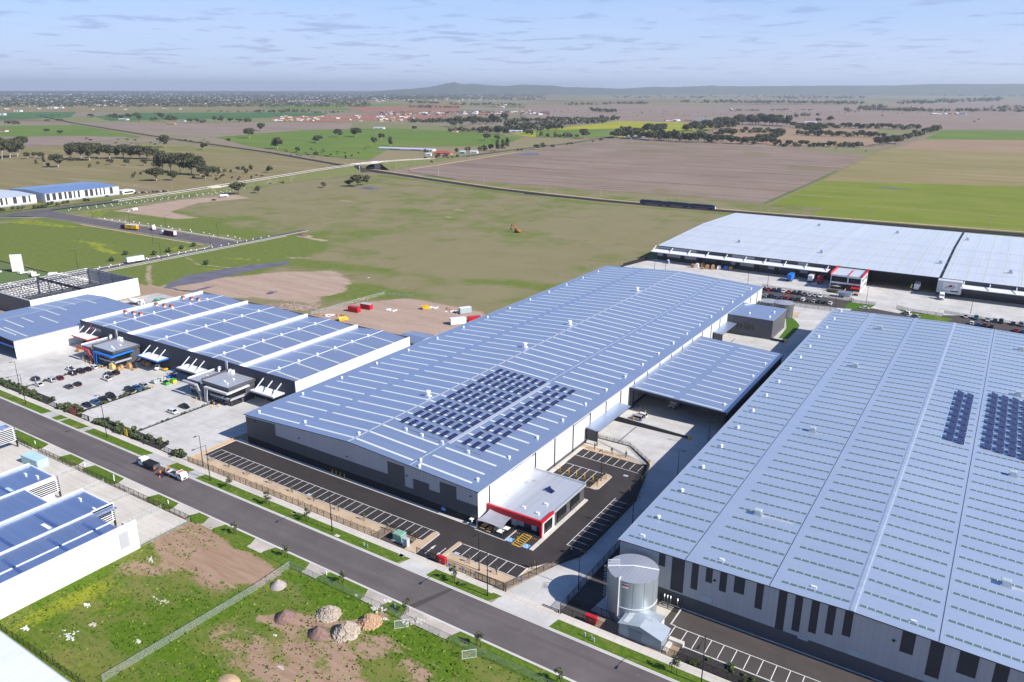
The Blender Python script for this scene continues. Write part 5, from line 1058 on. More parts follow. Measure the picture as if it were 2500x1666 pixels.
for x,y in ((-148,505),(-95,500),(-30,506),(-118,600),(-65,598),(-22,595),(5,500),(20,590)): m=MB(); z=zf(y); m.obox(x,y,z,2.4,2.0,.5); m.obox(x,y,z+.5,1.8,1.6,1.3,0,0,.2,.2); m.build('ventilator',M['steel'],fr,fo)
d=thing('dock_canopy','long white canopy along the dock of the far warehouse','canopy',(-138,468,0)); o=(-138,468,0)
m=MB(); m.loft([[(-193.2,y,z),(-83.2,y,z),(-83.2,y,z+.3),(-193.2,y,z+.3)] for y,z in ((464.5,6.2),(471.8,6.9))]); m.build('roof_sheet',M['cap'],d,o)
for k in range(10): x=-192.5+12.0*k; m=MB(); m.bar((x,466.3,6.7),(x,471.9,9.2),.35); m.build('rod',M['cap'],d,o)
for k in range(9): m=MB(); x=-186+12*k; m.box(x-1.5,471.9,1.2,x+1.5,471.98,4.2); m.build('dock_door',M['redd'] if k in (5,6,7) and False else M['black'],d,o)
d=thing('dock_canopy','white canopy right of the logo wall on the far warehouse','canopy',(20,468,0)); o=(20,468,0)
m=MB(); m.loft([[(-16.2,y,z),(60,y,z),(60,y,z+.35),(-16.2,y,z+.35)] for y,z in ((464.5,6.2),(471.8,6.9))]); m.build('roof_sheet',M['cap'],d,o)
for k in range(5): x=-15+12.0*k; m=MB(); m.bar((x,465,6.7),(x,465,8.8) if False else (x,471.9,9.2),.35); m.build('rod',M['cap'],d,o)
# logo wall
lw=thing('logo_wall','pale wall panel carrying a dark red triangle logo','sign',(-21.5,466,0)); o=(-21.5,466,0)
m=MB(); m.box(-27.2,465.6,2.6,-15.6,471.9,9.2); m.build('wall',M['pale'],lw,o); m=MB(); m.box(-24.6,465.4,4.6,-17.8,465.58,8.3); bd=m.build('sign_board',M['panelw'],lw,o)
m=MB(); q=465.36; m.poly([(-22.6,q,6.0),(-20.0,q,6.25),(-19.6,q,5.35),(-20.6,q,7.6)],0) ; m.poly([(-19.9,q,7.3),(-19.6,q,7.4),(-18.3,q,6.2),(-18.7,q,6.1)],1)
m.bar((-22.4,q,6.3),(-23.4,q,5.8),.02,.16,1); m.bar((-23.4,q,5.8),(-23.1,q,5.45),.02,.16,1); m.bar((-23.1,q,5.45),(-21.4,q,5.75),.02,.16,1); m.bar((-21.4,q,5.75),(-20.6,q,5.3),.02,.16,1); m.bar((-20.6,q,5.3),(-19.4,q,5.9),.02,.16,1); m.bar((-20.3,q,7.0),(-19.2,q,5.3),.02,.2,0)
m.build('triangle_logo',[plain('logo_red',(.20,.008,.02),.5),M['navy']],bd,o); m=MB(); m.box(-20.6,465.45,3.6,-16.8,465.58,4.3); m.build('louvre',M['mid'],lw,o)
# far office
k_=thing('office','two storey white office with red trim before the far warehouse','office',(-71,458,0)); o=(-71,458,0)
m=MB(); m.box(-79,451,0,-63,471.9,8.6); m.build('wall',M['panelw'],k_,o); m=MB(); m.box(-78.6,451.2,8.62,-63.4,471.9,8.8); m.build('roof',M['zincF'],k_,o)
m=MB(); m.box(-79.4,450.4,8.5,-79.0,471,9.9); m.box(-63.0,450.4,8.5,-62.6,471,9.9); m.box(-70,450.4,8.8,-69.7,466,9.3); m.box(-67.6,446.5,2.7,-62.8,450.9,3.0); m.build('red_trim',M['red'],k_,o)
m=MB(); m.box(-78.6,450.85,4.8,-70.3,450.98,7.8); m.box(-69.5,450.85,4.8,-63.4,450.98,7.6); m.box(-78.6,450.85,.6,-63.4,450.98,3.8); m.build('window',M['glass'],k_,o)
for j in range(4):
    for z in (1.2,5.0): m=MB(); y=453+4.4*j; m.box(-63.0,y,z,-62.93,y+2.2,z+2.2); m.build('side_window',M['glass'],k_,o)
m=MB(); m.poly([(-78,446.5,3.2),(-72,446.2,3.3),(-75,450.8,2.6)]); m.build('shade_sail',M['panelw'],k_,o); m=MB(); m.box(-79.4,445,0,-70.4,445.3,1.6); m.box(-70.5,445.3,0,-70.2,450.8,1.6); m.build('screen_fence',M['wood'],k_,o)
flat('garden_bed',[(-79,443.5),(-62.5,443.2),(-62.8,444.9),(-79,445)],.05,M['verge'],'planted bed before the far office','garden bed')
k_=thing('smoking_shelter','small blue roofed shelter at the far staff car park','shelter',(-68.5,436.5,0)); o=(-68.5,436.5,0); m=MB(); m.loft([[(-72,y,z),(-65,y,z),(-65,y,z+.15),(-72,y,z+.15)] for y,z in ((434.5,2.5),(439,2.8))]); m.build('roof',M['zincL'],k_,o)
for x in (-71.6,-65.4): m=MB(); m.box(x-.1,438,0,x+.1,438.8,2.6); m.box(x-.08,434.8,0,x+.08,435,2.4); m.build('post',M['cap'],k_,o)
m=MB(); m.box(-71.6,438.5,0,-65.4,438.6,2.3); m.build('back_panel',M['pale'],k_,o)
# far left striped sheds
def striped(label,x0,x1,y0,y1,zE,zR,rm,wx=True):
    s=Shed(label,x0,x1,y0,y1,(x0+x1)/2,zE,zR); s.roof(rm,.2,.25,None)
    m=MB(); m.box(x0,y0,0,x1,y1,zE-.3); m.poly([(x0,y0-.01,zE-.3),(x1,y0-.01,zE-.3),(x1,y0-.01,zE-.05),((x0+x1)/2,y0-.01,zR-.05),(x0,y0-.01,zE-.05)]); m.build('wall',M['panelw'],s.root,s.o)
    y=y0+1.0; r_=random.Random(int(y0))
    while y<y1-2: w_=r_.choice((1.6,2.2,3.4)); m=MB(); m.box(x1,y,2.0,x1+.06,y+w_,zE-.35); m.build('dark_panel',M['dark'],s.root,s.o); y+=w_+r_.choice((1.8,2.4,5))
    m=MB(); m.box(x1,y0,0,x1+.05,y1,1.6); m.build('base_course',M['light'],s.root,s.o); return s
striped('far blue roofed shed with white and charcoal striped wall',-858,-789,386,461,9.0,10.6,M['zincB']); striped('far white shed with charcoal stripes at the left edge',-862,-794,290,380,8.6,9.6,M['zincF'])
k_=thing('office','small white office beside the far striped sheds','office',(-796,470,0)); o=(-796,470,0); m=MB(); m.box(-802,464,0,-788,478,3.6); m.build('wall',M['panelw'],k_,o); m=MB(); m.box(-788,466,1,-787.9,476,2.6); m.build('window',M['glass'],k_,o)
# rural buildings
def house(label,x,y,L,Wd,H,rise,wall,roof,rot=0,cat='house',name='house',group=None,veranda=False):
    h=thing(name,label,cat,(x,y,-.1),group,rot); m=MB(); m.obox(0,0,0,L,Wd,H); m.build('wall',wall,h)
    a,b=L/2+.6,Wd/2+.6; hip=b*.9 if veranda else .05; m=MB(); z0=H-.1; z1=H+rise
    V=[(-a,-b,z0),(a,-b,z0),(a,b,z0),(-a,b,z0),(-a+hip,0,z1),(a-hip,0,z1)]; m.add(V,[(0,1,5,4),(2,3,4,5),(1,2,5),(3,0,4),(3,2,1,0)]); m.build('roof',roof,h)
    m=MB(); m.box(-L*.3,-Wd/2-.05,.8,-L*.1,-Wd/2,H-.6); m.box(L*.1,-Wd/2-.05,.8,L*.3,-Wd/2,H-.6); m.build('window',M['glass'],h); return h
roofred=plain('terracotta_red_roof',(.33,.075,.07),.7,0,.2,.15)
x,y=az('T1',2170,850); house('red hipped roof farmhouse beside the long white shed',x,y,30,17,3.2,3.2,M['wood'],roofred,rad(25),veranda=True)
x0_,y0_=az('T1',1600,800); x1_,y1_=az('T1',2090,818); ang=math.atan2(y1_-y0_,x1_-x0_)
house('very long low white poultry shed behind the red farmhouse',(x0_+x1_)/2,(y0_+y1_)/2,math.hypot(x1_-x0_,y1_-y0_),13,2.6,1.6,M['panelw'],M['zincF'],ang,'shed','shed')
for lab,reg,px,py,L,Wd,wl,rf_ in (('small white house right of the red farmhouse','T2',590,838,12,9,M['panelw'],M['zincF']),('turquoise shed near the red farmhouse','T2',485,840,8,6,plain('turquoise',(.10,.42,.50),.5),M['zincF']),('white shed below the red farmhouse','T2',175,860,9,6,M['panelw'],M['zincF']),('long white shed in the dark tree belt','T2',980,645,40,9,M['panelw'],M['zincF']),('cream cottage at the tree belt edge','T2',415,645,14,10,M['panelw'],roofred),('white shed among the dark trees behind the field','T3',200,700,45,10,M['panelw'],M['zincF']),('teal roofed barn beyond the canola','T3',810,535,30,14,M['panelw'],plain('teal_roof',(.08,.30,.38),.5)),('second teal roofed barn beyond the canola','T3',940,545,30,12,M['panelw'],plain('teal_roof',(.08,.30,.38),.5)),('white shed on the brown pasture right','T3',1790,562,40,12,M['panelw'],M['zincF']),('white farm shed left of the gum trees','Q8',1130,535,34,12,M['panelw'],M['zincF']),('white farm building under the far green paddock','T1',1590,615,30,12,M['panelw'],M['zincF']),('low farmhouse beside the far hedge','Q8',1660,548,24,12,M['panelw'],M['zincL']),('stone house ruin on the brown strip','Q8',1560,575,30,10,M['brownbox'],M['wood']),('pale house among trees at the left edge','Q8',40,640,16,12,M['panelw'],roofred)):
    x,y=az(reg,px,py); house(lab,x,y,L,Wd,3,2,wl,rf_,rad(20),'house' if 'house' in lab or 'cottage' in lab else 'shed','house' if 'house' in lab or 'cottage' in lab else 'shed')
# tilt slab and unfinished block at the left
k_=thing('tilt_panel','single white precast panel standing on bare ground','wall panel',(-503,222,0)); o=(-503,222,0); m=MB(); m.loft([[(-505.6,220.2,z),(-501.2,224.9,z),(-501.5,225.2,z),(-505.9,220.5,z)] for z in (0,10.5)]); m.build('panel',M['tilt'],k_,o); m=MB(); m.bar((-504.5,222,7),(-508.5,226,0),.15); m.bar((-502.8,223.8,7),(-506.5,227.5,0),.15); m.build('prop',M['steel'],k_,o)
k_=thing('building_shell','unfinished grey concrete building shell at the left edge','building',(-508,205,0)); o=(-508,205,0); m=MB(); m.box(-524,199,0,-504,209,7.5); m.build('wall',M['conc'],k_,o); m=MB(); m.box(-504,200,1,-503.9,202,7); m.box(-504,204.5,1,-503.9,206,7); m.build('opening_shade',M['glass'],k_,o)  # dark sheets on the solid wall paint the shade of its openings
# ------------------------------------------------------------------ vehicles
def carpaint(name,c): return plain('car_paint_'+name,c,.25,.15,.6,.03,.2)
CP={n:carpaint(n,c) for n,c in dict(white=(.80,.80,.79),black=(.012,.012,.014),silver=(.42,.43,.45),grey=(.10,.105,.115),navy=(.015,.022,.06),red=(.42,.012,.02),maroon=(.16,.01,.025),blue=(.03,.13,.34),teal=(.02,.12,.14)).items()}
def ring(x,w,z0,z1,ch=.12): return [(x,-w,z0+ch),(x,-w+ch*.5,z0),(x,w-ch*.5,z0),(x,w,z0+ch),(x,w,z1-ch),(x,w-ch,z1),(x,-w+ch,z1),(x,-w,z1-ch)]
def wheel(t,x,y,r,w=.22):
    m=MB(); m.tube((x,y-w/2,r),(x,y+w/2,r),r,r,14); ty=m.build('wheel',M['tyre'],t); m=MB(); s_=1 if y>0 else -1; m.tube((x,y+s_*(w/2-.04),r),(x,y+s_*(w/2+.015),r),r*.62,r*.55,10); m.build('rim',M['rim'],ty)
def make_car(kind,name,label):
    "x forward; origin on the ground"
    t=thing(name,label,'car'); sp=dict(sedan=(4.7,.90,.78,1.44,(-1.75,-.95,.55,1.25)),hatch=(4.2,.88,.80,1.48,(-1.95,-1.45,.35,1.15)),suv=(4.75,.94,.98,1.78,(-2.25,-1.85,.55,1.25)),ute=(5.2,.93,.98,1.76,(-.55,-.25,.85,1.55)),wagon=(4.75,.91,.82,1.48,(-2.2,-1.75,.5,1.2)))[kind]
    L,w,zs,zt,(rb,rt,ft,fb)=sp; h=L/2; g=.24 if kind not in('suv','ute') else .32
    m=MB(); m.loft([ring(-h,w*.86,g+.14,zs-.06),ring(-h+.18,w*.97,g,zs),ring(-h+1.1,w,g,zs+.02),ring(fb-.1,w,g,zs+.03),ring(h-.7,w*.97,g,zs-.10),ring(h-.15,w*.88,g+.04,zs-.20),ring(h,w*.74,g+.16,zs-.30)]); bd=m.build('body',CP['white'],t)
    m=MB(); wi=w-.17; m.add([(rb,-w+.06,zs),(fb,-w+.08,zs+.01),(fb,w-.08,zs+.01),(rb,w-.06,zs),(rt,-wi,zt-.05),(ft,-wi,zt-.05),(ft,wi,zt-.05),(rt,wi,zt-.05)],[(0,1,5,4),(1,2,6,5),(2,3,7,6),(3,0,4,7),(4,5,6,7)]); m.build('windows',M['glass'],t)
    m=MB(); m.loft([[(rt-.02,-wi-.02,zt-.07),(rt-.02,wi+.02,zt-.07),(rt+.1,wi-.05,zt),(rt+.1,-wi+.05,zt)],[(ft+.03,-wi-.02,zt-.07),(ft+.03,wi+.02,zt-.07),(ft-.15,wi-.06,zt),(ft-.15,-wi+.06,zt)]])
    for s_ in (-1,1):
        m.bar((ft,s_*wi,zt-.05),(fb,s_*(w-.08),zs),.07,.07); m.bar((rt,s_*wi,zt-.05),(rb,s_*(w-.06),zs),.10,.09); mx=(rt+ft)/2-.1; m.bar((mx,s_*wi,zt-.05),(mx,s_*(w-.06),zs),.08,.06)
    m.build('roof',CP['white'],t)
    if kind=='ute': m=MB(); m.box(-h+.15,-w+.14,zs+.0,rb-.1,w-.14,zs+.035); m.build('tray',M['black'],t)
    for x in (-h+.85,h-.9):
        for s_ in (-1,1): wheel(t,x,s_*(w-.1),.33 if kind not in('suv','ute') else .38)
    for s_ in (-1,1):
        m=MB(); m.box(h-.22,s_*w*.52-.17,zs-.42,h-.06,s_*w*.52+.17,zs-.27); m.build('headlight',M['lamp'],t)
        m=MB(); m.box(-h-.015,s_*w*.66-.16,zs-.26,-h+.05,s_*w*.66+.16,zs-.08); m.build('tail_light',M['tail'],t)
        m=MB(); m.box(fb-.35,s_*(w+.02)-.09,zs-.02,fb-.18,s_*(w+.02)+.09,zs+.14); m.build('mirror',CP['white'],t)
    m=MB(); m.box(h-.10,-w*.3,g+.12,h+.012,w*.3,g+.3); m.build('grille',M['black'],t)
    return t
PR={}
def car(kind,colr,x,y,rot,label,group=None,z=.045):
    nm={'sedan':'parked_sedan','hatch':'parked_hatchback','suv':'parked_suv','ute':'parked_ute','wagon':'parked_wagon'}[kind]
    if kind not in PR: PR[kind]=o=make_car(kind,nm,label); o.location=(x,y,z); o.rotation_euler=(0,0,rot)
    else: o=copy_tree(PR[kind],(x,y,z),rot,None,label)
    if group: o['group']=group
    elif 'group' in o.keys(): del o['group']
    o['label']=label
    for n_ in ('body','roof','mirror'): recolor(o,n_,CP[colr])
    return o
W_,E_r=rad(180),0
G1='cars parked on the concrete forecourts'
for a in [('suv','navy',-303.3,132.4,W_,'dark blue SUV under the shadow left of the planted strip'),('sedan','white',-296.9,130.4,W_,'white coupe nearest the left mulch bed'),('suv','silver',-297.4,135.3,W_,'silver four wheel drive beside the red car'),('sedan','maroon',-297.2,138.3,W_,'red sedan by the planted strip'),('ute','white',-303.6,146,W_,'white ute behind the planted strip near the red framed office'),('suv','black',-298.2,143.8,W_,'black and white SUV in the left row'),('ute','black',-297.8,146.8,W_,'black ute with a sports bar in the left row'),('sedan','black',-297.8,149.6,W_,'black sedan near the yellow bollards'),('hatch','white',-298,152.3,W_,'white hatchback closest to the red framed office'),
 ('sedan','grey',-285.1,135.3,W_,'dark grey sedan in the middle of the forecourt'),('hatch','black',-285,138.5,W_,'black hatchback beside the grey sedan in the middle'),('ute','white',-281.4,147.8,W_,'white ute parked by the blue framed office'),('ute','grey',-284.6,150.6,W_,'dark ute with a canopy beside the white ute'),('wagon','black',-284.7,153.3,W_,'black wagon next to the pallets'),
 ('sedan','navy',-262.3,129.4,E_r,'dark blue sedan at the street end of the right hand row'),('sedan','blue',-262.5,132.6,E_r,'blue sedan, second from the street in the right hand row'),('sedan','black',-262.7,135.5,E_r,'black sedan, third from the street in the right hand row'),('suv','black',-262.8,138.6,E_r,'black SUV, fourth from the street in the right hand row'),('suv','black',-262.8,145.8,E_r,'black off roader beside the tied shrub'),('hatch','blue',-262.6,148.6,E_r,'light blue hatchback in the right hand row'),('wagon','silver',-262.5,151.4,E_r,'silver wagon nearest the rubbish bins'),
 ('sedan','black',-232.5,147.4,E_r,'black sedan alone on the second forecourt'),('wagon','white',-231.5,142.4,E_r,'white wagon alone on the second forecourt')]: car(*a,group=G1)
car('suv','silver',-95.1,225.3,rad(180),'silver four wheel drive behind the long ramp wall'); car('wagon','white',-95,228.4,rad(180),'white wagon beside the silver four wheel drive in the loading yard')
c1=['black','red','black','navy','white','red','black','black','grey','silver','silver','white']; k1=['hatch','sedan','hatch','suv','sedan','sedan','hatch','suv','sedan','wagon','hatch','suv']
cnt={}
for i,cn in enumerate(c1):
    cnt[cn]=cnt.get(cn,0)+1; car(k1[i],cn,-109.6+2.75*i,429.2+.05*i,rad(-90),'%s %s in the back row of the far staff car park, %s from the left'%(cn,dict(suv='SUV',hatch='hatchback',sedan='sedan',wagon='wagon')[k1[i]],ORD[i]),'cars in the far staff car park',.06)
c2=['white','silver','black','blue','grey','red','navy','black','white','grey','silver','navy','black','white']
for i,cn in enumerate(c2):
    kk=['hatch','sedan','suv'][i%3]; car(kk,cn,-107+2.72*i,414.6+.22*i,rad(90),'%s %s in the front row of the far staff car park, %s from the left'%(cn,dict(suv='SUV',hatch='hatchback',sedan='sedan')[kk],ORD[i]),'cars in the far staff car park',.06)
for i,(x,y,cn,kk) in enumerate([(-10.4,428.2,'silver','hatch'),(-5.9,427.9,'teal','suv'),(-1,427.7,'silver','wagon'),(.9+1.2,427.6,'navy','hatch'),(4.6,427.3,'black','suv'),(9.6,426.8,'black','sedan'),(12.8,426.6,'grey','suv'),(16,426.2,'black','hatch')]): car(kk,cn,x,y,rad(-90),'%s %s in the upper row at the far right, %s from the left'%(cn,dict(suv='SUV',hatch='hatchback',sedan='sedan',wagon='wagon')[kk],ORD[i]),'cars in the far right car park',.06)
for i,(x,y,cn,kk) in enumerate([(-7.1,416.9,'white','hatch'),(-4.3,416.2,'blue','hatch'),(-1.6,416.2,'maroon','suv'),(1.1,415.8,'black','hatch'),(11.1,415.2,'red','sedan'),(13.9,414.6,'blue','hatch')]): car(kk,cn,x,y,rad(90),'%s %s in the lower row at the far right, %s from the left'%(cn,dict(suv='SUV',hatch='hatchback',sedan='sedan')[kk],ORD[i]),'cars in the far right car park',.06)
car('sedan','white',-55.2,417.6,rad(-170),'white sedan by the lawn on the dark side road'); car('suv','white',-35.6,418.4,rad(150),'white SUV on the grass edge of the side road'); car('hatch','silver',-31.2,415.6,rad(150),'pale car behind the white SUV on the side road')
car('ute','white',-671.9,398,rad(100),'white ute towing a caravan on the pale dirt pad',None,-.05); car('sedan','navy',-670.9,488.5,rad(20),'dark car on the red dirt near the tipper',None,-.05); car('hatch','blue',-786,446,rad(80),'blue car beside the far striped shed')
for i in range(10): car(['sedan','hatch','suv'][i%3],['black','white','navy','white','silver','grey'][i%6],-785+1.5*i,476+3.2*i,rad(170),'tiny parked car in the row beside the far striped sheds','cars beside the far striped sheds')
# ---- trucks
def cab(t,x0,x1,w,z0,z1,mat,bonnet=0,roofbox=0):
    m=MB(); xf=x1-bonnet
    m.loft([ring(x0,w,z0,z1,.15),ring(xf-.35,w,z0,z1,.15),ring(xf,w*.97,z0,z1-.75,.12)]) if not bonnet else m.loft([ring(x0,w,z0,z1,.15),ring(xf-.5,w,z0,z1,.15),ring(xf,w*.95,z0,z0+1.1,.12),ring(x1-.2,w*.8,z0,z0+.95,.15),ring(x1,w*.7,z0+.1,z0+.8,.12)])
    if roofbox: m.loft([ring(x0,w*.92,z1-.05,z1+roofbox,.12),ring(x0+.5,w*.9,z1-.05,z1+roofbox,.12),ring(xf-.6,w*.8,z1-.05,z1+.1,.05)])
    cb=m.build('cab',mat,t); m=MB(); zt=z1-.18; zb=z1-.85
    if not bonnet: m.poly([(xf+.02,-w*.86,zb),(xf+.02,w*.86,zb),(xf-.31,w*.86,zt),(xf-.31,-w*.86,zt)])
    else: m.poly([(xf-.12,-w*.86,zb+.05),(xf-.12,w*.86,zb+.05),(xf-.47,w*.86,zt),(xf-.47,-w*.86,zt)])
    for s_ in (-1,1): m.poly([(xf-.5,s_*(w+.012),zt),(xf-.35,s_*(w+.012),zb),(xf-1.2,s_*(w+.012),zb),(xf-1.2,s_*(w+.012),zt)])
    m.build('windscreen',M['glass'],cb)
    for s_ in (-1,1): m=MB(); m.box(x1-.06,s_*w*.7-.18,z0+.3,x1+.03,s_*w*.7+.18,z0+.5); m.build('headlight',M['lamp'],t); m=MB(); m.box(xf-.1,s_*(w+.18)-.1,z1-.9,xf+.02,s_*(w+.18)+.1,z1-.25); m.build('mirror',M['black'],t)
    m=MB(); m.box(x1-.03,-w*.5,z0+.15,x1+.04,w*.5,z0+.6); m.build('grille',M['black'],t)
def chassis(t,x0,x1,w=.45,z=.75):
    m=MB(); m.box(x0,-w,z-.15,x1,w,z+.2); m.build('chassis',M['black'],t)
def axles(t,xs,w,r=.5):
    for x in xs:
        for s_ in (-1,1): wheel(t,x,s_*w,r,.32)
def boxbody(t,x0,x1,w,z0,z1,mat,roof=None,name='trailer',door=None):
    m=MB(); m.box(x0,-w,z0,x1,w,z1); b=m.build(name,mat,t)
    m=MB(); m.box(x0-.02,-w-.02,z1,x1+.02,w+.02,z1+.06); m.build('roof',roof or mat,b); m=MB(); m.box(x0-.05,-w+.08,z0+.1,x0,-.04,z1-.12); m.box(x0-.05,.04,z0+.1,x0,w-.08,z1-.12); m.build('door',door or mat,b); return b
def artic(label,x,y,rot,side,roof,cabm,loc_z=0,L=13.5,withcab=True,door=None,name='semi_trailer_truck'):
    t=thing(name,label,'truck',(x,y,loc_z),None,rot); b=boxbody(t,-L/2-1,L/2-2.2,1.27,1.15,4.1,side,roof,'trailer',door)
    chassis(t,-L/2-1,L/2+(2.4 if withcab else -1.5),.5,.95); axles(t,[-L/2+.5,-L/2+1.8,-L/2+3.1],1.0)
    m=MB(); m.box(-L/2+4.3,-1.2,.5,L/2-5,-1.12,1.12); m.box(-L/2+4.3,1.12,.5,L/2-5,1.2,1.12); m.build('side_skirt',M['navy'],t)
    if withcab: cab(t,L/2+.0,L/2+2.5,1.22,.65,3.1,cabm,0,.6); axles(t,[L/2+1.7,L/2-1.9,L/2-.7],1.0)
    else: m=MB(); m.box(L/2-4,-.9,0,L/2-3.8,-.7,1.1); m.box(L/2-4,.7,0,L/2-3.8,.9,1.1); m.build('landing_leg',M['black'],t)
    return t,b
t,b=artic('yellow and white semi trailer parked on the estate road',-583,345.2,rad(190),plain('trailer_yellow',(.68,.42,.01),.5),M['cap'],M['navy'],0,door=plain('trailer_amber',(.75,.36,.01),.5))
m=MB()
for k in range(3): m.box(-1.6+1.1*k,1.275,2.5,-1.0+1.1*k,1.29,3.3)
m.box(-2.2,1.275,2.2,2.2,1.29,2.3); m.build('side_lettering',M['black'],b)
artic('dark red curtain sided semi trailer on the estate road',-535,346.6,rad(180),plain('curtain_maroon',(.13,.012,.015),.7),M['greyp'],M['white'],0,door=M['cap'])
artic('white box trailer parked without a truck on the cross road',-467.3,278.3,rad(82),M['white'],M['greyp'],M['white'],0,withcab=False,L=12)
t=thing('prime_mover','white prime mover parked alone on the estate road','truck',(-567,354.4,0),None,rad(-15)); cab(t,.2,2.8,1.24,.65,3.3,M['white'],0,.7); chassis(t,-3.8,2,.5,.9); axles(t,[1.8,-2.6,-1.3],1.0); m=MB(); m.box(-3.9,-1.1,.8,-3.7,1.1,1.6); m.build('red_mudflap',M['red'],t)
t=thing('tipper_truck','white tipper truck on the red dirt by the round trees','truck',(-683.3,510,-.05),None,rad(75)); cab(t,2.2,4.2,1.2,.6,2.9,M['white']); chassis(t,-4.2,3); axles(t,[3.2,-2.8,-1.5],1.0); m=MB(); m.loft([ring(-4.4,1.25,1.1,2.9,.1),ring(1.8,1.25,1.1,2.9,.1)]); m.build('tipper_body',M['cap'],t)
t=thing('caravan','white caravan hitched behind a ute on the dirt pad','caravan',(-672.6,404.8,-.05),None,rad(100)); m=MB(); m.loft([ring(-2.6,1.15,.5,2.5,.3),ring(2.2,1.15,.5,2.6,.3),ring(2.7,1.05,.7,2.2,.3)]); m.build('body',M['white'],t); axles(t,[-.2],1.0,.33); m=MB(); m.box(-1.4,-1.17,1.3,-.2,-1.151,2.0); m.box(.4,-1.17,1.3,1.4,-1.151,2.0); m.build('window',M['glass'],t)
# under the big canopy
t=thing('prime_mover','silver bonneted truck parked in the shade of the big canopy','truck',(-88.2,243.5,.05),None,rad(-97)); cab(t,-.6,3.8,1.22,.6,3.1,M['pale'],1.6,.6); chassis(t,-4.5,3); axles(t,[2.6,-3.2,-1.9],1.0); boxbody(t,-9.5,-1.0,1.25,1.2,3.9,M['cap'])
t=thing('prime_mover','white bonneted truck below the logo wall','truck',(-24,461.7,.03),None,rad(-85)); cab(t,-.6,3.4,1.22,.6,3.1,M['white'],1.4,.6); chassis(t,-3.8,3); axles(t,[2.4,-2.8,-1.5],1.0); m=MB(); m.tube((-.9,1.1,.8),(-.9,1.1,3.6),.12,.12,8); m.tube((-.9,-1.1,.8),(-.9,-1.1,3.6),.12,.12,8); m.build('exhaust_stack',M['steel'],t)
for lab,x,y,mt in (('blue delivery trailer backed to the far dock',-102.5,459.5,'blue'),('white trailer backed to the far dock',-91.8,464.5,'cap'),('dark red trailer backed to the far dock',-86.5,463.0,'redd'),('white box trailer deep under the far roof',-37.5,476,'cap')): artic(lab,x,y+1.5,rad(90),M[mt],M[mt],M['white'],.03,9,False)
# concrete agitator and green skip behind the units
t=thing('concrete_mixer_truck','white concrete mixer truck behind the steel frame shed','truck',(-372.6,217.4,0),None,rad(15)); cab(t,2.4,4.6,1.2,.65,3.0,M['white']); chassis(t,-4.4,3.2); axles(t,[3.6,-2.9,-1.6],1.0); m=MB(); n=12
prof=[(-3.9,.55,2.7),(-3.2,1.05,2.5),(-1.4,1.25,2.3),(.6,1.1,2.1),(1.6,.55,2.0)]; m.loft([[(x,r*math.cos(2*math.pi*k/n),z+r*math.sin(2*math.pi*k/n)) for k in range(n)] for x,r,z in prof]); m.build('drum',M['cap'],t,(0,0,0),True); m=MB(); m.bar((-3.9,0,2.9),(-4.9,0,1.6),.6,.12); m.build('chute',M['steel'],t)
def skip(label,x,y,L,Wd,H,mat,rot=0,load=None,z=.04):
    t=thing('skip_bin',label,'bin',(x,y,z),None,rot); m=MB(); a=[(-L/2+.35,0),(L/2-.35,0)]; m.add([(-L/2+.4,-Wd/2,.1),(L/2-.4,-Wd/2,.1),(L/2-.4,Wd/2,.1),(-L/2+.4,Wd/2,.1),(-L/2,-Wd/2-.05,H),(L/2,-Wd/2-.05,H),(L/2,Wd/2+.05,H),(-L/2,Wd/2+.05,H),(-L/2+.1,-Wd/2+.05,H),(L/2-.1,-Wd/2+.05,H),(L/2-.1,Wd/2-.05,H),(-L/2+.1,Wd/2-.05,H),(-L/2+.45,-Wd/2+.1,.3),(L/2-.45,-Wd/2+.1,.3),(L/2-.45,Wd/2-.1,.3),(-L/2+.45,Wd/2-.1,.3)],[(0,1,5,4),(1,2,6,5),(2,3,7,6),(3,0,4,7),(4,5,9,8),(5,6,10,9),(6,7,11,10),(7,4,8,11),(8,9,13,12),(9,10,14,13),(10,11,15,14),(11,8,12,15),(12,13,14,15),(3,2,1,0)]); m.build('body',mat,t)
    m=MB()
    for s_ in (-1,1):
        for k in range(3): xx=-L/4+L/4*k; m.box(xx-.06,s_*(Wd/2+.05)-.04,.3,xx+.06,s_*(Wd/2+.05)+.04,H)
    m.build('rib',mat,t)
    if load:
        m=MB(); r_=random.Random(int(x*7+y))
        for k in range(14): m.obox(r_.uniform(-L/2+.5,L/2-.5),r_.uniform(-Wd/2+.3,Wd/2-.3),H*.45,r_.uniform(.4,1.4),r_.uniform(.2,.6),r_.uniform(.3,.75),r_.uniform(0,3))
        m.build('rubbish',load,t)
    return t
skip('green and white waste skip behind the units',-367.8,228,6,2.4,1.6,plain('skip_green',(.05,.30,.14),.5),rad(20),M['cap'],.0)
skip('grey waste skip in the row by the forecourt bins, nearer the street',-262.6,156.2,2.6,1.7,1.5,M['greyp'],rad(90),M['brownbox']); skip('grey waste skip in the row by the forecourt bins, nearer the units',-262.4,158.9,2.4,1.7,1.5,M['greyp'],rad(90),M['brownbox'])
def bin_(label,x,y,mat,lid):
    t=thing('wheeled_bin',label,'bin',(x,y,.04)); m=MB(); m.obox(0,0,.15,2.0,1.3,1.15,0,0,-.12,-.12); m.build('body',mat,t); m=MB(); m.loft([[(-1.12,-.75,1.32),(1.12,-.75,1.32),(1.12,.75,1.5),(-1.12,.75,1.5)],[(-1.12,-.75,1.4),(1.12,-.75,1.4),(1.12,.75,1.58),(-1.12,.75,1.58)]]); m.build('lid',lid,t)
    for a in (-.8,.8):
        for b in (-.5,.5): m=MB(); m.tube((a,b-.05,.1),(a,b+.05,.1),.1,.1,8); m.build('wheel',M['tyre'],t)
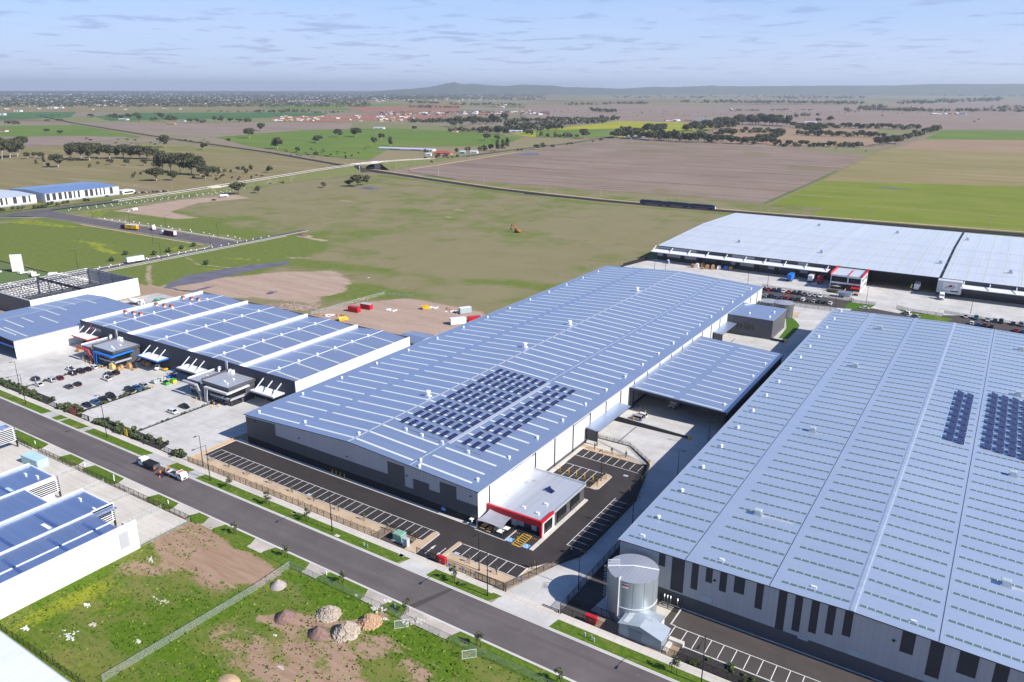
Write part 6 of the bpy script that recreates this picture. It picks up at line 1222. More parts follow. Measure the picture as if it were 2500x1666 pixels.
bin_('green front lift bin with a dark lid by the planted strip',-257.6,157.3,plain('bin_green',(.06,.42,.05),.5),M['black']); bin_('lime and yellow bin beside the green bin',-257.2,160,plain('bin_yellow',(.62,.60,.02),.5),plain('bin_green',(.06,.42,.05),.5))
t=thing('work_platform','blue scissor lift loaded with timber beside the grey skips','lift',(-263.2,163.3,.04),None,rad(70)); m=MB(); m.box(-1.6,-.8,.3,1.6,.8,.7); m.build('base',M['blue'],t); axles(t,[-1.1,1.1],.7,.3); m=MB(); m.bar((-1.3,-.5,.7),(1.3,-.5,1.5),.12); m.bar((1.3,-.5,.7),(-1.3,-.5,1.5),.12); m.bar((-1.3,.5,.7),(1.3,.5,1.5),.12); m.bar((1.3,.5,.7),(-1.3,.5,1.5),.12); m.build('scissor',M['blue'],t); m=MB(); m.box(-1.6,-.8,1.5,1.6,.8,1.62); [m.bar((a,b,1.6),(a,b,2.6),.06) for a in (-1.55,1.55) for b in (-.75,.75)]; m.bar((-1.55,-.75,2.6),(1.55,-.75,2.6),.06); m.bar((-1.55,.75,2.6),(1.55,.75,2.6),.06); m.build('platform',M['blue'],t); m=MB(); [m.box(-1.3,-.5+.25*k,1.63,1.6,-.3+.25*k,1.8) for k in range(4)]; m.build('timber_load',M['wood'],t)
t=thing('forklift','white forklift under the blue canopy','forklift',(-275,165.3,.04),None,rad(60)); m=MB(); m.loft([ring(-1.1,.55,.25,1.1,.12),ring(.6,.55,.25,.9,.12)]); m.build('body',M['white'],t); axles(t,[-.75,.55],.5,.32); m=MB(); [m.bar((a,b,.9),(a*.9,b,2.1),.07) for a in (-.7,.5) for b in (-.45,.45)]; m.box(-.75,-.5,2.08,.55,.5,2.15); m.build('roof_guard',M['white'],t); m=MB(); m.box(.75,-.4,.2,.85,-.28,2.3); m.box(.75,.28,.2,.85,.4,2.3); m.box(.85,-.35,.15,1.9,-.22,.2); m.box(.85,.22,.15,1.9,.35,.2); m.build('mast',M['steel'],t)
t=thing('forklift','yellow forklift beside the roller door','forklift',(-271.6,166.6,.04),None,rad(100)); m=MB(); m.loft([ring(-1.1,.55,.25,1.1,.12),ring(.6,.55,.25,.9,.12)]); m.build('body',M['yellow'],t); axles(t,[-.75,.55],.5,.32); m=MB(); [m.bar((a,b,.9),(a*.9,b,2.1),.07) for a in (-.7,.5) for b in (-.45,.45)]; m.box(-.75,-.5,2.08,.55,.5,2.15); m.build('roof_guard',M['black'],t)
# pallets and cartons
def pallet(label,x,y,mat,L=1.2,Wd=1.1,H=1.3,rot=0,group=None,slat=True):
    t=thing('loaded_pallet',label,'pallet',(x,y,.04),group,rot); m=MB()
    for k in (-.45,0,.45): m.box(-L/2,k*Wd-.05,0,L/2,k*Wd+.05,.1)
    for k in range(5): m.box(-L/2+L/4.6*k,-Wd/2,.1,-L/2+L/4.6*k+.14,Wd/2,.14)
    m.build('pallet_base',M['wood'],t); m=MB(); m.obox(0,0,.14,L*.96,Wd*.96,H-.14,0,0,.03,.03)
    if H>.9: m.obox(.1,.05,H,L*.6,Wd*.7,.3,.1)
    m.build('load',mat,t)
yb=plain('yellow_crate',(.62,.48,.20),.7); pal=[('yellow wooden crate frame against the blue framed office',-291.0,156.0,yb,2.0,1.6,2.2),('brown carton pallet beside the yellow crate',-287.6,157.6,M['brownbox'],1.6,1.4,1.6),('tall brown and blue carton pallet',-285.9,160.0,M['brownbox'],1.8,1.4,2.0),('orange tinted pallet in the front row',-287.2,156.2,M['wood'],1.6,1.2,1.2),('dark stack of grey crates',-284.2,161.6,M['dark'],1.5,1.2,2.2),('small low pallet of boards',-283,159.8,M['wood'],1.4,1.2,.6),('dark pallet in the shade beneath the blue canopy, left',-284.5,165.5,M['brownbox'],2,1.6,1.8),('dark pallet in the shade beneath the blue canopy, right',-281.8,165.5,M['brownbox'],2,1.6,1.6),('pallet of boxes beside the red edged canopy',-323.2,160.2,M['brownbox'],2,1.6,1.2)]
for a in pal: pallet(a[0],a[1],a[2],a[3],a[4],a[5],a[6],rad(10))
for k,(x,y,mt,h_) in enumerate([(-162.9,461.2,'brownbox',2),(-160.6,462.5,'cap',2.4),(-156.4,460.2,'wood',1),(-153.8,462,'brownbox',2.4),(-150.6,463,'brownbox',2.6),(-147.5,465.2,'cap',2.2),(-143.5,466,'blue',2.4),(-140.5,466.3,'brownbox',2.2),(-158,465.5,'brownbox',2.5)]): pallet('stack of goods on the far dock apron, %s from the left'%ORD[k],x,y,M[mt],2.2,2,h_,rad(5*k),'goods on the far dock apron')
t=thing('portable_toilet','blue portable toilet on the far dock apron','toilet',(-180.2,463.3,.03)); m=MB(); m.obox(0,0,.1,1.2,1.2,2.2); m.build('cabin',M['blue'],t); m=MB(); m.obox(0,0,2.3,1.25,1.25,.2,0,0,.2,.2); m.build('roof',M['white'],t); m=MB(); m.box(.6,-.4,.2,.63,.4,2.1); m.build('door',M['white'],t)
# roadworks trucks
t=thing('tipper_truck','white cabbed tipper with a black body parked at the kerb by road workers','truck',(-201.2,113.9,.03),None,rad(180)); cab(t,1.9,3.9,1.12,.6,2.75,M['white']); chassis(t,-3.6,3,.45,.75); axles(t,[3.0,-2.2],.95,.45); m=MB(); m.loft([ring(-3.6,1.15,.95,2.15,.1),ring(1.5,1.15,.95,2.15,.1)]); m.build('tipper_body',M['dark'],t); m=MB(); m.box(-3.5,-1.05,2.16,1.4,1.05,2.2); [m.box(-3.4+.8*k,-1.1,2.2,-3.3+.8*k,1.1,2.26) for k in range(6)]; m.build('load_cover',M['black'],t)
m=MB(); m.box(-3.68,-1.0,1.0,-3.62,1.0,2.1); m.build('tailgate',M['mid'],t); m=MB(); m.box(1.6,-1.1,1.0,1.8,-.9,2.6); m.build('exhaust',M['white'],t)
t=thing('flatbed_truck','white flatbed truck with an orange warning bar at the kerb','truck',(-189.2,114.6,.03),None,0); cab(t,1.9,3.8,1.05,.55,2.5,M['white']); chassis(t,-3.6,3,.42,.7); axles(t,[2.9,-2.2],.9,.42); m=MB(); m.box(-3.7,-1.1,.95,1.5,1.1,1.1); m.box(-3.7,-1.1,1.1,1.5,-1.02,1.55); m.box(-3.7,1.02,1.1,1.5,1.1,1.55); m.box(1.4,-1.1,1.1,1.5,1.1,2.3); m.build('tray',M['cap'],t); m=MB(); m.obox(2.2,0,2.52,.55,1.5,.2,rad(90) if False else 0); m.build('warning_bar',plain('warning_orange',(.85,.10,.01),.5),t); m=MB(); m.obox(-1,0,1.1,3.4,1.7,.35,0,0,.5,.3); m.build('gravel_load',M['mulch'],t); m=MB(); m.box(1.5,-1,2.25,1.75,1,2.7); m.build('arrow_board',M['cap'],t)
t=thing('traffic_cone','orange traffic cone behind the road workers','cone',(-193.2,111.8,.03)); m=MB(); m.box(-.18,-.18,0,.18,.18,.04); m.tube((0,0,.04),(0,0,.72),.14,.03,10); m.build('cone_body',M['orange'],t); m=MB(); m.tube((0,0,.36),(0,0,.52),.1,.075,10); m.build('reflective_band',M['white'],t)
# train
TR=thing('diesel_train','purple and blue three car train on the rail line','train',(-270,706.5,.25),None,rad(0.3)); 
tw=plain('train_body',(.025,.035,.09),.3,.2,.5); tr=plain('train_roof',(.05,.03,.09),.5)
for k in range(3):
    x0=-37.6+25.2*k; x1=x0+24.6; m=MB(); R8_=lambda x,s_,zo=0: [(x,-1.42*s_,.5+zo),(x,1.42*s_,.5+zo),(x,1.5*s_,1.4+zo),(x,1.45*s_,3.2),(x,1.0*s_,3.85),(x,-1.0*s_,3.85),(x,-1.45*s_,3.2),(x,-1.5*s_,1.4+zo)]
    secs=[R8_(x0,1),R8_(x1,1)]
    if k==2: secs=[R8_(x0,1),R8_(x1-2.2,1),R8_(x1-.8,.92,.1),[(p[0],p[1]*.75,min(p[2],2.6)) for p in R8_(x1,1,.1)]]
    if k==0: secs=[[(p[0],p[1]*.75,min(p[2],2.6)) for p in R8_(x0,1,.1)],R8_(x0+.8,.92,.1),R8_(x0+2.2,1),R8_(x1,1)]
    m.loft(secs); cb=m.build('carriage',tw,TR); m=MB(); m.loft([[(x,-1.02,3.86),(x,1.02,3.86),(x,.7,4.08),(x,-.7,4.08)] for x in (x0+2.4,x1-2.4)]); m.build('roof_pod',tr,cb)
    m=MB(); 
    for s_ in (-1,1): m.box(x0+2.6,s_*1.5-.03,2.05,x1-2.6,s_*1.5+.03,2.95)
    m.build('windows',M['glass'],cb); m=MB()
    for s_ in (-1,1): m.box(x0+1.5,s_*1.51-.02,1.5,x1-1.5,s_*1.51+.02,1.8)
    m.build('side_stripe',M['greyp'],cb)
    for a in (x0+4,x1-4):
        m=MB(); m.box(a-1.6,-1.1,.05,a+1.6,1.1,.5); [m.tube((a+b,-.85,.42),(a+b,.85,.42),.42,.42,10) for b in (-1.1,1.1)]; m.build('bogie',M['black'],cb)
m=MB(); m.box(37.5,-.9,.6,38.05,.9,2.3); m.build('nose',M['white'],TR)
# excavator
t=thing('excavator','orange excavator standing in the olive paddock','excavator',(-322,505,-.1),None,rad(165)); m=MB()
for s_ in (-1,1): m.loft([[(x,s_*1.15-.3,z) for x,z in ((-1.9,.2),(1.9,.2),(2.1,.5),(1.9,.95),(-1.9,.95),(-2.1,.5))],[(x,s_*1.15+.3,z) for x,z in ((-1.9,.2),(1.9,.2),(2.1,.5),(1.9,.95),(-1.9,.95),(-2.1,.5))]])
m.build('tracks',M['black'],t); ex=plain('excavator_orange',(.62,.13,.015),.5); m=MB(); m.loft([ring(-2.7,1.35,1.1,2.2,.2),ring(.2,1.4,1.1,2.3,.15)]); m.build('body',ex,t); m=MB(); m.loft([ring(.1,1.35,1.1,1.5,.1),ring(1.7,1.35,1.1,1.5,.1)]); m.loft([[(x,y,z) for y,z in ((.35,1.5),(1.35,1.5),(1.3,3.1),(.4,3.1))] for x in (.1,1.6)]); m.build('cab',M['dark'],t); m=MB(); m.bar((1.2,-.2,1.6),(4.0,-.2,4.9),.5,.6); m.bar((4.0,-.2,4.9),(6.9,-.2,5.6),.45,.5); m.build('boom',ex,t); m=MB(); m.bar((6.7,-.2,5.9),(7.6,-.2,2.6),.4,.45); m.build('arm',plain('excavator_arm',(.30,.07,.02),.6),t); m=MB(); m.loft([[(x,-.8,z) for x,z in ((7.7,2.8),(7.9,1.6),(7.0,1.0),(6.5,1.5),(7.2,1.9))],[(x,.4,z) for x,z in ((7.7,2.8),(7.9,1.6),(7.0,1.0),(6.5,1.5),(7.2,1.9))]]); m.build('bucket',M['dark'],t)
# containers on the bare site
site_shed('shipping_container','red container nearer the unit roofs on the bare site',-269.5,270.3,6.1,2.6,2.6,M['red'],M['redd'],rad(5),True,0); site_shed('shipping_container','red container farther back on the bare site',-268,277.6,6.1,2.6,2.6,M['red'],M['greyp'],rad(5),True,0)
site_shed('shipping_container','grey container at the back of the bare site',-221.5,299,6.1,2.6,2.9,M['greyp'],M['cap'],rad(60),True,0); site_shed('site_shed','white site office nearest the long warehouse',-213.2,282,7.5,3,2.9,M['white'],M['cap'],rad(50),True,0); site_shed('shipping_container','red container beside the white site office',-208.7,289,6.1,2.6,2.6,M['red'],M['redd'],rad(55),True,0)
skip('yellow skip full of rubbish near the unit roofs',-263.2,256.2,5,2.4,1.5,M['yellow'],rad(60),M['cap'],0); skip('small yellow skip at the edge of the bare site',-242.6,294,4,2.2,1.6,M['yellow'],rad(50),M['redd'],0)
house('small blue roofed shed between the units and the long warehouse',-210.5,247,12,13,3.2,.8,M['dark'],M['zincL'],0,'shed','shed'); house('white roofed lean-to beside the long warehouse',-201,249,7,18,3,.4,M['panelw'],M['cap'],0,'shed','shed')
# ------------------------------------------------------------------ fences, lamps, cabinets, bollards
_post={}
def fence(label,pts,h,step,post='black',wire='wire',z=0.0,rails=True,name='fence',pr=.045):
    o=(pts[0][0],pts[0][1],z); f=thing(name,label,'fence',o); m=MB(); mr=MB(); P=[]
    for (a,b) in zip(pts[:-1],pts[1:]):
        d=math.hypot(b[0]-a[0],b[1]-a[1]); n=max(1,round(d/step))
        for k in range(n): P.append((a[0]+(b[0]-a[0])*k/n,a[1]+(b[1]-a[1])*k/n))
        m.poly([(a[0],a[1],z+.05),(b[0],b[1],z+.05),(b[0],b[1],z+h-.05),(a[0],a[1],z+h-.05)])
        if rails: mr.bar((*a,z+h-.03),(*b,z+h-.03),.06); mr.bar((*a,z+.08),(*b,z+.08),.045)
    P.append(pts[-1]); m.build('mesh_panel',M[wire],f,o)
    if rails: mr.build('rail',M[post],f,o)
    key=(h,post,pr)
    if key not in _post: mm=MB(); mm.box(-pr,-pr,0,pr,pr,h+.02); ob=mm.build('post',M[post]); _post[key]=ob.data; bpy.data.objects.remove(ob)
    for x,y in P:
        q=bpy.data.objects.new('post',_post[key]); COL.objects.link(q); q.parent=f; q.location=(x-o[0],y-o[1],0)
    return f
brn=plain('dark_brown_fence',(.06,.04,.03),.6,.1); M['brown']=brn
fence('brown chain link fence before the gravel strip and long car park',[(-195.2,122.5),(-118.8,122.5)],1.85,2.4,'brown')
fence('black mesh fence round the green cabinet',[(-118.8,122.5),(-118.8,127.1),(-110.6,127.1),(-110.5,122.7)],1.9,2.2,'brown')
fence('black mesh fence panels with coloured notices beside the sliding gate',[(-97.5,122.5),(-81.2,122.5)],1.9,2.3)
def gate(label,x0,x1,y,h=1.9,mat='black'):
    g=thing('sliding_gate',label,'gate',(x0,y,0)); o=(x0,y,0); m=MB(); 
    for z in (.18,h): m.bar((x0,y,z),(x1,y,z),.11,.11)
    n=max(2,round(abs(x1-x0)/2.2))
    for k in range(n+1): x=x0+(x1-x0)*k/n; m.bar((x,y,.18),(x,y,h),.09)
    m.build('gate_frame',M[mat],g,o); m=MB(); m.poly([(x0,y,.2),(x1,y,.2),(x1,y,h),(x0,y,h)]); m.build('mesh_panel',M['wire'],g,o)
    m=MB(); [m.box(x-.1,y-.3,0,x+.1,y-.1,h+.3) for x in (x1,x1+.5)]; m.build('guide_post',M[mat],g,o); return g
gate('black sliding gate across the car park entry',-106.6,-100.4,122.55); gate('black gate beside the notice panels at the concrete drive',-89,-80.9,122.2); gate('black gate of the left forecourt',-275,-268.8,122.6); gate('black gate beside the yellow bin',-256.5,-249,122.6); gate('black gate of the last unit forecourt',-209,-202.6,122.6)
gate('low black barrier lying open across the concrete drive',-71,-66.9,122.3,.6)
fence('black mesh fence before the hydrant cabinet and pump shed',[(-66.5,122.5),(-58.5,122.5),(-53.4,122.5)],1.9,2.4); fence('black mesh fence between pump shed and mulch bed',[(-43.6,122.5),(20,122.5)],1.9,2.6)
fence('tall black fence between the drive and the right warehouse',[(-67,123),(-67,366)],1.9,3.0); fence('black fence beside the big water tank',[(-66.9,126.4),(-61.8,126.4),(-56,126.3)],1.9,2.4)
fence('low black fence at the gravel corner garden',[(-81.1,123),(-77.4,133.5),(-75.6,138)],1.5,2.2)
fence('thin fence on top of the black retaining wall',[(-101.2,203.4),(-87.6,203.4),(-77.7,195.8),(-72.75,174.8),(-72.75,145)],1.2,2.6,z=1.0,rails=False)
fence('black fence along the near side of the street',[(-239.5,101.3),(-164.6,101.8)],1.95,2.3); fence('short black fence by the slatted screen at the left edge',[(-262,101.5),(-243,101)],1.9,2.2)
for k,(x,y0,y1) in enumerate(((-218,90,101),(-203.5,90,101.2),(-191,84,101.3),(-177,88,101.5),(-164.9,87.8,101.6))): fence('low galvanised fence dividing the near yard, %s from the left'%ORD[k],[(x,y0),(x,y1)],1.5,2.6,'steel','wireg',rails=False)
fence('white temporary fence crossing the vacant block',[(-129.2,57.4),(-128.4,73),(-127.6,91.8),(-128.0,102.0)],1.8,3.0,'steel','wireg',0,True,'temporary_fence',.032)
fence('temporary site fence along the top of the vacant block',[(-128,102.1),(-91.8,102.1)],1.8,2.6,'steel','wireg',0,True,'temporary_fence',.035); fence('leaning temporary fence at the right of the vacant block',[(-91.6,102.2),(-68,102.3),(-45,102.3)],1.8,2.6,'steel','wireg',0,True,'temporary_fence',.035)
fence('dark fence behind the white shed roof in the corner',[(-161,54.3),(-124,55)],1.7,2.2,'black','wire',0,False)
for k,(x,y) in enumerate(((-91.4,100.8),(-74.3,101.2))): fence('open white gate panel of the temporary fence, %s from the left'%ORD[k],[(x-1.6,y-1.7),(x+.4,y+.3)],2.0,2.8,'cap','wireg',0,True,'temporary_fence',.032)
fence('galvanised site fence behind the red containers',[(-283,254),(-281.5,275),(-279.5,304),(-262,308)],1.8,3,'steel','wireg',0,True,'temporary_fence',.04)
fence('black fence before the far staff car park',[(-112,434.6),(-62.5,430.6)],1.6,3.2); fence('black fence between the concrete drive and the far car park',[(-101,401.5),(-66,404.5)],1.9,3); fence('fence round the far lawn',[az('Q5',735,890),az('Q5',975,918)],1.7,3,'brown'); fence('brown fence beside the far grass strip',[az('Q5',1170,945),az('Q5',1320,985),az('Q5',1590,1020)],1.8,3,'brown'); fence('dark fence of the far right car park',[(-20,431),(40,424)],1.5,3.2); fence('black privacy fence at the left end of the far yard',[(-200.5,439),(-196,466)],2.2,3,'black','black')
fence('pale slab fence behind the gravel strip at the left of the car park',[(-196.0,123.5),(-196.9,141)],.5,40,'wood','wood')
fence('thin rail fence beside the picnic tables',[(-93.2,139.6),(-92.6,139.6),(-92.6,144.5)],1.1,1.4)
for k,(a,b) in enumerate((((-300,128),(-300,154)),((-228,128),(-228,156)))): fence('thin wire fence on the planted strip, %s'%['farther from the street corner of the long warehouse','next to the last forecourt'][k],[a,b],1.2,3.4,'steel','wireg',0,False)
# street lamps
def make_lamp(h,arm,mat,label):
    t=thing('street_lamp',label,'street lamp'); m=MB(); m.tube((0,0,0),(0,0,h*.5),.13,.10,8); m.tube((0,0,h*.5),(0,0,h),.10,.065,8); m.tube((0,0,0),(0,0,.5),.19,.17,8); m.build('pole',mat,t)
    m=MB(); m.tube((0,0,h-.15),(0,-arm,h+.12),.06,.05,6); m.build('arm',mat,t); m=MB(); m.loft([[(x,y,z) for x,z in ((-.2,h+.05),(.2,h+.05),(.14,h+.22),(-.14,h+.22))] for y in (-arm+.1,-arm-.85)]); hd=m.build('lamp_head',mat,t); m=MB(); m.box(-.13,-arm-.75,h+.02,.13,-arm,h+.052); m.build('lamp_glass',M['lamp'],hd); return t
LP=make_lamp(11.3,3.6,M['black'],'x'); used=[False]
def lamp(x,y,rot,label,group=None,s=1):
    o=LP if not used[0] else copy_tree(LP); used[0]=True; o.location=(x,y,0); o.rotation_euler=(0,0,rot); o.scale=(1,1,s); o['label']=label
    if group: o['group']=group
for x,lab in ((-282.3,'black street lamp before the left mulch bed'),(-231.5,'black street lamp on the verge before the yellow sign'),(-179.5,'black street lamp beside the long verge near the roadworks trucks'),(-130.9,'black street lamp in the middle of the long verge'),(-83,'black street lamp on the verge by the notice fence'),(-34,'black street lamp at the bottom right verge')): lamp(x,118.6,0,lab,'street lamps along the street')
PLP=make_lamp(10,1.0,M['black'],'y'); used2=[False]
def plamp(x,y,rot,label,s=1):
    o=PLP if not used2[0] else copy_tree(PLP); used2[0]=True; o.location=(x,y,0); o.rotation_euler=(0,0,rot); o.scale=(1,1,s); o['label']=label; o['group']='slim lot lamps'
for a in ((-90.1,125.4,0,'slim black lamp behind the notice fence'),(-85.8,179.8,0,'slim black lamp on the rounded gravel island'),(-67.3,131.8,rad(90),'slim lamp by the drive, closest to the water tank'),(-67.3,160.5,rad(90),'slim lamp by the drive, second from the tank'),(-67.3,191.2,rad(90),'slim lamp by the drive, third from the tank'),(-67.3,217,rad(90),'slim lamp by the drive near the yellow ramp end'),(-302,126,0,'slim lamp beside the left planted strip'),(-244,125,0,'slim lamp on the second forecourt'),(-189,123.2,0,'slim lamp behind the brown fence'),(-181,443.1,0,'slim lamp at the left of the far yard'),(-173.6,442.5,0,'slim lamp second from the left in the far yard'),(-120.9,437.1,0,'slim lamp at the corner of the long warehouse roof'),(-110.2,439.4,0,'slim lamp behind the staff car park'),(-64.4,434.9,0,'slim lamp beside the shelter'),(-55.6,424.9,0,'slim lamp on the far lawn'),(-8.8,438.5,0,'slim lamp at the far right yard'),(-66.5,402,0,'slim lamp by the far drive gate')): plamp(*a)
for k,(x,y) in enumerate(((-661.5,359.3),(-607.3,359.6),(-559.3,360.4),(-495,360.2),(-474,338),(-461.8,291.4),(-482.9,247.9),(-523.3,325.5))): lamp(x,y,rad(180) if y>350 else 0,'dark street lamp on the estate roads, %s going from the left'%ORD[k],'street lamps of the estate roads')
SP=make_lamp(12,2,M['steel'],'z'); u3=[False]
def slamp(x,y,label,s=1,group='pale lamp posts by the overpass'):
    o=SP if not u3[0] else copy_tree(SP); u3[0]=True; o.location=(x,y,0); o.scale=(1,1,s); o['label']=label; o['group']=group
for k,(x,y,s) in enumerate(((-755,461,1),(-779,516,1),(-752,391,1),(-758,350,1),(-729,640,1),(-735,590,1),(-736,740,1.2),(-740,780,1.2))): slamp(x,y,'pale lamp post beside the rising road, %s'%ORD[k],s)
# power poles along the rail
def pole(x,y,label,h=12):
    t=thing('power_pole',label,'power pole',(x,y,-.1),'timber power poles by the rail line'); m=MB(); m.tube((0,0,0),(0,0,h),.17,.12,7); m.build('pole',M['barkw'],t); m=MB(); m.box(-1.3,-.08,h-.9,1.3,.08,h-.72); m.build('cross_arm',M['barkw'],t); 
    m=MB(); [m.tube((q,0,h-.72),(q,0,h-.5),.07,.05,6) for q in (-1.1,-.4,.4,1.1)]; m.build('insulator',M['cap'],t)
for k,(reg,x,y) in enumerate([('T2',263,1040),('T2',675,1105),('T2',1250,1178),('T2',1740,1230),('T3',590,1275),('T3',1405,1370),('T4',940,1450),('T4',2015,1535),('T2',553,895),('T1',2128,1045),('T1',1840,1000),('T1',1747,990)]): a=az(reg,x,y); pole(a[0],a[1],'pale timber power pole by the rail line, number at %s place along the track'%ORD[k])
# cabinets and boxes
t=thing('transformer_kiosk','green metal transformer cabinet inside the small fence','cabinet',(-114.2,125.2,.04)); m=MB(); m.obox(0,0,.1,2.6,2.1,1.8); m.build('body',M['greenp'],t); m=MB(); m.obox(0,0,1.9,2.8,2.3,.16,0,0,.15,.15); m.build('lid',M['greenp'],t); m=MB(); m.box(-1.2,-1.08,.2,-.03,-1.05,1.8); m.box(.03,-1.08,.2,1.2,-1.05,1.8); m.box(1.3,-.9,.2,1.33,.9,1.8); m.build('door',M['greenp'],t); m=MB(); m.obox(0,0,0,3.2,2.7,.1); m.build('base',M['path'],t)
t=thing('electrical_cabinet','pale grey electrical cabinet beside the green one','cabinet',(-110.9,123.8,.04)); m=MB(); m.obox(0,0,.08,1.5,1.0,2.1); m.build('body',M['greyp'],t); m=MB(); m.obox(0,0,2.18,1.6,1.1,.1); m.build('lid',M['greyp'],t); m=MB(); m.box(-.7,-.53,.15,-.02,-.5,2.1); m.box(.02,-.53,.15,.7,-.5,2.1); m.build('door',M['greyp'],t)
for lab,x,y in (('red fire hydrant cabinet by the sliding gate',-99.2,122.9),('red fire hydrant cabinet before the water tank',-59.6,123.1)):
    t=thing('hydrant_cabinet',lab,'cabinet',(x,y,.1)); m=MB(); m.obox(0,0,.25,2.5,.9,1.5); m.build('body',M['red'],t); m=MB(); m.obox(0,0,1.75,2.6,1.0,.1,0,0,.06,.1); m.build('lid',M['red'],t); m=MB(); m.box(-1.15,-.48,.35,-.03,-.45,1.65); m.box(.03,-.48,.35,1.15,-.45,1.65); m.build('door',M['red'],t); m=MB(); m.box(-.12,-.5,.9,.12,-.48,1.05); m.build('plate',M['white'],t); m=MB(); [m.box(a-.08,-.3,0,a+.08,.3,.25) for a in (-1,1)]; m.build('leg',M['black'],t)
t=thing('notice_panels','row of coloured notices tied to the black fence','sign',(-93.5,122.42,0)); nb=[('blue',0),('yellow',1.0),('cap',1.9),('red',2.7),('wood',3.5)]
for k in range(10): m=MB(); x=-96.8+.78*k; mt=['blue','ybox','navy','cap','orange','blue','greenp','ybox','redd','greyp'][k]; m.box(x,122.40,.5+.2*(k%3),x+.6,122.44,1.2+.2*(k%2)); m.build('notice',M[mt],t,(-93.5,122.42,0))
t=thing('sign_board','red sign board with a pale green mark in the hedge','sign',(-256.9+0,122.7,0)); bx_,by_=-258.5,122.6; t.location=(bx_,by_,0); m=MB(); m.box(bx_-2,by_-.06,.3,bx_+2,by_+.06,2.6); m.build('board',M['redd'],t,(bx_,by_,0)); m=MB(); m.box(bx_+.2,by_-.09,1.4,bx_+.9,by_-.07,2.0); m.build('mark',M['greenp'],t,(bx_,by_,0)); m=MB(); [m.box(bx_+a-.06,by_+.07,0,bx_+a+.06,by_+.18,2.6) for a in (-1.7,1.7)]; m.build('post',M['black'],t,(bx_,by_,0))
t=thing('wheeled_bin','dark bin with a lime lid beside the red sign','bin',(-255.3,123,0)); m=MB(); m.obox(0,0,.1,1.2,.9,1.3,0,0,-.08,-.08); m.build('body',M['black'],t); m=MB(); m.obox(0,0,1.4,1.4,1.1,.12,0,0,.1,.1); m.build('lid',plain('lime_lid',(.45,.50,.02),.5),t)
bx_,by_=-227.6,122.7; t=thing('sign_board','yellow upright sign in the hedge','sign',(bx_,by_,0)); m=MB(); m.box(bx_-.75,by_-.08,.2,bx_+.75,by_+.08,2.6); m.build('board',M['ybox'],t,(bx_,by_,0)); m=MB(); m.box(bx_-.75,by_+.08,0,bx_+.75,by_+.2,2.65); m.build('frame',M['black'],t,(bx_,by_,0))
for lab,x,y in (('green sign at the left end of the hedges',-315,123.2),): t=thing('sign_board',lab,'sign',(x,y,0)); m=MB(); m.box(-.9,-.06,.4,.9,.06,2.0); m.build('board',plain('sign_green',(.05,.35,.14),.5),t); m=MB(); m.box(-.8,.06,0,-.7,.14,1.9); m.box(.7,.06,0,.8,.14,1.9); m.build('post',M['black'],t)
def bollard(x,y,label,group,h=1.15,mat='yellow',r=.11):
    key=('bol',h,mat,r)
    if key not in PR:
        m=MB(); m.tube((0,0,0),(0,0,h-.06),r,r,10); m.tube((0,0,h-.06),(0,0,h),r,r*.5,10); PR[key]=o=m.build('bollard',M[mat])
    else: o=PR[key].copy(); COL.objects.link(o)
    o.location=(x,y,.03); tag(o,label,'bollard',group)
for k,x in enumerate((-153.1,-151.6,-150,-148.3)): bollard(x,140.6,'yellow bollard by the shaded front wall, %s from the left'%ORD[k],'four yellow bollards at the front wall',1.5)
for k,x in enumerate((-98.9,-95.9,-93.4,-90.7,-88)): bollard(x,179.1,'yellow post between the island bays, %s from the left'%ORD[k],'yellow posts between the island bays',1.6)
for k,(x,y) in enumerate(((-312.1,155.8),(-305.3,153.6),(-303.6,154.4),(-296.3,153.9),(-295.1,154.3),(-292.5,154.3),(-258.4,151.6),(-259.3,153.2),(-234.6,153.9),(-232.9,154.5),(-233.4,152.4),(-224.4,152.9),(-225.6,154.5),(-222.8,154.5),(-218,166.4),(-212.9,166.8))): bollard(x,y,'yellow bollard before the unit offices, %s from the left'%ORD[min(k,19)],'yellow bollards before the units',1.3)
for k,(x,y) in enumerate(((-95.6,223.8),(-96.0,226.5),(-96.5,229.5),(-94.6,231.4),(-97.5,233.5),(-99.5,240),(-99.5,249))): bollard(x,y,'yellow bollard along the dock canopy edge, %s going up the yard'%ORD[k],'yellow bollards at the dock canopy',1.3)
for k in range(5):
    t=thing('wheel_stop','black and yellow wheel stop under the yellow posts, %s from the left'%ORD[k],'wheel stop',(-98.3+2.6*k,178.2,.03)); m=MB(); m.box(-.8,-.08,0,.8,.08,.1); m.build('bar',M['black'],t); m=MB(); [m.box(-.7+.5*j,-.085,.02,-.5+.5*j,.085,.105) for j in range(3)]; m.build('stripe',M['yellow'],t)
for k,x in enumerate((-91.0,-86.0)): t=thing('wheel_stop','wheel stop at the accessible bay, %s'%('left','right')[k],'wheel stop',(x,143.6,.03)); m=MB(); m.box(-.8,-.08,0,.8,.08,.1); m.build('bar',M['black'],t); m=MB(); [m.box(-.7+.5*j,-.085,.02,-.5+.5*j,.085,.105) for j in range(3)]; m.build('stripe',M['yellow'],t)
t=thing('yellow_post','yellow arrow post in the hatched area','post',(-88.9,140.4,.03)); m=MB(); m.tube((0,0,0),(0,0,1.4),.09,.09,8); m.build('post',M['yellow'],t); m=MB(); m.box(-.25,-.03,1.0,.25,.03,1.5); m.build('plate',M['yellow'],t)
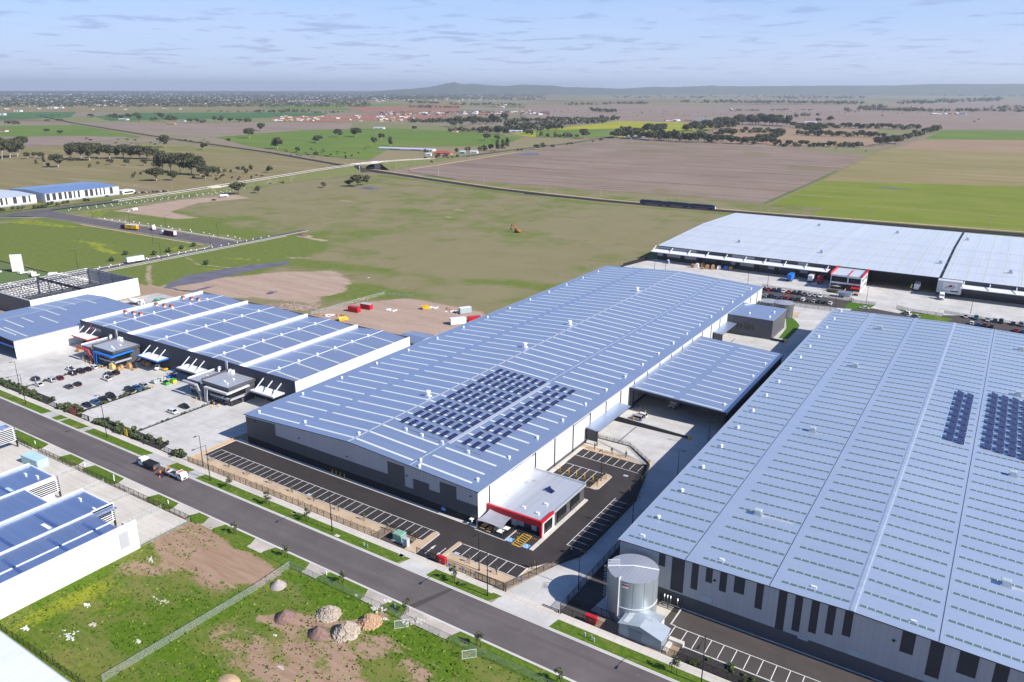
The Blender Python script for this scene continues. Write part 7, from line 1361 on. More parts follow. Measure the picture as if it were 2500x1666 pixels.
for k,(x,y,c_) in enumerate(((-119.5,118.0,'greyp'),(-118.2,117.9,'greenp'),(-58.6,118.4,'greyp'),(-57.2,118.5,'greenp'),(-56.4,118.0,'greyp'),(-246,103.6,'cap'),(-218.5,104.0,'cap'),(-204,104.4,'cap'),(-202.2,103.4,'cap'),(-178,104.2,'cap'),(-118.6,104.6,'cap'),(-97.3,104.2,'cap'))):
    t=thing('utility_pit_post','%s utility post in the verge, %s in the list from the cabinet corner'%({'greyp':'grey','greenp':'green','cap':'white'}[c_],ORD[k]),'utility post',(x,y,.12)); m=MB(); m.box(-.14,-.1,0,.14,.1,.95); m.build('body',M[c_],t); m=MB(); m.box(-.16,-.12,.95,.16,.12,1.03); m.build('cap',M[c_],t)
for k,(reg,x,y) in enumerate((('R7',1000,1020),('R7',1395,1230),('R7',1980,1410),('R5',445,25),('R6',735,1290),('R5',1415,415),('R6',430,940),('R7',1140,852),('R6',1970,232),('R7',178,528),('R6',1025,1180))): a=az(reg,x,y); slab('pit_lid',rect(a[0]-.7,a[1]-.45,a[0]+.7,a[1]+.45),.0,.165 if a[1]<121 else .06,M['path'] if k<6 else M['greyp'],'pale service pit lid, %s along the verges and lots'%ORD[k],'pit lid')
# fire pump shed, water tanks, valves
t=thing('pump_shed','small grey gabled pump shed beside the footpath','shed',(-49,125,0)); o=(-49,125,0)
m=MB(); x0,x1,y0,y1=-53.2,-43.9,122.9,127.2; m.poly([(x0,y0,0),(x1,y0,0),(x1,y0,2.5),(-48.6,y0,3.9),(x0,y0,2.9)]); m.poly([(x1,y1,0),(x0,y1,0),(x0,y1,2.9),(-48.6,y1,3.9),(x1,y1,2.5)]); m.poly([(x1,y0,0),(x1,y1,0),(x1,y1,2.5),(x1,y0,2.5)]); m.poly([(x0,y1,0),(x0,y0,0),(x0,y0,2.9),(x0,y1,2.9)]); m.build('wall',plain('slate_sheet',(.26,.30,.35),.55,.2),t,o)
m=MB(); m.box(-50.5,127.2,0,-46,129.6,2.9); m.build('annex',M['pale'],t,o)
m=MB(); 
for (p,q,zp,zq) in ((x0-.2,-48.6,2.9,3.95),(-48.6,x1+.2,3.95,2.5)): m.loft([[(p,y,zp),(q,y,zq),(q,y,zq+.1),(p,y,zp+.1)] for y in (y0-.2,y1+.2 if True else 0)])
m.loft([[(-50.8,y,z),(-45.8,y,z),(-45.8,y,z+.1),(-50.8,y,z+.1)] for y,z in ((127.2,3.35),(129.8,3.0))]); m.build('roof',plain('pale_blue_roof',(.50,.56,.62),.4,.4,.4,.05),t,o)
m=MB(); m.box(-51.0,122.82,.1,-48.2,122.89,2.6); m.build('door',plain('slate_door',(.16,.19,.23),.5),t,o); m=MB(); m.box(-47.0,124,3.3,-46.2,127.3,3.75) if False else m.loft([[(-52.6,y,3.22),(-51.4,y,3.42),(-51.4,y,3.46),(-52.6,y,3.26)] for y in (123.4,126.8)]); m.build('skylight',M['sky1'],t,o)
for x in (-50.2,-47.4): m=MB(); m.tube((x,126,3.4),(x,126,5.0),.05,.05,6); m.build('flue',M['steel'],t,o)
t=thing('low_wall','cream low wall and slab beside the pump shed','wall',(-42.6,124.6,0)); m=MB(); m.box(-43.7,126.2,0,-40.6,127.2,1.0); m.box(-43.7,123,0,-42.8,126.2,.5); m.build('wall',M['path'],t,(-42.6,124.6,0))
def tank(label,x,y,r,h,mat,detail=False,z=.1):
    t=thing('water_tank',label,'water tank',(x,y,z)); n=56; m=MB(); m.loft([[(r*math.cos(2*math.pi*k/n),r*math.sin(2*math.pi*k/n),zz) for k in range(n)] for zz in (0,h)],0,False); b=m.build('shell',mat,t,(0,0,0),True)
    m=MB()
    for k in range(14): a=2*math.pi*k/14+.2; m.bar((r*math.cos(a)*1.002,r*math.sin(a)*1.002,0),(r*math.cos(a)*1.002,r*math.sin(a)*1.002,h-.05),.05,.05)
    m.build('seam',M['solarf'],b)
    m=MB(); rr=[(r+.06,h-.05),(r+.06,h+.06),(0.02,h+.55)]; m.loft([[(q*math.cos(2*math.pi*k/n),q*math.sin(2*math.pi*k/n),zz) for k in range(n)] for q,zz in rr],0,True); rf_=m.build('lid',roofmetal('tank_roof_'+str(int(r*10)),(.37,.39,.45),.3,.55,.8,1,.02),t)
    return t,rf_
wt,wl=tank('big galvanised water tank with a ladder and white pipe beside the street',-54.3,131.6,5.3,10.4,roofmetal('tank_sheet',(.36,.405,.43),.5,.45,0,0,.03))
hh=10.5; a0=rad(205)
m=MB(); p=Vector((math.cos(a0)*5.4,math.sin(a0)*5.4,0)); tq=Vector((-math.sin(a0),math.cos(a0),0))
for s_ in (-.3,.3): m.bar(p+tq*s_+Vector((0,0,1.5)),p+tq*s_+Vector((0,0,hh+1)),.07)
for k in range(28): z=1.6+.33*k; m.bar(p+tq*.3+Vector((0,0,z)),p-tq*.3+Vector((0,0,z)),.04)
for k in range(9):
    z=3.2+.9*k; out=p*1.0+p.normalized()*.7
    m.bar(p+tq*.35+Vector((0,0,z)),out+tq*.25+Vector((0,0,z)),.04); m.bar(out+tq*.25+Vector((0,0,z)),out-tq*.25+Vector((0,0,z)),.04); m.bar(out-tq*.25+Vector((0,0,z)),p-tq*.35+Vector((0,0,z)),.04)
m.build('ladder',M['cap'],wt)
m=MB()
for s_ in (-1.0,-.35,.35,1.0): e=p*.55+tq*s_; s0=p*1.0+tq*s_*.8; m.bar(s0+Vector((0,0,hh+1.0)),e+Vector((0,0,hh+1.2)),.07); m.bar(s0+Vector((0,0,hh)),s0+Vector((0,0,hh+1.0)),.06); m.bar(e+Vector((0,0,hh+.3)),e+Vector((0,0,hh+1.2)),.06)
m.build('handrail',M['cap'],wt)
m=MB(); e=Vector((math.cos(rad(25))*5.3,math.sin(rad(25))*5.3,hh+.02)); m.bar(p*.98+Vector((0,0,hh+.06)),Vector((0,0,hh+.62)),.35,.06); m.bar(Vector((0,0,hh+.62)),e+Vector((0,0,.05)),.35,.06); m.build('roof_walkway',M['cap'],wt)
a1=rad(262); q=Vector((math.cos(a1)*5.5,math.sin(a1)*5.5,0)); m=MB(); m.tube(q+Vector((0,0,1.5)),q+Vector((0,0,hh+.2)),.14,.14,8); m.tube(q+Vector((0,0,hh+.2)),q*.9+Vector((0,0,hh+.5)),.14,.14,8); m.tube(q+Vector((0,0,1.5)),q+Vector((3.4,-.2,.6)),.14,.14,8); m.build('overflow_pipe',M['cap'],wt)
m=MB(); n=24; pts=[(5.36*math.cos(a1+k*.085),5.36*math.sin(a1+k*.085),4.0+.0*k) for k in range(n)]; [m.bar(a,b,.1) for a,b in zip(pts[:-1],pts[1:])]; m.build('band',M['cap'],wt)
m=MB(); a2=a1+.10; pp=[(5.34*math.cos(a2+k*.09),5.34*math.sin(a2+k*.09)) for k in range(4)]
for (x0,y0),(x1,y1) in zip(pp[:-1],pp[1:]): m.poly([(x0,y0,8.9),(x1,y1,8.9),(x1,y1,9.9),(x0,y0,9.9)],0); m.poly([(x0*1.004,y0*1.004,9.35),(x1*1.004,y1*1.004,9.35),(x1*1.004,y1*1.004,9.75),(x0*1.004,y0*1.004,9.75)],1)
m.build('label_plate',[M['white'],M['redd']],wt)
tank('dark grey water tank behind the dark box building',-86.6,380.6,4.7,7.0,plain('tank_dark',(.13,.13,.14),.5,.3)); tank('lower dark tank half hidden behind the long warehouse',-95.8,389.5,4.4,4.4,plain('tank_dark',(.13,.13,.14),.5,.3))
t=thing('valve_set','row of bent grey pump pipes inside a small cage','pipes',(-47.3,137,0)); o=(-47.3,137,0)
for k,x in enumerate((-49.2,-48.5,-47.8,-46.2)): m=MB(); m.tube((x,137.6,.3),(x,137.6,2.5),.11,.11,8); m.tube((x,137.6,2.5),(x+.1,137.2,2.75),.11,.11,8); m.tube((x+.1,137.2,2.75),(x+.2,136.9,2.4),.11,.11,8); m.build('pipe',M['steel'],t,o)
m=MB(); m.tube((-49.8,137.0,.8),(-45.6,137.0,.8),.12,.12,8); m.build('manifold',M['steel'],t,o); m=MB(); [m.bar((x,136.3,0),(x,136.3,2),.06) for x in (-50,-47.8,-45.6)]; m.bar((-50,136.3,2),(-45.6,136.3,2),.06); m.build('cage',M['black'],t,o)
fence('dark mesh cage round the pump pipes',[(-50.2,138.1),(-50.2,136.2),(-45.6,136.2)],2.0,2.2)
# people at the roadworks
def human(x,y,rot,label,bend=.0,arms=(.5,.5),hat='orange',z=.03):
    "one skinned body grown from a joint skeleton, clothing as children"
    t=thing('person',label,'person',(x,y,z),None,rot); hipz=.93; s=math.sin(bend); c=math.cos(bend)
    up=lambda d,sx=0,f=0: (f+s*d,sx,hipz+c*d)
    V=[];E=[];Rr=[]
    def v(p,r): V.append(p); Rr.append(r); return len(V)-1
    def e(a,b): E.append((a,b))
    hip=v((0,0,hipz),.135); waist=v(up(.2),.13); chest=v(up(.42),.155); nk=v(up(.58),.06); hd=v(up(.70),.095); tp=v(up(.80),.085); e(hip,waist);e(waist,chest);e(chest,nk);e(nk,hd);e(hd,tp)
    for k,sd in enumerate((-1,1)):
        kn=v((.06+.05*k,sd*.12,.5),.068); th=v((.0,sd*.10,hipz-.08),.10); an=v((-.02+.08*k,sd*.13,.09),.048); toe=v((.16+.08*k,sd*.14,.05),.04); e(hip,th);e(th,kn);e(kn,an);e(an,toe)
        sh=v(up(.50,sd*.19),.065); a_=arms[k]; el=v((up(.24)[0]+.06+.12*a_,sd*.25,up(.24)[2]),.046); wr=v((el_x:=V[el][0]+.24*a_+.05, sd*.22, V[el][2]-.22+.14*a_),.034); pm=v((el_x+.07,sd*.21,V[wr][2]-.05),.034); e(chest,sh);e(sh,el);e(el,wr);e(wr,pm)
        for j in range(4): f1=v((el_x+.11+.004*j,sd*(.235-.02*j),V[wr][2]-.08),.010); f2=v((el_x+.13-.01*(j==3),sd*(.235-.02*j),V[wr][2]-.12+.012*abs(j-1.5)),.009); e(pm,f1); e(f1,f2)
        t1=v((el_x+.06,sd*.175,V[wr][2]-.06),.011); t2=v((el_x+.09,sd*.16,V[wr][2]-.09),.010); e(pm,t1); e(t1,t2)
    me=bpy.data.meshes.new('body'); me.from_pydata(V,E,[]); bm=bmesh.new(); bm.from_mesh(me); ly=bm.verts.layers.skin.verify(); bm.verts.ensure_lookup_table()
    for i,vt in enumerate(bm.verts): vt[ly].radius=(Rr[i],Rr[i]); vt[ly].use_root=(i==0)
    bm.to_mesh(me); bm.free(); ob=bpy.data.objects.new('body',me); COL.objects.link(ob); ob.modifiers.new('skin','SKIN'); sd_=ob.modifiers.new('sub','SUBSURF'); sd_.levels=1; sd_.render_levels=1
    dg=bpy.context.evaluated_depsgraph_get(); m2=bpy.data.meshes.new_from_object(ob.evaluated_get(dg)); ob.modifiers.clear(); ob.data=m2; m2.materials.append(M['skin']); m2.materials.append(M['denim']); m2.polygons.foreach_set('use_smooth',[True]*len(m2.polygons))
    for p in m2.polygons:
        if p.center.z<hipz+.02: p.material_index=1
    ob.parent=t
    n=14; m=MB(); secs=[]
    for d,rx,ry in ((-.06,.16,.19),(.15,.155,.18),(.38,.17,.225),(.50,.13,.22),(.555,.075,.10)): q=up(d); secs.append([(q[0]+rx*math.cos(2*math.pi*k/n)*c,q[1]+ry*math.sin(2*math.pi*k/n),q[2]-rx*math.cos(2*math.pi*k/n)*s) for k in range(n)])
    m.loft(secs); m.build('hi_vis_vest',M['orange'],t,(0,0,0),True)
    m=MB()
    for sd in (-1,1): a=up(.50,sd*.2); i=V.index(next(p for p in V if abs(p[1]-sd*.25)<1e-6)); m.tube(a,V[i],.085,.065,8)
    m.build('sleeve',M['orange'],t,(0,0,0),True)
    q=up(.78); m=MB(); m.loft([[(q[0]+r*math.cos(2*math.pi*k/n)*(1.15 if zz==0 else 1),r*math.sin(2*math.pi*k/n),q[2]+zz) for k in range(n)] for r,zz in ((.15,0),(.125,.02),(.11,.08),(.05,.13))]); m.build('hard_hat',M[hat],t,(0,0,0),True)
    f=up(.69); m=MB(); m.loft([[(f[0]+.085,-.018,f[2]-.02),(f[0]+.085,.018,f[2]-.02),(f[0]+.085,0,f[2]+.03)],[(f[0]+.12,-.01,f[2]-.02),(f[0]+.12,.01,f[2]-.02),(f[0]+.1,0,f[2]+.02)]]); m.build('nose',M['skin'],t)
    m=MB(); [m.box(f[0]+.082,a-.014,f[2]+.03,f[0]+.094,a+.014,f[2]+.045) for a in (-.035,.035)]; m.build('eye',M['navy'],t); m=MB(); m.box(f[0]+.08,-.025,f[2]-.055,f[0]+.092,.025,f[2]-.045); m.build('mouth',M['redd'],t)
    return t
human(-197.6,112.9,rad(60),'road worker in orange bending beside the black tipper',rad(35),(.8,.9)); human(-193.9,114.3,rad(100),'road worker in orange standing between the two trucks',rad(12),(.6,.8)); human(-194.0,112.6,rad(140),'road worker in orange raking in the open lane',rad(30),(1,.8)); human(-195.0,116.1,rad(-70),'road worker in orange at the kerb',rad(8),(.5,.6))
t=thing('rake','long handled rake in the hands of the worker in the open lane','rake',(-194.6,113.2,.03)); m=MB(); m.bar((.45,-.4,.95),(-.6,.5,.06),.035); m.build('handle',M['wood'],t); m=MB(); m.box(-.9,.46,0,-.3,.54,.08); m.build('head',M['black'],t)
flat('fresh_asphalt',[(-196.6,112.2),(-192.6,112),(-192.4,115.6),(-196.2,115.8)],.036,M['lot'],'dark fresh asphalt patch under the road workers','street')
# small white plant guards along the estate roads
gp=None
gl=[(-468.9+.0,238+7.0*k) for k in range(22)]+[(-472.8,240+8*k) for k in range(11)]+[(-730+.4*k,378+7.5*k) for k in range(26)]+[(-722+.5*k,372+8*k) for k in range(22)]+[(-650+9*k,364.5+R.uniform(-1,6)) for k in range(20)]
for k,(x,y) in enumerate(gl):
    if gp is None: m=MB(); m.box(-.3,-.3,0,.3,.3,.7); m.box(-.04,-.04,.7,.04,.04,.95); gp=o_=m.build('plant_guard',M['cap'])
    else: o_=gp.copy(); COL.objects.link(o_)
    o_.location=(x+R.uniform(-.6,.6),y+R.uniform(-.8,.8),0); tag(o_,'small white plant guard beside the estate roads','plant guard','white plant guards along the estate roads')
# bridges
t=thing('rail_bridge','grey concrete road bridge over the rail line','bridge',(-752,800,0)); o=(-752,800,0); m=MB(); m.box(-757.5,776,8.2,-746.5,818,9.2); m.build('deck',M['concdark'],t,o); 
for x in (-757.4,-746.6): m=MB(); m.box(x-.15,500 if False else 770,9.2,x+.15,824,10.2); m.build('parapet',M['path'],t,o)
m=MB(); m.poly([(-746.5,776,8.2),(-746.5,776,0),(-728,784,0),(-736,772,4)]); m.box(-757,775,0,-747,777,8.2); m.box(-757,816,0,-747,818,8.2); m.build('abutment',M['conc'],t,o)
t=thing('guard_rail','pale barrier along both sides of the rising road','barrier',(-745,640,0)); m=MB()
for s_ in (-1,1):
    for a,b in zip(OV[3:],OV[4:12]): m.bar((a[0]+s_*5.1,a[1],a[2]+.5),(b[0]+s_*5.1,b[1],b[2]+.5),.12,.5)
m.build('rail',M['path'],t,(-745,640,0))
t=thing('road_bridge','low concrete bridge with white piers under the rising road','bridge',(-742,560,0)); m=MB(); m.box(-748,535,2.6,-736.5,585,3.4); m.build('deck',M['path'],t,(-742,560,0)); 
for k in range(2): m=MB(); m.box(-737.4,548+16*k,-.2,-736.6,549.5+16*k,3); m.build('pier',M['cap'],t,(-742,560,0))
m=MB(); m.box(-737.5,536,0,-737.2,584,2.5); m.build('opening_shade',M['glass'],t,(-742,560,0))  # dark sheet below the deck stands in for the shade under the bridge
t=thing('rail_underpass','small concrete bridge under the rail line','bridge',(-415,706,0)); m=MB(); m.loft([[(x,y,z) for z,y in ((-.05,704.2),(-.05,703.6),(.5,703.6),(.5,704.2))] for x in (-440,-385)]); m.build('beam',M['dark'],t,(-415,706,0))
# soil and rubble heaps
def heap(label,x,y,rx,ry,h,mat,rough=.12,seed=1,chunks=None,rot=0):
    t=thing('soil_heap',label,'heap',(x,y,0),None,rot); r_=random.Random(seed); n=40; m=MB(); rings=[]
    for j in range(11):
        f=j/10; rr=1-f; zz=h*(1-rr**1.25)*(1 if f<1 else 1)
        rings.append([(rx*(rr+.0)*math.cos(2*math.pi*k/n)*(1+r_.uniform(-rough,rough)),ry*rr*math.sin(2*math.pi*k/n)*(1+r_.uniform(-rough,rough)),max(0,zz*(1+r_.uniform(-rough,rough))) if j else -.05) for k in range(n)])
    m.loft(rings,0,False); m.build('mound',mat,t,(0,0,0),rough<.1)
    if chunks:
        cm,num,sz=chunks; m=MB()
        for k in range(num):
            a=r_.uniform(0,6.28); f=math.sqrt(r_.uniform(0,1)); zz=h*(1-(f)**1.25); s_=sz*r_.uniform(.5,1.4); m.obox(rx*f*math.cos(a),ry*f*math.sin(a),zz-.3*s_,s_*1.3,s_,s_*.7,r_.uniform(0,3.1),0,s_*.2,s_*.15)
        m.build('rubble',cm,t)
soil1=plain('purple_brown_soil',(.21,.135,.115),.95,0,.1,.25,1.5); soil2=plain('grey_gravel_heap',(.36,.32,.30),.95,0,.1,.2,2); soil3=plain('pale_rubble',(.42,.355,.29),.95,0,.1,.3,1.2)
heap('smooth grey gravel heap beside the white temporary fence',-124.7,95.8,1.9,1.9,1.7,soil2,.04,2); heap('purple brown soil heap left of the rubble',-114.8,89.1,2.3,2.5,2.0,soil1,.06,3); heap('cracked pale clay heap at the back of the group',-107.8,94.9,2.8,2.6,1.7,soil3,.16,4,(soil3,160,.4)); heap('purple brown soil heap nearest the bottom edge of the group',-105.0,89.3,2.5,2.2,2.0,soil1,.06,5); heap('largest pale clay rubble heap in the group',-100.5,92.7,2.7,3.0,2.6,soil3,.16,6,(soil3,240,.42)); heap('orange brick rubble heap nearest the street',-98.6,97.7,2.4,2.4,1.8,plain('orange_brick',(.42,.265,.165),.9,0,.1,.3,2),.12,7,(plain('broken_brick',(.47,.31,.20),.9,0,.1,.35,3),150,.5)); heap('flat sandy heap at the bottom edge of the picture',-109.3,70.6,2.6,1.8,.7,plain('sandy_heap',(.50,.36,.22),.95,0,.1,.2,2),.05,8)
heap('grey soil ridge behind the unit roofs',-303,258,16,5,2.2,plain('grey_spoil',(.30,.235,.19),.95,0,.1,.3,.6),.15,9,None,rad(20)); heap('dark soil heap at the road end in the olive paddock',-451,403,5,2.5,1.8,soil1,.1,10)
for k,(reg,x,y,sx) in enumerate((('R4',640,1140,2.6),('R4',1470,830,2.2),('R4',1380,455,1.6),('R4',800,865,1),('R4',1260,1200,.8),('R4',845,1045,.9),('R4',235,1080,1.0),('R5',1010,780+0,1),('R5',1640,980,1.8),('R5',1600,1030,1.3),('R5',1270,990,.9),('R5',310,1435,.6),('R5',1290,830,1.2),('T6',1490,1040,1.2),('R5',265,1140,.5))):
    a=az(reg,x,y); r_=random.Random(k); t=thing('rubble','flat scatter of pale rubble on the rough grass, %s'%ORD[k],'rubble',(a[0],a[1],.03),'pale rubble scatters on rough grass'); m=MB()
    for q in range(26): m.obox(r_.gauss(0,.45)*sx,r_.gauss(0,.22)*sx,0,r_.uniform(.1,.5),r_.uniform(.1,.4),r_.uniform(.03,.16),r_.uniform(0,3),0,.03,.03)
    m.build('pieces',M['path'] if k%3 else M['cap'],t)
for k,(x,y) in enumerate([(-90.7,103.5),(-92.2,101.9),(-101.2,101.9),(-99.5,102.4)]):
    r_=random.Random(40+k); t=thing('rubble','broken concrete lumps beside the worn crossover, %s'%ORD[k],'rubble',(x,y,.1),'broken concrete at the worn crossovers'); m=MB()
    for q in range(16): m.obox(r_.gauss(0,.6),r_.gauss(0,.5),0,r_.uniform(.2,.8),r_.uniform(.2,.5),r_.uniform(.1,.35),r_.uniform(0,3),0,.05,.05)
    m.build('pieces',M['path'],t)
for k,(x,y) in enumerate([(-283,290),(-240,298),(-232,300),(-228,297),(-270,262),(-275,258),(-279,256),(-256,282)]):
    r_=random.Random(60+k); t=thing('scrap_pile','scrap timber and sheet lying on the bare site, %s'%ORD[k],'scrap',(x,y,.0),'scrap on the bare site'); m=MB()
    for q in range(14): m.obox(r_.gauss(0,1.6),r_.gauss(0,1),0,r_.uniform(.6,3),r_.uniform(.1,.5),r_.uniform(.08,.4),r_.uniform(0,3))
    m.build('pieces',M['cap'] if k%2 else M['wood'],t)
for k,(x,y) in enumerate([(-524,212),(-517,213),(-512,214),(-497,221),(-492,224),(-484,222),(-476,229),(-530,207)]):
    t=thing('precast_block','stray white precast block near the building shell, %s'%ORD[k],'block',(x,y,0),'precast blocks by the shell'); r_=random.Random(k); m=MB(); m.obox(0,0,0,r_.uniform(2,5),r_.uniform(1.5,3),r_.uniform(.8,2.4),r_.uniform(0,3)); m.obox(1,2,0,2,1,.6,r_.uniform(0,3)); m.build('block',M['tilt'],t)
# ------------------------------------------------------------------ trees and shrubs
def leafm(name,c): return plain(name,c,.75,0,.15,.35,.35)
LV=[leafm('gum_leaf_dark',(.042,.048,.024)),leafm('gum_leaf_mid',(.070,.074,.036)),leafm('gum_leaf_light',(.125,.122,.068))]
LS=[leafm('shrub_leaf_dark',(.030,.048,.016)),leafm('shrub_leaf_mid',(.07,.10,.03)),leafm('shrub_leaf_grey',(.15,.17,.11))]
LY=[leafm('street_leaf_dark',(.05,.065,.03)),leafm('street_leaf_mid',(.10,.12,.055)),leafm('street_leaf_light',(.16,.17,.09))]
def crown(m,cl,size,r_,per):
    for (cx,cy,cz,rx,rz) in cl:
        for _ in range(per):
            d=Vector((r_.gauss(0,1),r_.gauss(0,1),r_.gauss(0,1))); d.normalize(); f=r_.uniform(.55,1.05)
            p=Vector((cx+d.x*rx*f,cy+d.y*rx*f,cz+d.z*rz*f)); nrm=(d*1.0+Vector((r_.gauss(0,.55),r_.gauss(0,.55),r_.gauss(0,.55)+.25))).normalized()
            a=nrm.orthogonal().normalized(); b=nrm.cross(a); an=r_.uniform(0,6.28); a2=a*math.cos(an)+b*math.sin(an); b2=nrm.cross(a2); s_=size*r_.uniform(.6,1.3)
            q=r_.random(); mi=(2 if q>.72 else 1 if q>.3 else 0)
            m.add([tuple(p-a2*s_-b2*s_*.6),tuple(p+a2*s_-b2*s_*.4),tuple(p+a2*s_*.7+b2*s_*.7),tuple(p-a2*s_*.5+b2*s_*.6)],[(0,1,2,3)],mi)
def make_tree(name,H,Wd,kind,seed,leaf,per=None,size=.55,bark='bark',det=1.0):
    "unit tree with real height H and crown width Wd"
    r_=random.Random(seed); t=thing(name,'x','tree'); tm=MB(); cl=[]
    if kind=='gum':   # umbrella: forked pale limbs, clumped flat topped crown
        th=H*.2; lean=Vector((r_.uniform(-.06,.06)*H,r_.uniform(-.06,.06)*H,th)); tm.tube((0,0,-.2),lean,H*.032,H*.022,7)
        nb=7
        for k in range(nb):
            a=6.28*k/nb+r_.uniform(-.4,.4); rr=Wd*.33*r_.uniform(.5,1.15); z=H*r_.uniform(.50,.78); mid=lean+Vector((math.cos(a)*rr*.45,math.sin(a)*rr*.45,(z-th)*.6)); e=Vector((math.cos(a)*rr,math.sin(a)*rr,z))
            tm.tube(lean,mid,H*.017,H*.012,6); tm.tube(mid,e,H*.012,H*.005,5); cl.append((e.x,e.y,e.z+H*.05,Wd*r_.uniform(.19,.26),H*r_.uniform(.13,.19)))
            b=e+Vector((r_.uniform(-.12,.12)*Wd,r_.uniform(-.12,.12)*Wd,-H*r_.uniform(.08,.16))); tm.tube(mid,b,H*.008,H*.004,5); cl.append((b.x,b.y,b.z,Wd*.18,H*.12))
        for k in range(4): cl.append((r_.uniform(-.14,.14)*Wd,r_.uniform(-.14,.14)*Wd,H*r_.uniform(.76,.90),Wd*.22,H*.13))
    elif kind=='round':
        tm.tube((0,0,-.2),(0,0,H*.35),H*.03,H*.02,6)
        for k in range(4): a=1.57*k+.4; tm.tube((0,0,H*.3),(math.cos(a)*Wd*.22,math.sin(a)*Wd*.22,H*.6),H*.015,H*.006,5)
        for k in range(9): a=r_.uniform(0,6.28); rr=Wd*.27*math.sqrt(r_.random()); cl.append((math.cos(a)*rr,math.sin(a)*rr,H*r_.uniform(.38,.80),Wd*r_.uniform(.18,.26),H*r_.uniform(.13,.20)))
    elif kind=='tall':
        tm.tube((0,0,-.2),(0,0,H*.8),H*.022,H*.008,6)
        for k in range(8): a=r_.uniform(0,6.28); z=H*(.3+.66*k/8); rr=Wd*.2*r_.random(); tm.tube((0,0,z-.1*H),(math.cos(a)*Wd*.22,math.sin(a)*Wd*.22,z),H*.008,H*.003,5); cl.append((math.cos(a)*rr,math.sin(a)*rr,z,Wd*.30*(1.15-.55*k/8),H*.11))
    elif kind=='bush':
        for k in range(4): a=1.57*k; tm.tube((0,0,-.1),(math.cos(a)*Wd*.2,math.sin(a)*Wd*.2,H*.5),H*.03,H*.012,5)
        for k in range(8): a=r_.uniform(0,6.28); rr=Wd*.28*math.sqrt(r_.random()); cl.append((math.cos(a)*rr,math.sin(a)*rr,H*r_.uniform(.22,.68),Wd*r_.uniform(.19,.27),H*r_.uniform(.2,.28)))
    elif kind=='young':
        tm.tube((0,0,0),(0,0,H*.92),.05,.015,6)
        for k in range(7): a=r_.uniform(0,6.28); z=H*r_.uniform(.3,.75); tm.tube((0,0,z),(math.cos(a)*Wd*.35,math.sin(a)*Wd*.35,z+H*.16),.022,.008,5); cl.append((math.cos(a)*Wd*.28,math.sin(a)*Wd*.28,z+H*.14,Wd*.22,H*.12))
        cl.append((0,0,H*.92,Wd*.2,H*.1))
    m=MB(); crown(m,cl,size,r_,per or 60); m.build('crown',leaf,t)
    tm.build('trunk',M[bark],t); return t
# near and middle prototypes
TP={'gum':[make_tree('gum_tree',14,15,'gum',s,LV,85,.66,'barkw') for s in (1,2,3)],'round':[make_tree('gum_tree',9,9,'round',s,LV,75,.5) for s in (4,5,6)],'tall':[make_tree('gum_tree',12,6,'tall',s,LV,60,.5,'barkw') for s in (7,8)],'bush':[make_tree('shrub',4,5,'bush',s,LV,60,.36) for s in (9,10,11)]}
TPu={}
DIM={'gum':(14,15),'round':(9,9),'tall':(12,6),'bush':(4,5)}
SING=[];BULK=[]
def tree_px(reg,x,y,w,h,kind=None,label=None,group=None):
    gx,gy=az(reg,x,y); d=depth(gx,gy); k=.2679*d/F_PX; W_m=w*k; H_m=h*k*1.02
    if W_m>70 or d>9000: return
    if kind is None: kind='gum' if W_m>9 and W_m>.75*H_m else 'bush' if H_m<5 else 'tall' if H_m>1.35*W_m else 'round'
    (SING if label else BULK).append((w*h,gx,gy,W_m,H_m,kind,label,group))
# the gum groups at the left
for (x,y,w,h) in [(-70,890,150,185),(20,890,150,185),(90,880,150,170),(160,870,150,165),(-30,820,160,130),(215,795,110,110),(660,900,135,155),(740,890,160,150),(820,905,170,165),(900,880,140,130),(1000,890,130,125),(1060,885,120,110),(1130,885,140,125),(1200,890,140,120),(1270,890,140,120),(1350,890,150,110),(1420,905,130,110),(1480,1010,150,185),(1560,1010,150,170),(1640,1020,150,185),(1740,1035,180,195),(1830,1040,130,170),(1870,1070,120,110),(1940,1050,100,90)]:
    tree_px('Q8',x,y,w,h,'gum',None,'big gum trees of the left groves')
for (x,y,w,h,lab) in [(530,965,140,120,'broad gum tree standing left of the big grove'),(1430,1090,150,120,'gum tree at the lower front of the big grove'),(1580,1085,110,90,'low gum tree right of the lower front one'),(1505,785,105,115,'lone umbrella gum tree above the big grove'),(1860,805,75,62,'small lone gum tree beside the rail line at left'),(2275,700,105,88,'umbrella gum tree at the edge of the green paddock'),(2085,740,48,38,'small round tree near the rail bend'),(430,650,55,34,'small tree in the far left green strip, first'),(550,662,65,34,'small tree in the far left green strip, second'),(830,512,58,32,'lone flat topped tree beside the far road')]: tree_px('Q8',x,y,w,h,None,lab)
for (x,y,w,h) in [(250,890,60,60),(320,880,60,50),(380,890,60,60),(400,935,42,80),(330,935,30,40),(440,960,30,35),(645,910,50,40),(820,970,26,36),(895,940,30,32),(1215,1060,30,36),(1285,1030,32,30),(1230,1030,25,26),(1160,950,60,60),(1010,940,70,50),(1320,950,60,60),(2000,1040,45,75),(2050,1010,40,42),(2105,1010,30,32),(2170,1015,50,62),(2215,990,36,38),(2245,1020,40,52),(2290,990,36,52)]: tree_px('Q8',x,y,w,h,None,None,'scattered dark trees round the left groves')
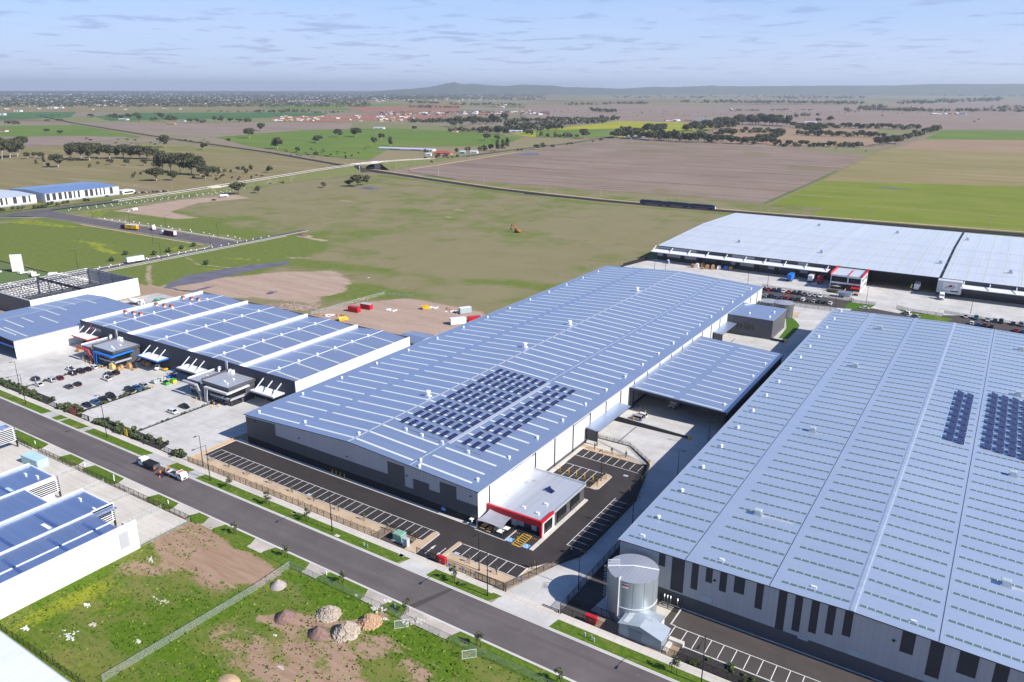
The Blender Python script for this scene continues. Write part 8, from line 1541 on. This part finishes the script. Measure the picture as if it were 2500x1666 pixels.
for (x,y,w,h) in [(1000,530,80,50),(1060,535,90,60),(1110,530,70,42),(1180,505,80,30),(1270,545,100,78),(1480,545,90,80),(1550,560,110,72),(1600,570,60,70),(1400,540,60,32),(1740,560,80,40),(1800,560,80,42),(1850,560,60,32),(1960,560,60,62),(2020,560,80,62),(2100,555,80,42),(2180,555,90,36),(2260,550,80,30),(430,545,50,16),(540,540,60,16),(100,565,90,22),(150,570,80,22)]: tree_px('Q8',x,y,w,h,'round',None,'dark trees round the far farmhouses')
for (x,y,w,h,lab) in [(515,635,84,72,'umbrella gum tree farther back in the green paddock'),(660,797,105,100,'two storeyed gum tree left in the green paddock'),(850,830,48,48,'small dark tree beside the rail embankment'),(1025,742,98,64,'leaning gum tree in the middle of the green paddock'),(1220,690,88,70,'gum tree right of the leaning one in the green paddock'),(1380,688,125,82,'pair of gum trees joined in one crown'),(1550,782,72,95,'pale trunked gum tree left of the poultry shed'),(1610,722,66,64,'gum tree behind the poultry shed'),(1690,772,62,84,'bare limbed gum tree leaning over the poultry shed'),(1015,872,52,46,'small dark tree above the rising road'),(1283,896,27,42,'narrow small tree above the rising road'),(1910,632,50,42,'small tree before the far tree belt'),(310,1212,165,118,'big rounded grey green bush beside the road bridge'),(485,1202,86,68,'smaller rounded bush beside the big one'),(1318,1140,95,62,'left rounded bush by the pond'),(1400,1142,150,116,'largest rounded bush by the pond'),(1475,1130,100,95,'right rounded bush by the pond'),(1090,1152,82,52,'low bush left of the pond'),(590,1015,62,62,'dark conical shrub above the rising road')]: tree_px('T1',x,y,w,h,'round' if y>1100 else None,lab)
for (x,y,w,h,lab) in [(705,722,75,62,'gum tree left of the farm corner group'),(800,718,62,42,'low gum tree behind the farm corner group'),(1595,702,98,84,'fine umbrella gum tree before the canola'),(1160,802,66,44,'low dark tree on the dusty track')]: tree_px('T2',x,y,w,h,None,lab)
for (x,y,w,h) in [(680,812,52,50),(740,816,62,62),(800,820,62,105),(850,816,62,105),(890,792,62,95),(640,815,50,40),(530,815,60,40),(430,830,40,40),(150,840,50,42),(985,815,32,22),(1020,812,30,18),(1215,785,52,42),(1305,782,48,22),(1440,757,40,18),(1480,755,42,16),(1745,722,42,22),(1668,735,34,14),(1200,686,36,46),(1260,688,50,32),(1330,692,42,46),(1365,690,40,25),(1420,692,62,46),(1460,692,50,42),(1520,692,38,32)]: tree_px('T2',x,y,w,h,None,None,'trees along the dusty farm track')
def belt(reg,x0,y0,x1,y1,n,w,h,group,js=.12):
    for k in range(n):
        f=(k+.5)/n+R.uniform(-.35,.35)/n; tree_px(reg,x0+(x1-x0)*f,y0+(y1-y0)*f+R.uniform(-h,h)*js,w*R.uniform(.75,1.3),h*R.uniform(.7,1.25),None,None,group)
ga='trees of the middle tree belt'; gb='trees of the belt behind the ploughed field'; gc='trees of the right hand hedgerows'
for a in [(0,555,380,560,14,45,35),(350,600,870,560,14,75,70),(700,560,1920,535,40,45,38),(870,600,1800,560,30,46,42),(360,640,700,640,12,50,35),(640,650,1400,620,30,56,50),(780,667,900,667,5,62,72),(1050,662,1120,665,3,50,50),(1880,690,2333,650,12,82,80),(1860,700,2333,715,14,72,70)]: belt('T2',*a,ga)
for a in [(300,715,860,740,20,78,85),(640,640,1100,610,18,82,75),(900,600,1120,600,8,82,80),(1100,572,1600,592,18,95,80),(860,735,1060,745,7,72,60),(930,680,1100,680,6,72,60),(1060,750,1450,757,14,62,55),(1300,750,1520,700,8,82,70),(1450,772,2270,782,24,52,45),(1150,652,1540,652,12,62,42),(1610,602,1910,622,9,72,52),(1730,652,1915,642,5,82,60),(1680,672,1930,680,8,62,42)]: belt('T3',*a,gb)
for a in [(990,775,1220,747,11,62,68),(1200,725,1560,632,20,58,50),(550,610,1380,617,22,62,40),(540,682,1060,690,16,62,45)]: belt('T4',*a,gc)
for a in [(255,512,42,32),(320,502,52,32),(365,502,42,26),(455,497,38,26),(460,547,52,32),(565,547,64,46),(1040,500,20,10),(890,822,16,10),(1880,550,20,9),(1920,532,20,8),(620,800,16,8)]: tree_px('T4',*a,None,None,'lone trees on the right hand pasture')
# embankment shrubs
for k in range(46):
    f=k/45; x=600+830*f+R.uniform(-30,30); y=1075-120*f+R.uniform(-5,55)*(1-.35*f); tree_px('T1',x,y+8,R.uniform(22,48),R.uniform(18,38),'bush',None,'shrubs on the road embankment')
for k in range(26): x=1640+R.uniform(0,680); y=985-130*(x-1640)/700+R.uniform(-25,18); tree_px('T1',x,y,R.uniform(18,44),R.uniform(16,34),'bush',None,'shrubs on the road embankment')
for k in range(26): tree_px('Q8',R.uniform(1650,2600),R.uniform(1040,1090),R.uniform(18,42),R.uniform(12,26),'bush',None,'scrub below the left groves')
for k in range(26): tree_px('T1',R.uniform(700,1500),R.uniform(800,870),R.uniform(14,36),R.uniform(6,14),'bush',None,'low scrub in the green paddock')
for k in range(24): tree_px('Q8',R.uniform(600,2000),R.uniform(705,760),R.uniform(16,44),R.uniform(6,14),'bush',None,'low scrub in the green paddock')
for (x,y) in [(1950,1385),(2190,1385),(2275,1385),(2310,1385),(1890,1415),(1970,1420),(1650,1430),(1780,1445),(1805,1435)]: tree_px('T5',x,y+0,26,18,'bush',None,'dark tussocks in the olive paddock')
def put(e):
    _,gx,gy,Wm,Hm,kind,label,group=e; i=R.randrange(len(TP[kind])); pr=TP[kind][i]; key=(kind,i); h,w=DIM[kind]; sc=(Wm/w,Wm/w,Hm/h)
    if key not in TPu: o=pr; TPu[key]=1; o.location=(gx,gy,-.1); o.scale=sc; o.rotation_euler=(0,0,R.uniform(0,6.28))
    else: o=copy_tree(pr,(gx,gy,-.1),R.uniform(0,6.28),sc)
    o['label']=label or TLAB[group]; o['category']='shrub' if kind=='bush' else 'tree'
    if 'group' in o.keys(): del o['group']
    if group: o['group']=group
TLAB={'big gum trees of the left groves':'big dark gum tree with pale trunk in the left groves','scattered dark trees round the left groves':'small dark tree scattered round the left groves','dark trees round the far farmhouses':'dark bushy tree beside the far farmhouses','trees along the dusty farm track':'dark tree along the dusty farm track',ga:'dark gum tree in the middle tree belt',gb:'dark gum tree in the belt behind the ploughed field',gc:'dark rounded tree in the right hand hedgerows','lone trees on the right hand pasture':'lone small tree on the right hand pasture','shrubs on the road embankment':'grey green shrub on the road embankment','scrub below the left groves':'low scrub bush below the left groves','low scrub in the green paddock':'low dark scrub bush in the grazed paddock','dark tussocks in the olive paddock':'dark tussock in the olive paddock'}
for e in SING: put(e)
BULK.sort(key=lambda e:-e[0]); NT_=sum(1 for e in SING if e[5]!='bush'); trees=[e for e in BULK if e[5]!='bush']; shr=[e for e in BULK if e[5]=='bush']
for e in trees[:300-NT_]: put(e)
for e in shr[:150]: put(e)
def far_blobs(name,label,cat,items,mats,per=26,seed=3):
    "one object of many leaf clumps for what is too far to count"
    r_=random.Random(seed); m=MB()
    for (x,y,w,h) in items:
        for _ in range(per):
            d=Vector((r_.gauss(0,1),r_.gauss(0,1),r_.gauss(0,.8))).normalized(); f=r_.uniform(.5,1.05); p=Vector((x+d.x*w*.5*f,y+d.y*w*.5*f,h*(.52+.45*d.z*f))); n_=(d+Vector((r_.gauss(0,.5),r_.gauss(0,.5),.3))).normalized(); a=n_.orthogonal().normalized(); b=n_.cross(a); s_=.17*(w+h)*.6*r_.uniform(.6,1.3)
            m.add([tuple(p-a*s_-b*s_*.7),tuple(p+a*s_-b*s_*.5),tuple(p+a*s_*.6+b*s_*.8),tuple(p-a*s_*.6+b*s_*.7)],[(0,1,2,3)],r_.choice((0,1,1,2)))
    return tag(m.build(name,mats),label,cat,kind='stuff')
far_blobs('distant_trees','smallest trees of the far belts and hedgerows','trees',[(e[1],e[2],e[3],e[4]) for e in trees[300-NT_:]]+[(e[1],e[2],e[3],e[4]) for e in shr[150:]],LV,34)
# ---- far woods and the suburb on the horizon
its=[]
def wood(reg,x0,y0,x1,y1,n,w,h,yj=4):
    for k in range(n):
        f=R.random(); x,y=az(reg,x0+(x1-x0)*f+R.uniform(-5,5),y0+(y1-y0)*f+R.uniform(-yj,yj)); d=depth(x,y); kk=.2679*d/F_PX
        if 0<d<16000: its.append((x,y,w*kk*R.uniform(.6,1.4),h*kk*R.uniform(.6,1.35)))
for a in [('T4',-100,380,870,388,120,30,24,6),('T4',0,335,900,335,60,30,14,8),('T4',880,450,1440,452,60,30,28,4),('T4',820,445,1080,420,24,34,34,6),('T4',1180,390,2130,355,110,34,26,10),('T4',1450,455,2400,455,60,36,24,10),('T4',1150,300,2400,320,70,30,14,10),('T4',2000,430,2400,430,26,30,22,8),('T4',700,455,760,460,5,34,30),('T3',0,330,2333,320,120,24,9,10),('T3',600,375,1300,378,60,30,22,6),('T3',1050,450,1310,452,26,18,14),('T3',1390,445,1820,445,24,18,10),('T3',220,388,300,390,6,30,22),('T3',0,378,220,385,14,24,14),('T2',1650,460,1890,465,26,36,30,4),('T2',0,300,2333,285,110,22,8,8),('T2',370,395,1000,400,50,26,16,10),('T2',1420,400,2160,385,46,28,20,5),('T2',0,415,260,415,14,24,16),('T1',1840,378,2130,382,28,30,20,5),('T1',470,465,960,462,40,30,22,5),('T1',970,470,1260,468,18,24,16),('T1',1880,420,2060,425,14,26,18),('T1',2100,420,2333,425,14,24,14),('T1',1480,330,2333,330,40,24,10,10),('Q8',1880,458,2333,462,18,20,9),('Q8',340,500,540,495,10,18,8),('Q8',1400,480,1450,478,3,20,9),('T4',0,455,1400,470,20,12,7,10),('T3',50,500,2300,480,34,14,7,40),('T2',1000,480,2333,480,30,14,7,40)]: wood(*a)
far_blobs('far_woods','blue green far woods and windbreaks across the plain','woods',its,LV,14)
hs=[];ts=[];ROOFS=[plain('far_roof_white',(.75,.75,.75),.6),plain('far_roof_grey',(.20,.21,.23),.6),plain('far_roof_tile',(.36,.15,.10),.7),plain('far_roof_dark',(.075,.075,.085),.7)]
m=MB(); r_=random.Random(5)
def fhouse(mm,x,y,L,Wd,H,rt,a):
    c,s_=math.cos(a),math.sin(a); P=lambda u,v,z:(x+u*c-v*s_,y+u*s_+v*c,z)
    V=[P(-L,-Wd,0),P(L,-Wd,0),P(L,Wd,0),P(-L,Wd,0),P(-L,-Wd,H),P(L,-Wd,H),P(L,Wd,H),P(-L,Wd,H),P(-L*.5,0,H*1.55),P(L*.5,0,H*1.55)]
    mm.add(V,[(0,1,5,4),(1,2,6,5),(2,3,7,6),(3,0,4,7)],0); mm.add(V,[(4,5,9,8),(6,7,8,9),(5,6,9),(7,4,8)],rt)
def inband(px,lo,hi): return r_.uniform(lo,hi)
for k in range(6200):
    px=r_.uniform(-150,1330); f=r_.random(); lim=1 if px<760 else max(.12,1-(px-760)/620)
    ylo,yhi=221.5,(262 if px<330 else 258-(px-330)*.012)
    if r_.random()>lim: continue
    py=ylo+(yhi-ylo)*(1-(1-f)**.6); x,y=at(px,py); 
    if depth(x,y)>15000: continue
    if r_.random()<.55: ts.append((x,y,r_.uniform(12,30),r_.uniform(8,15)))
    else: fhouse(m,x,y,r_.uniform(6,10),r_.uniform(4,7),3.2,r_.choice((0,1,1,2,2,3,3,3)),r_.uniform(0,3))
for k in range(8000):
    px=r_.uniform(-150,1330); py=222+(40 if px<900 else 22)*r_.random()**1.3; x,y=at(px,py)
    if depth(x,y)<15000: ts.append((x,y,r_.uniform(14,40),r_.uniform(8,15)))
tag(m.build('far_suburb',ROOFS),'thousands of small far suburban houses near the horizon','suburb',kind='stuff')
far_blobs('far_suburb_trees','dark trees between the far suburban houses','trees',ts,LV,7)
# big white sheds of the suburb, one by one
bs=[(150,302,70),(260,302,60),(430,302,90),(620,304,50),(60,352,60),(200,380,80),(440,372,70),(930,364,60),(1030,366,90),(860,405,80),(1160,332,60),(2000,364,40),(2050,364,50),(1390,285,30),(1850,300,36),(480,430,70),(560,428,40),(170,460,60),(20,492,60),(2080,360,40),(300,415,50),(1300,395,50),(1550,300,40),(720,360,50)]
for k,(x,y,w) in enumerate(bs):
    gx,gy=az('Q8',x,y); d=depth(gx,gy); kk=.2679*d/F_PX; house('large white shed in the far suburb, %s along it'%ORD[k] if k<20 else 'large white shed in the far suburb, one of the last along it',gx,gy,w*kk,min(60,w*kk*.6),7,1,M['panelw'],M['zincF'],YAW,'shed','shed','large white sheds in the far suburb')
for k,(x,y,w) in enumerate([(790,372,38),(880,370,55),(945,366,60),(1000,370,30),(1040,368,34),(180,362,80),(1545,345,40),(240,395,90)]):
    gx,gy=az('T1',x,y); d=depth(gx,gy); kk=.2679*d/F_PX; house('bright white block of the far town centre, %s from the left'%ORD[k],gx,gy,w*kk,30,9,.8,M['panelw'],M['zincF'],YAW,'building','building','bright white blocks of the far town centre')
# new estate with dark roofs, house by house
hp=None; r_=random.Random(9)
for k in range(110):
    x=r_.uniform(1600,3150); y=r_.uniform(462,492)-(x-2300)*.004; gx,gy=az('T1',x,y)
    if hp is None: hp=house('small dark roofed house in the new estate',gx,gy,17,12,3,2,M['brownbox'],ROOFS[3],0,'house','house','houses of the new estate')
    else:
        o=copy_tree(hp,(gx,gy,-.1),r_.uniform(0,3),r_.uniform(.85,1.3)); mt=r_.choice((ROOFS[3],ROOFS[3],ROOFS[1],ROOFS[0],ROOFS[2]))
        recolor(o,'roof',mt); recolor(o,'wall',r_.choice((M['brownbox'],M['panelw'],M['light'],ROOFS[2])))
hp2=None
for k in range(60):
    x=r_.uniform(620,1900); y=r_.uniform(500,548); gx,gy=az('T1',x,y); 
    o=copy_tree(hp,(gx,gy,-.1),r_.uniform(0,3),r_.uniform(.6,1.0),'pale house frame rising on the red earthworks','house frames on the red earthworks'); recolor(o,'roof',r_.choice((M['cap'],M['brownbox'],M['wood']))); recolor(o,'wall',r_.choice((M['panelw'],M['brownbox'])))
for k in range(40):
    reg,x,y=r_.choice((('T2',r_.uniform(600,1200),r_.uniform(395,425)),('T3',r_.uniform(450,760),r_.uniform(540,550)),('T3',r_.uniform(1060,1300),r_.uniform(440,450)),('T4',r_.uniform(1490,1800),r_.uniform(478,486)),('Q8',r_.uniform(0,1700),r_.uniform(432,450)))); gx,gy=az(reg,x,y)
    o=copy_tree(hp,(gx,gy,-.1),r_.uniform(0,3),r_.uniform(.8,1.3),'tiny farmhouse or shed out on the plain','small farm buildings on the plain'); recolor(o,'roof',r_.choice((M['cap'],ROOFS[1],ROOFS[2]))); recolor(o,'wall',r_.choice((M['panelw'],M['brownbox'])))
# distant hills
def hills(label,pts,dist,name='hills'):
    m=MB(); L=[]
    for (px,py) in pts:
        d=_r*((px-1250)/F_PX)+_u*((833-py)/F_PX)+_f; hd=math.hypot(d.x,d.y); t_=dist/hd; L.append((d.x*t_,d.y*t_,max(1,CAM_H+d.z*t_)))
    e0,e1=Vector(L[0]),Vector(L[-1]); L=[tuple(e0+(e0-Vector(L[1]))*3)[:2]+(1,)]+L+[tuple(e1+(e1-Vector(L[-2]))*2)[:2]+(1,)]
    P2=[]; 
    for i in range(len(L)-1):
        for k in range(6):
            f=k/6; P2.append(tuple(L[i][j]+(L[i+1][j]-L[i][j])*f+(R.uniform(-4,4) if j==2 else 0) for j in range(3)))
    P2.append(L[-1]); rows=[]
    for (sx,sz) in ((.86,0.0),(.92,.45),(.97,.85),(1.0,1.0),(1.06,.6),(1.12,0)): rows.append([(x*sx,y*sx,-1+z*sz) for x,y,z in P2])
    n=len(P2); vs=[p for r_ in rows for p in r_]; m.add(vs,[(j*n+i,j*n+i+1,(j+1)*n+i+1,(j+1)*n+i) for j in range(len(rows)-1) for i in range(n-1)]); return tag(m.build(name,M['hill'],None,(0,0,0),True),label,'hills',kind='structure')
t=NT('far_hills'); nn=t.noise(.002,4); M['hill']=t.fin(t.ramp(nn,[(.3,(.07,.085,.05)),(.7,(.12,.12,.075))]),.95,0,.05)
hills('low blue mountain on the horizon',[(1000,217),(1050,213),(1090,204),(1110,201),(1128,206),(1160,205),(1200,209),(1240,210),(1275,206.5),(1310,208),(1345,209),(1380,213),(1430,214),(1500,216)],17500)
hills('long low blue ridge at the right horizon',[(1540,215),(1600,212),(1640,213),(1700,211),(1740,209),(1760,211),(1900,210),(2050,209),(2180,209),(2250,206),(2400,205),(2650,205)],19000)
# ---- near planting
YT=[make_tree('street_tree',3.9,2.3,'young',s,LY,34,.16,'bark') for s in (21,22)]; SHR=[make_tree('shrub',1.5,1.9,'bush',s,LS,46,.15) for s in (31,32,33)]; SAP=[make_tree('sapling',2.0,.7,'young',41,LY,9,.12)]; TUF=[make_tree('tussock',.8,1.2,'bush',s,[LS[1],LS[1],leafm('lime_leaf',(.14,.22,.03))],40,.12) for s in (51,)]
_seen=set()
def plant(protos,x,y,label,s=1,z=.15,group=None,cat='tree',stakes=False,hz_=None):
    pr=protos[R.randrange(len(protos))]
    if pr.name not in _seen: o=pr; _seen.add(pr.name); o.location=(x,y,z); o.scale=(s,s,hz_ or s); o.rotation_euler=(0,0,R.uniform(0,6.28))
    else: o=copy_tree(pr,(x,y,z),R.uniform(0,6.28),(s,s,hz_ or s)); 
    o['label']=label; o['category']=cat
    if 'group' in o.keys(): del o['group']
    if group: o['group']=group
    if stakes:
        m=MB(); [m.box(a-.04,b-.04,0,a+.04,b+.04,1.3/s) for a,b in ((.45/s,.3/s),(-.45/s,-.3/s))]; st=m.build('stake',M['black'],o)
for k,x in enumerate((-170.8,-155,-139.9,-92.4,-39.4)): plant(YT,x,118.6,'young street tree with stakes on the far verge, %s from the left'%ORD[k],1.0,.15,None,'tree',True)
for k,x in enumerate((-150.4,-131.8,-112.9,-94.1,-75.3,-56.7)): plant(YT,x,104.3,'young street tree with stakes on the near verge, %s from the left'%ORD[k],.9,.12,None,'tree',True)
for k,x in enumerate((-189.6,-182,-173.4,-163.9,-155,-146.3,-137.1,-128,-119.6,-94,-86)): plant(SAP,x,127 if x<-100 else 126.6,'thin sapling in the gravel strip, %s from the left'%ORD[k],1,.03,None,'sapling',True)
for k,(x,y,l) in enumerate(((-79.6,132.8,'thin sapling in the gravel corner garden'),(-96.6,197,'thin sapling under the retaining wall, left'),(-90.7,197,'thin sapling under the retaining wall, middle'),(-86.1,197.3,'thin sapling under the retaining wall, right'),(-85.5,181.4,'thin sapling on the rounded island, far end'),(-85.5,176.8,'thin sapling on the rounded island, near end'),(-75.6,177,'thin sapling beside the shaded bays, near the wall bend'),(-75.6,185,'thin sapling farther up beside the wall bend'),(-75.4,143,'thin sapling at the shaded corner of the bays'))): plant(SAP,x,y,l,1.1,.1,None,'sapling',True)
for k in range(64): 
    x=-194+75*R.random(); y=R.choice((123.6,124.9)); plant(TUF,x,y,'tiny low plant in the gravel strip',.24,.02,'tiny plants in the gravel strip','plant')
gs='shrubs in the street front hedges'
def hedge(x0,x1,y0,y1,n,label,s=(.8,1.6)):
    for k in range(n): plant(SHR,R.uniform(x0,x1),R.uniform(y0,y1),label,R.uniform(*s),.05,label,'shrub')
hedge(-338,-276.5,122.9,124.2,40,'shrub in the front hedge at the left end'); hedge(-330,-278,125.3,126.4,24,'shrub in the back row of the left mulch bed',(.6,1.2)); hedge(-268,-259.5,122.9,126.6,14,'shrub round the red sign',(.9,1.7)); hedge(-248,-212,122.8,124.3,26,'shrub in the hedge beside the yellow sign'); hedge(-246,-211.5,125,126.6,18,'shrub in the back row by the yellow sign',(.6,1.3)); hedge(-202.6,-198.5,122.8,125.6,6,'dark shrub by the brown fence corner',(1.2,1.9))
hedge(-300.4,-299.6,127,155,16,'low shrub in the planted strip left',(.4,.8)); hedge(-260.1,-259.1,127.5,151,20,'low shrub in the middle planted strip',(.5,.9)); hedge(-228.4,-227.6,128,156,20,'low shrub in the right planted strip',(.35,.6)); plant(SHR,-260.3,142.6,'lime green rounded shrub beside the off roader',1.1,.05,None,'shrub')
for k in range(40): plant(TUF,R.uniform(-38,10),R.uniform(123,126.1),'grassy tuft in the dark mulch bed',R.uniform(.7,1.5),.03,'tufts in the dark mulch bed','plant')
for k in range(26): plant(SHR,R.uniform(-78.5,-63),R.uniform(443.4,444.8),'shrub in the bed before the far office',R.uniform(.5,1.0),.05,'shrubs before the far office','shrub')
for k,(x,y) in enumerate([(-830,384),(-820,384)] and [az('T5',x,y) for x,y in ((5,430),(30,430),(120,415),(170,412),(215,410),(320,405),(350,403),(385,400),(420,395),(445,375),(475,370),(530,380),(580,365),(620,360),(770,340),(805,340),(1880,920),(1150,830),(1015,890),(1410,830),(1540,805),(1650,780),(1760,755))]): plant(SHR,x,y,'small dark tree along the estate roads, %s place going right'%ORD[min(k,19)],2.4,.0,'small dark trees along the estate roads','tree')
# flower-like litter bush at the verge tree
for k in range(8): plant(SHR,-90.2+R.uniform(-1,1),118.6+R.uniform(-.5,.5),'pale flowering shrub at the foot of the verge tree',.35,.14,'pale shrubs at the foot of the verge tree','shrub')
# grass blades on the vacant block edges: loose clumps
r_=random.Random(77); m=MB()
for k in range(7000):
    x=r_.uniform(-164,-34); y=r_.uniform(48,103); 
    if -150<x<-130 and y>90: continue
    h_=r_.uniform(.12,.4); a=r_.uniform(0,3.14); w_=r_.uniform(.15,.4); dx,dy=math.cos(a)*w_,math.sin(a)*w_; lx,ly=r_.uniform(-.15,.15),r_.uniform(-.15,.15)
    m.add([(x-dx,y-dy,.03),(x+dx,y+dy,.03),(x+dx*.5+lx,y+dy*.5+ly,h_),(x-dx*.5+lx,y-dy*.5+ly,h_)],[(0,1,2,3)],r_.choice((0,0,1,2)))
tag(m.build('grass_clumps',[leafm('grass_blade_dark',(.05,.11,.012)),leafm('grass_blade',(.09,.17,.02)),leafm('grass_blade_yellow',(.18,.22,.03))]),'rough grass clumps over the vacant block','grass',kind='stuff')
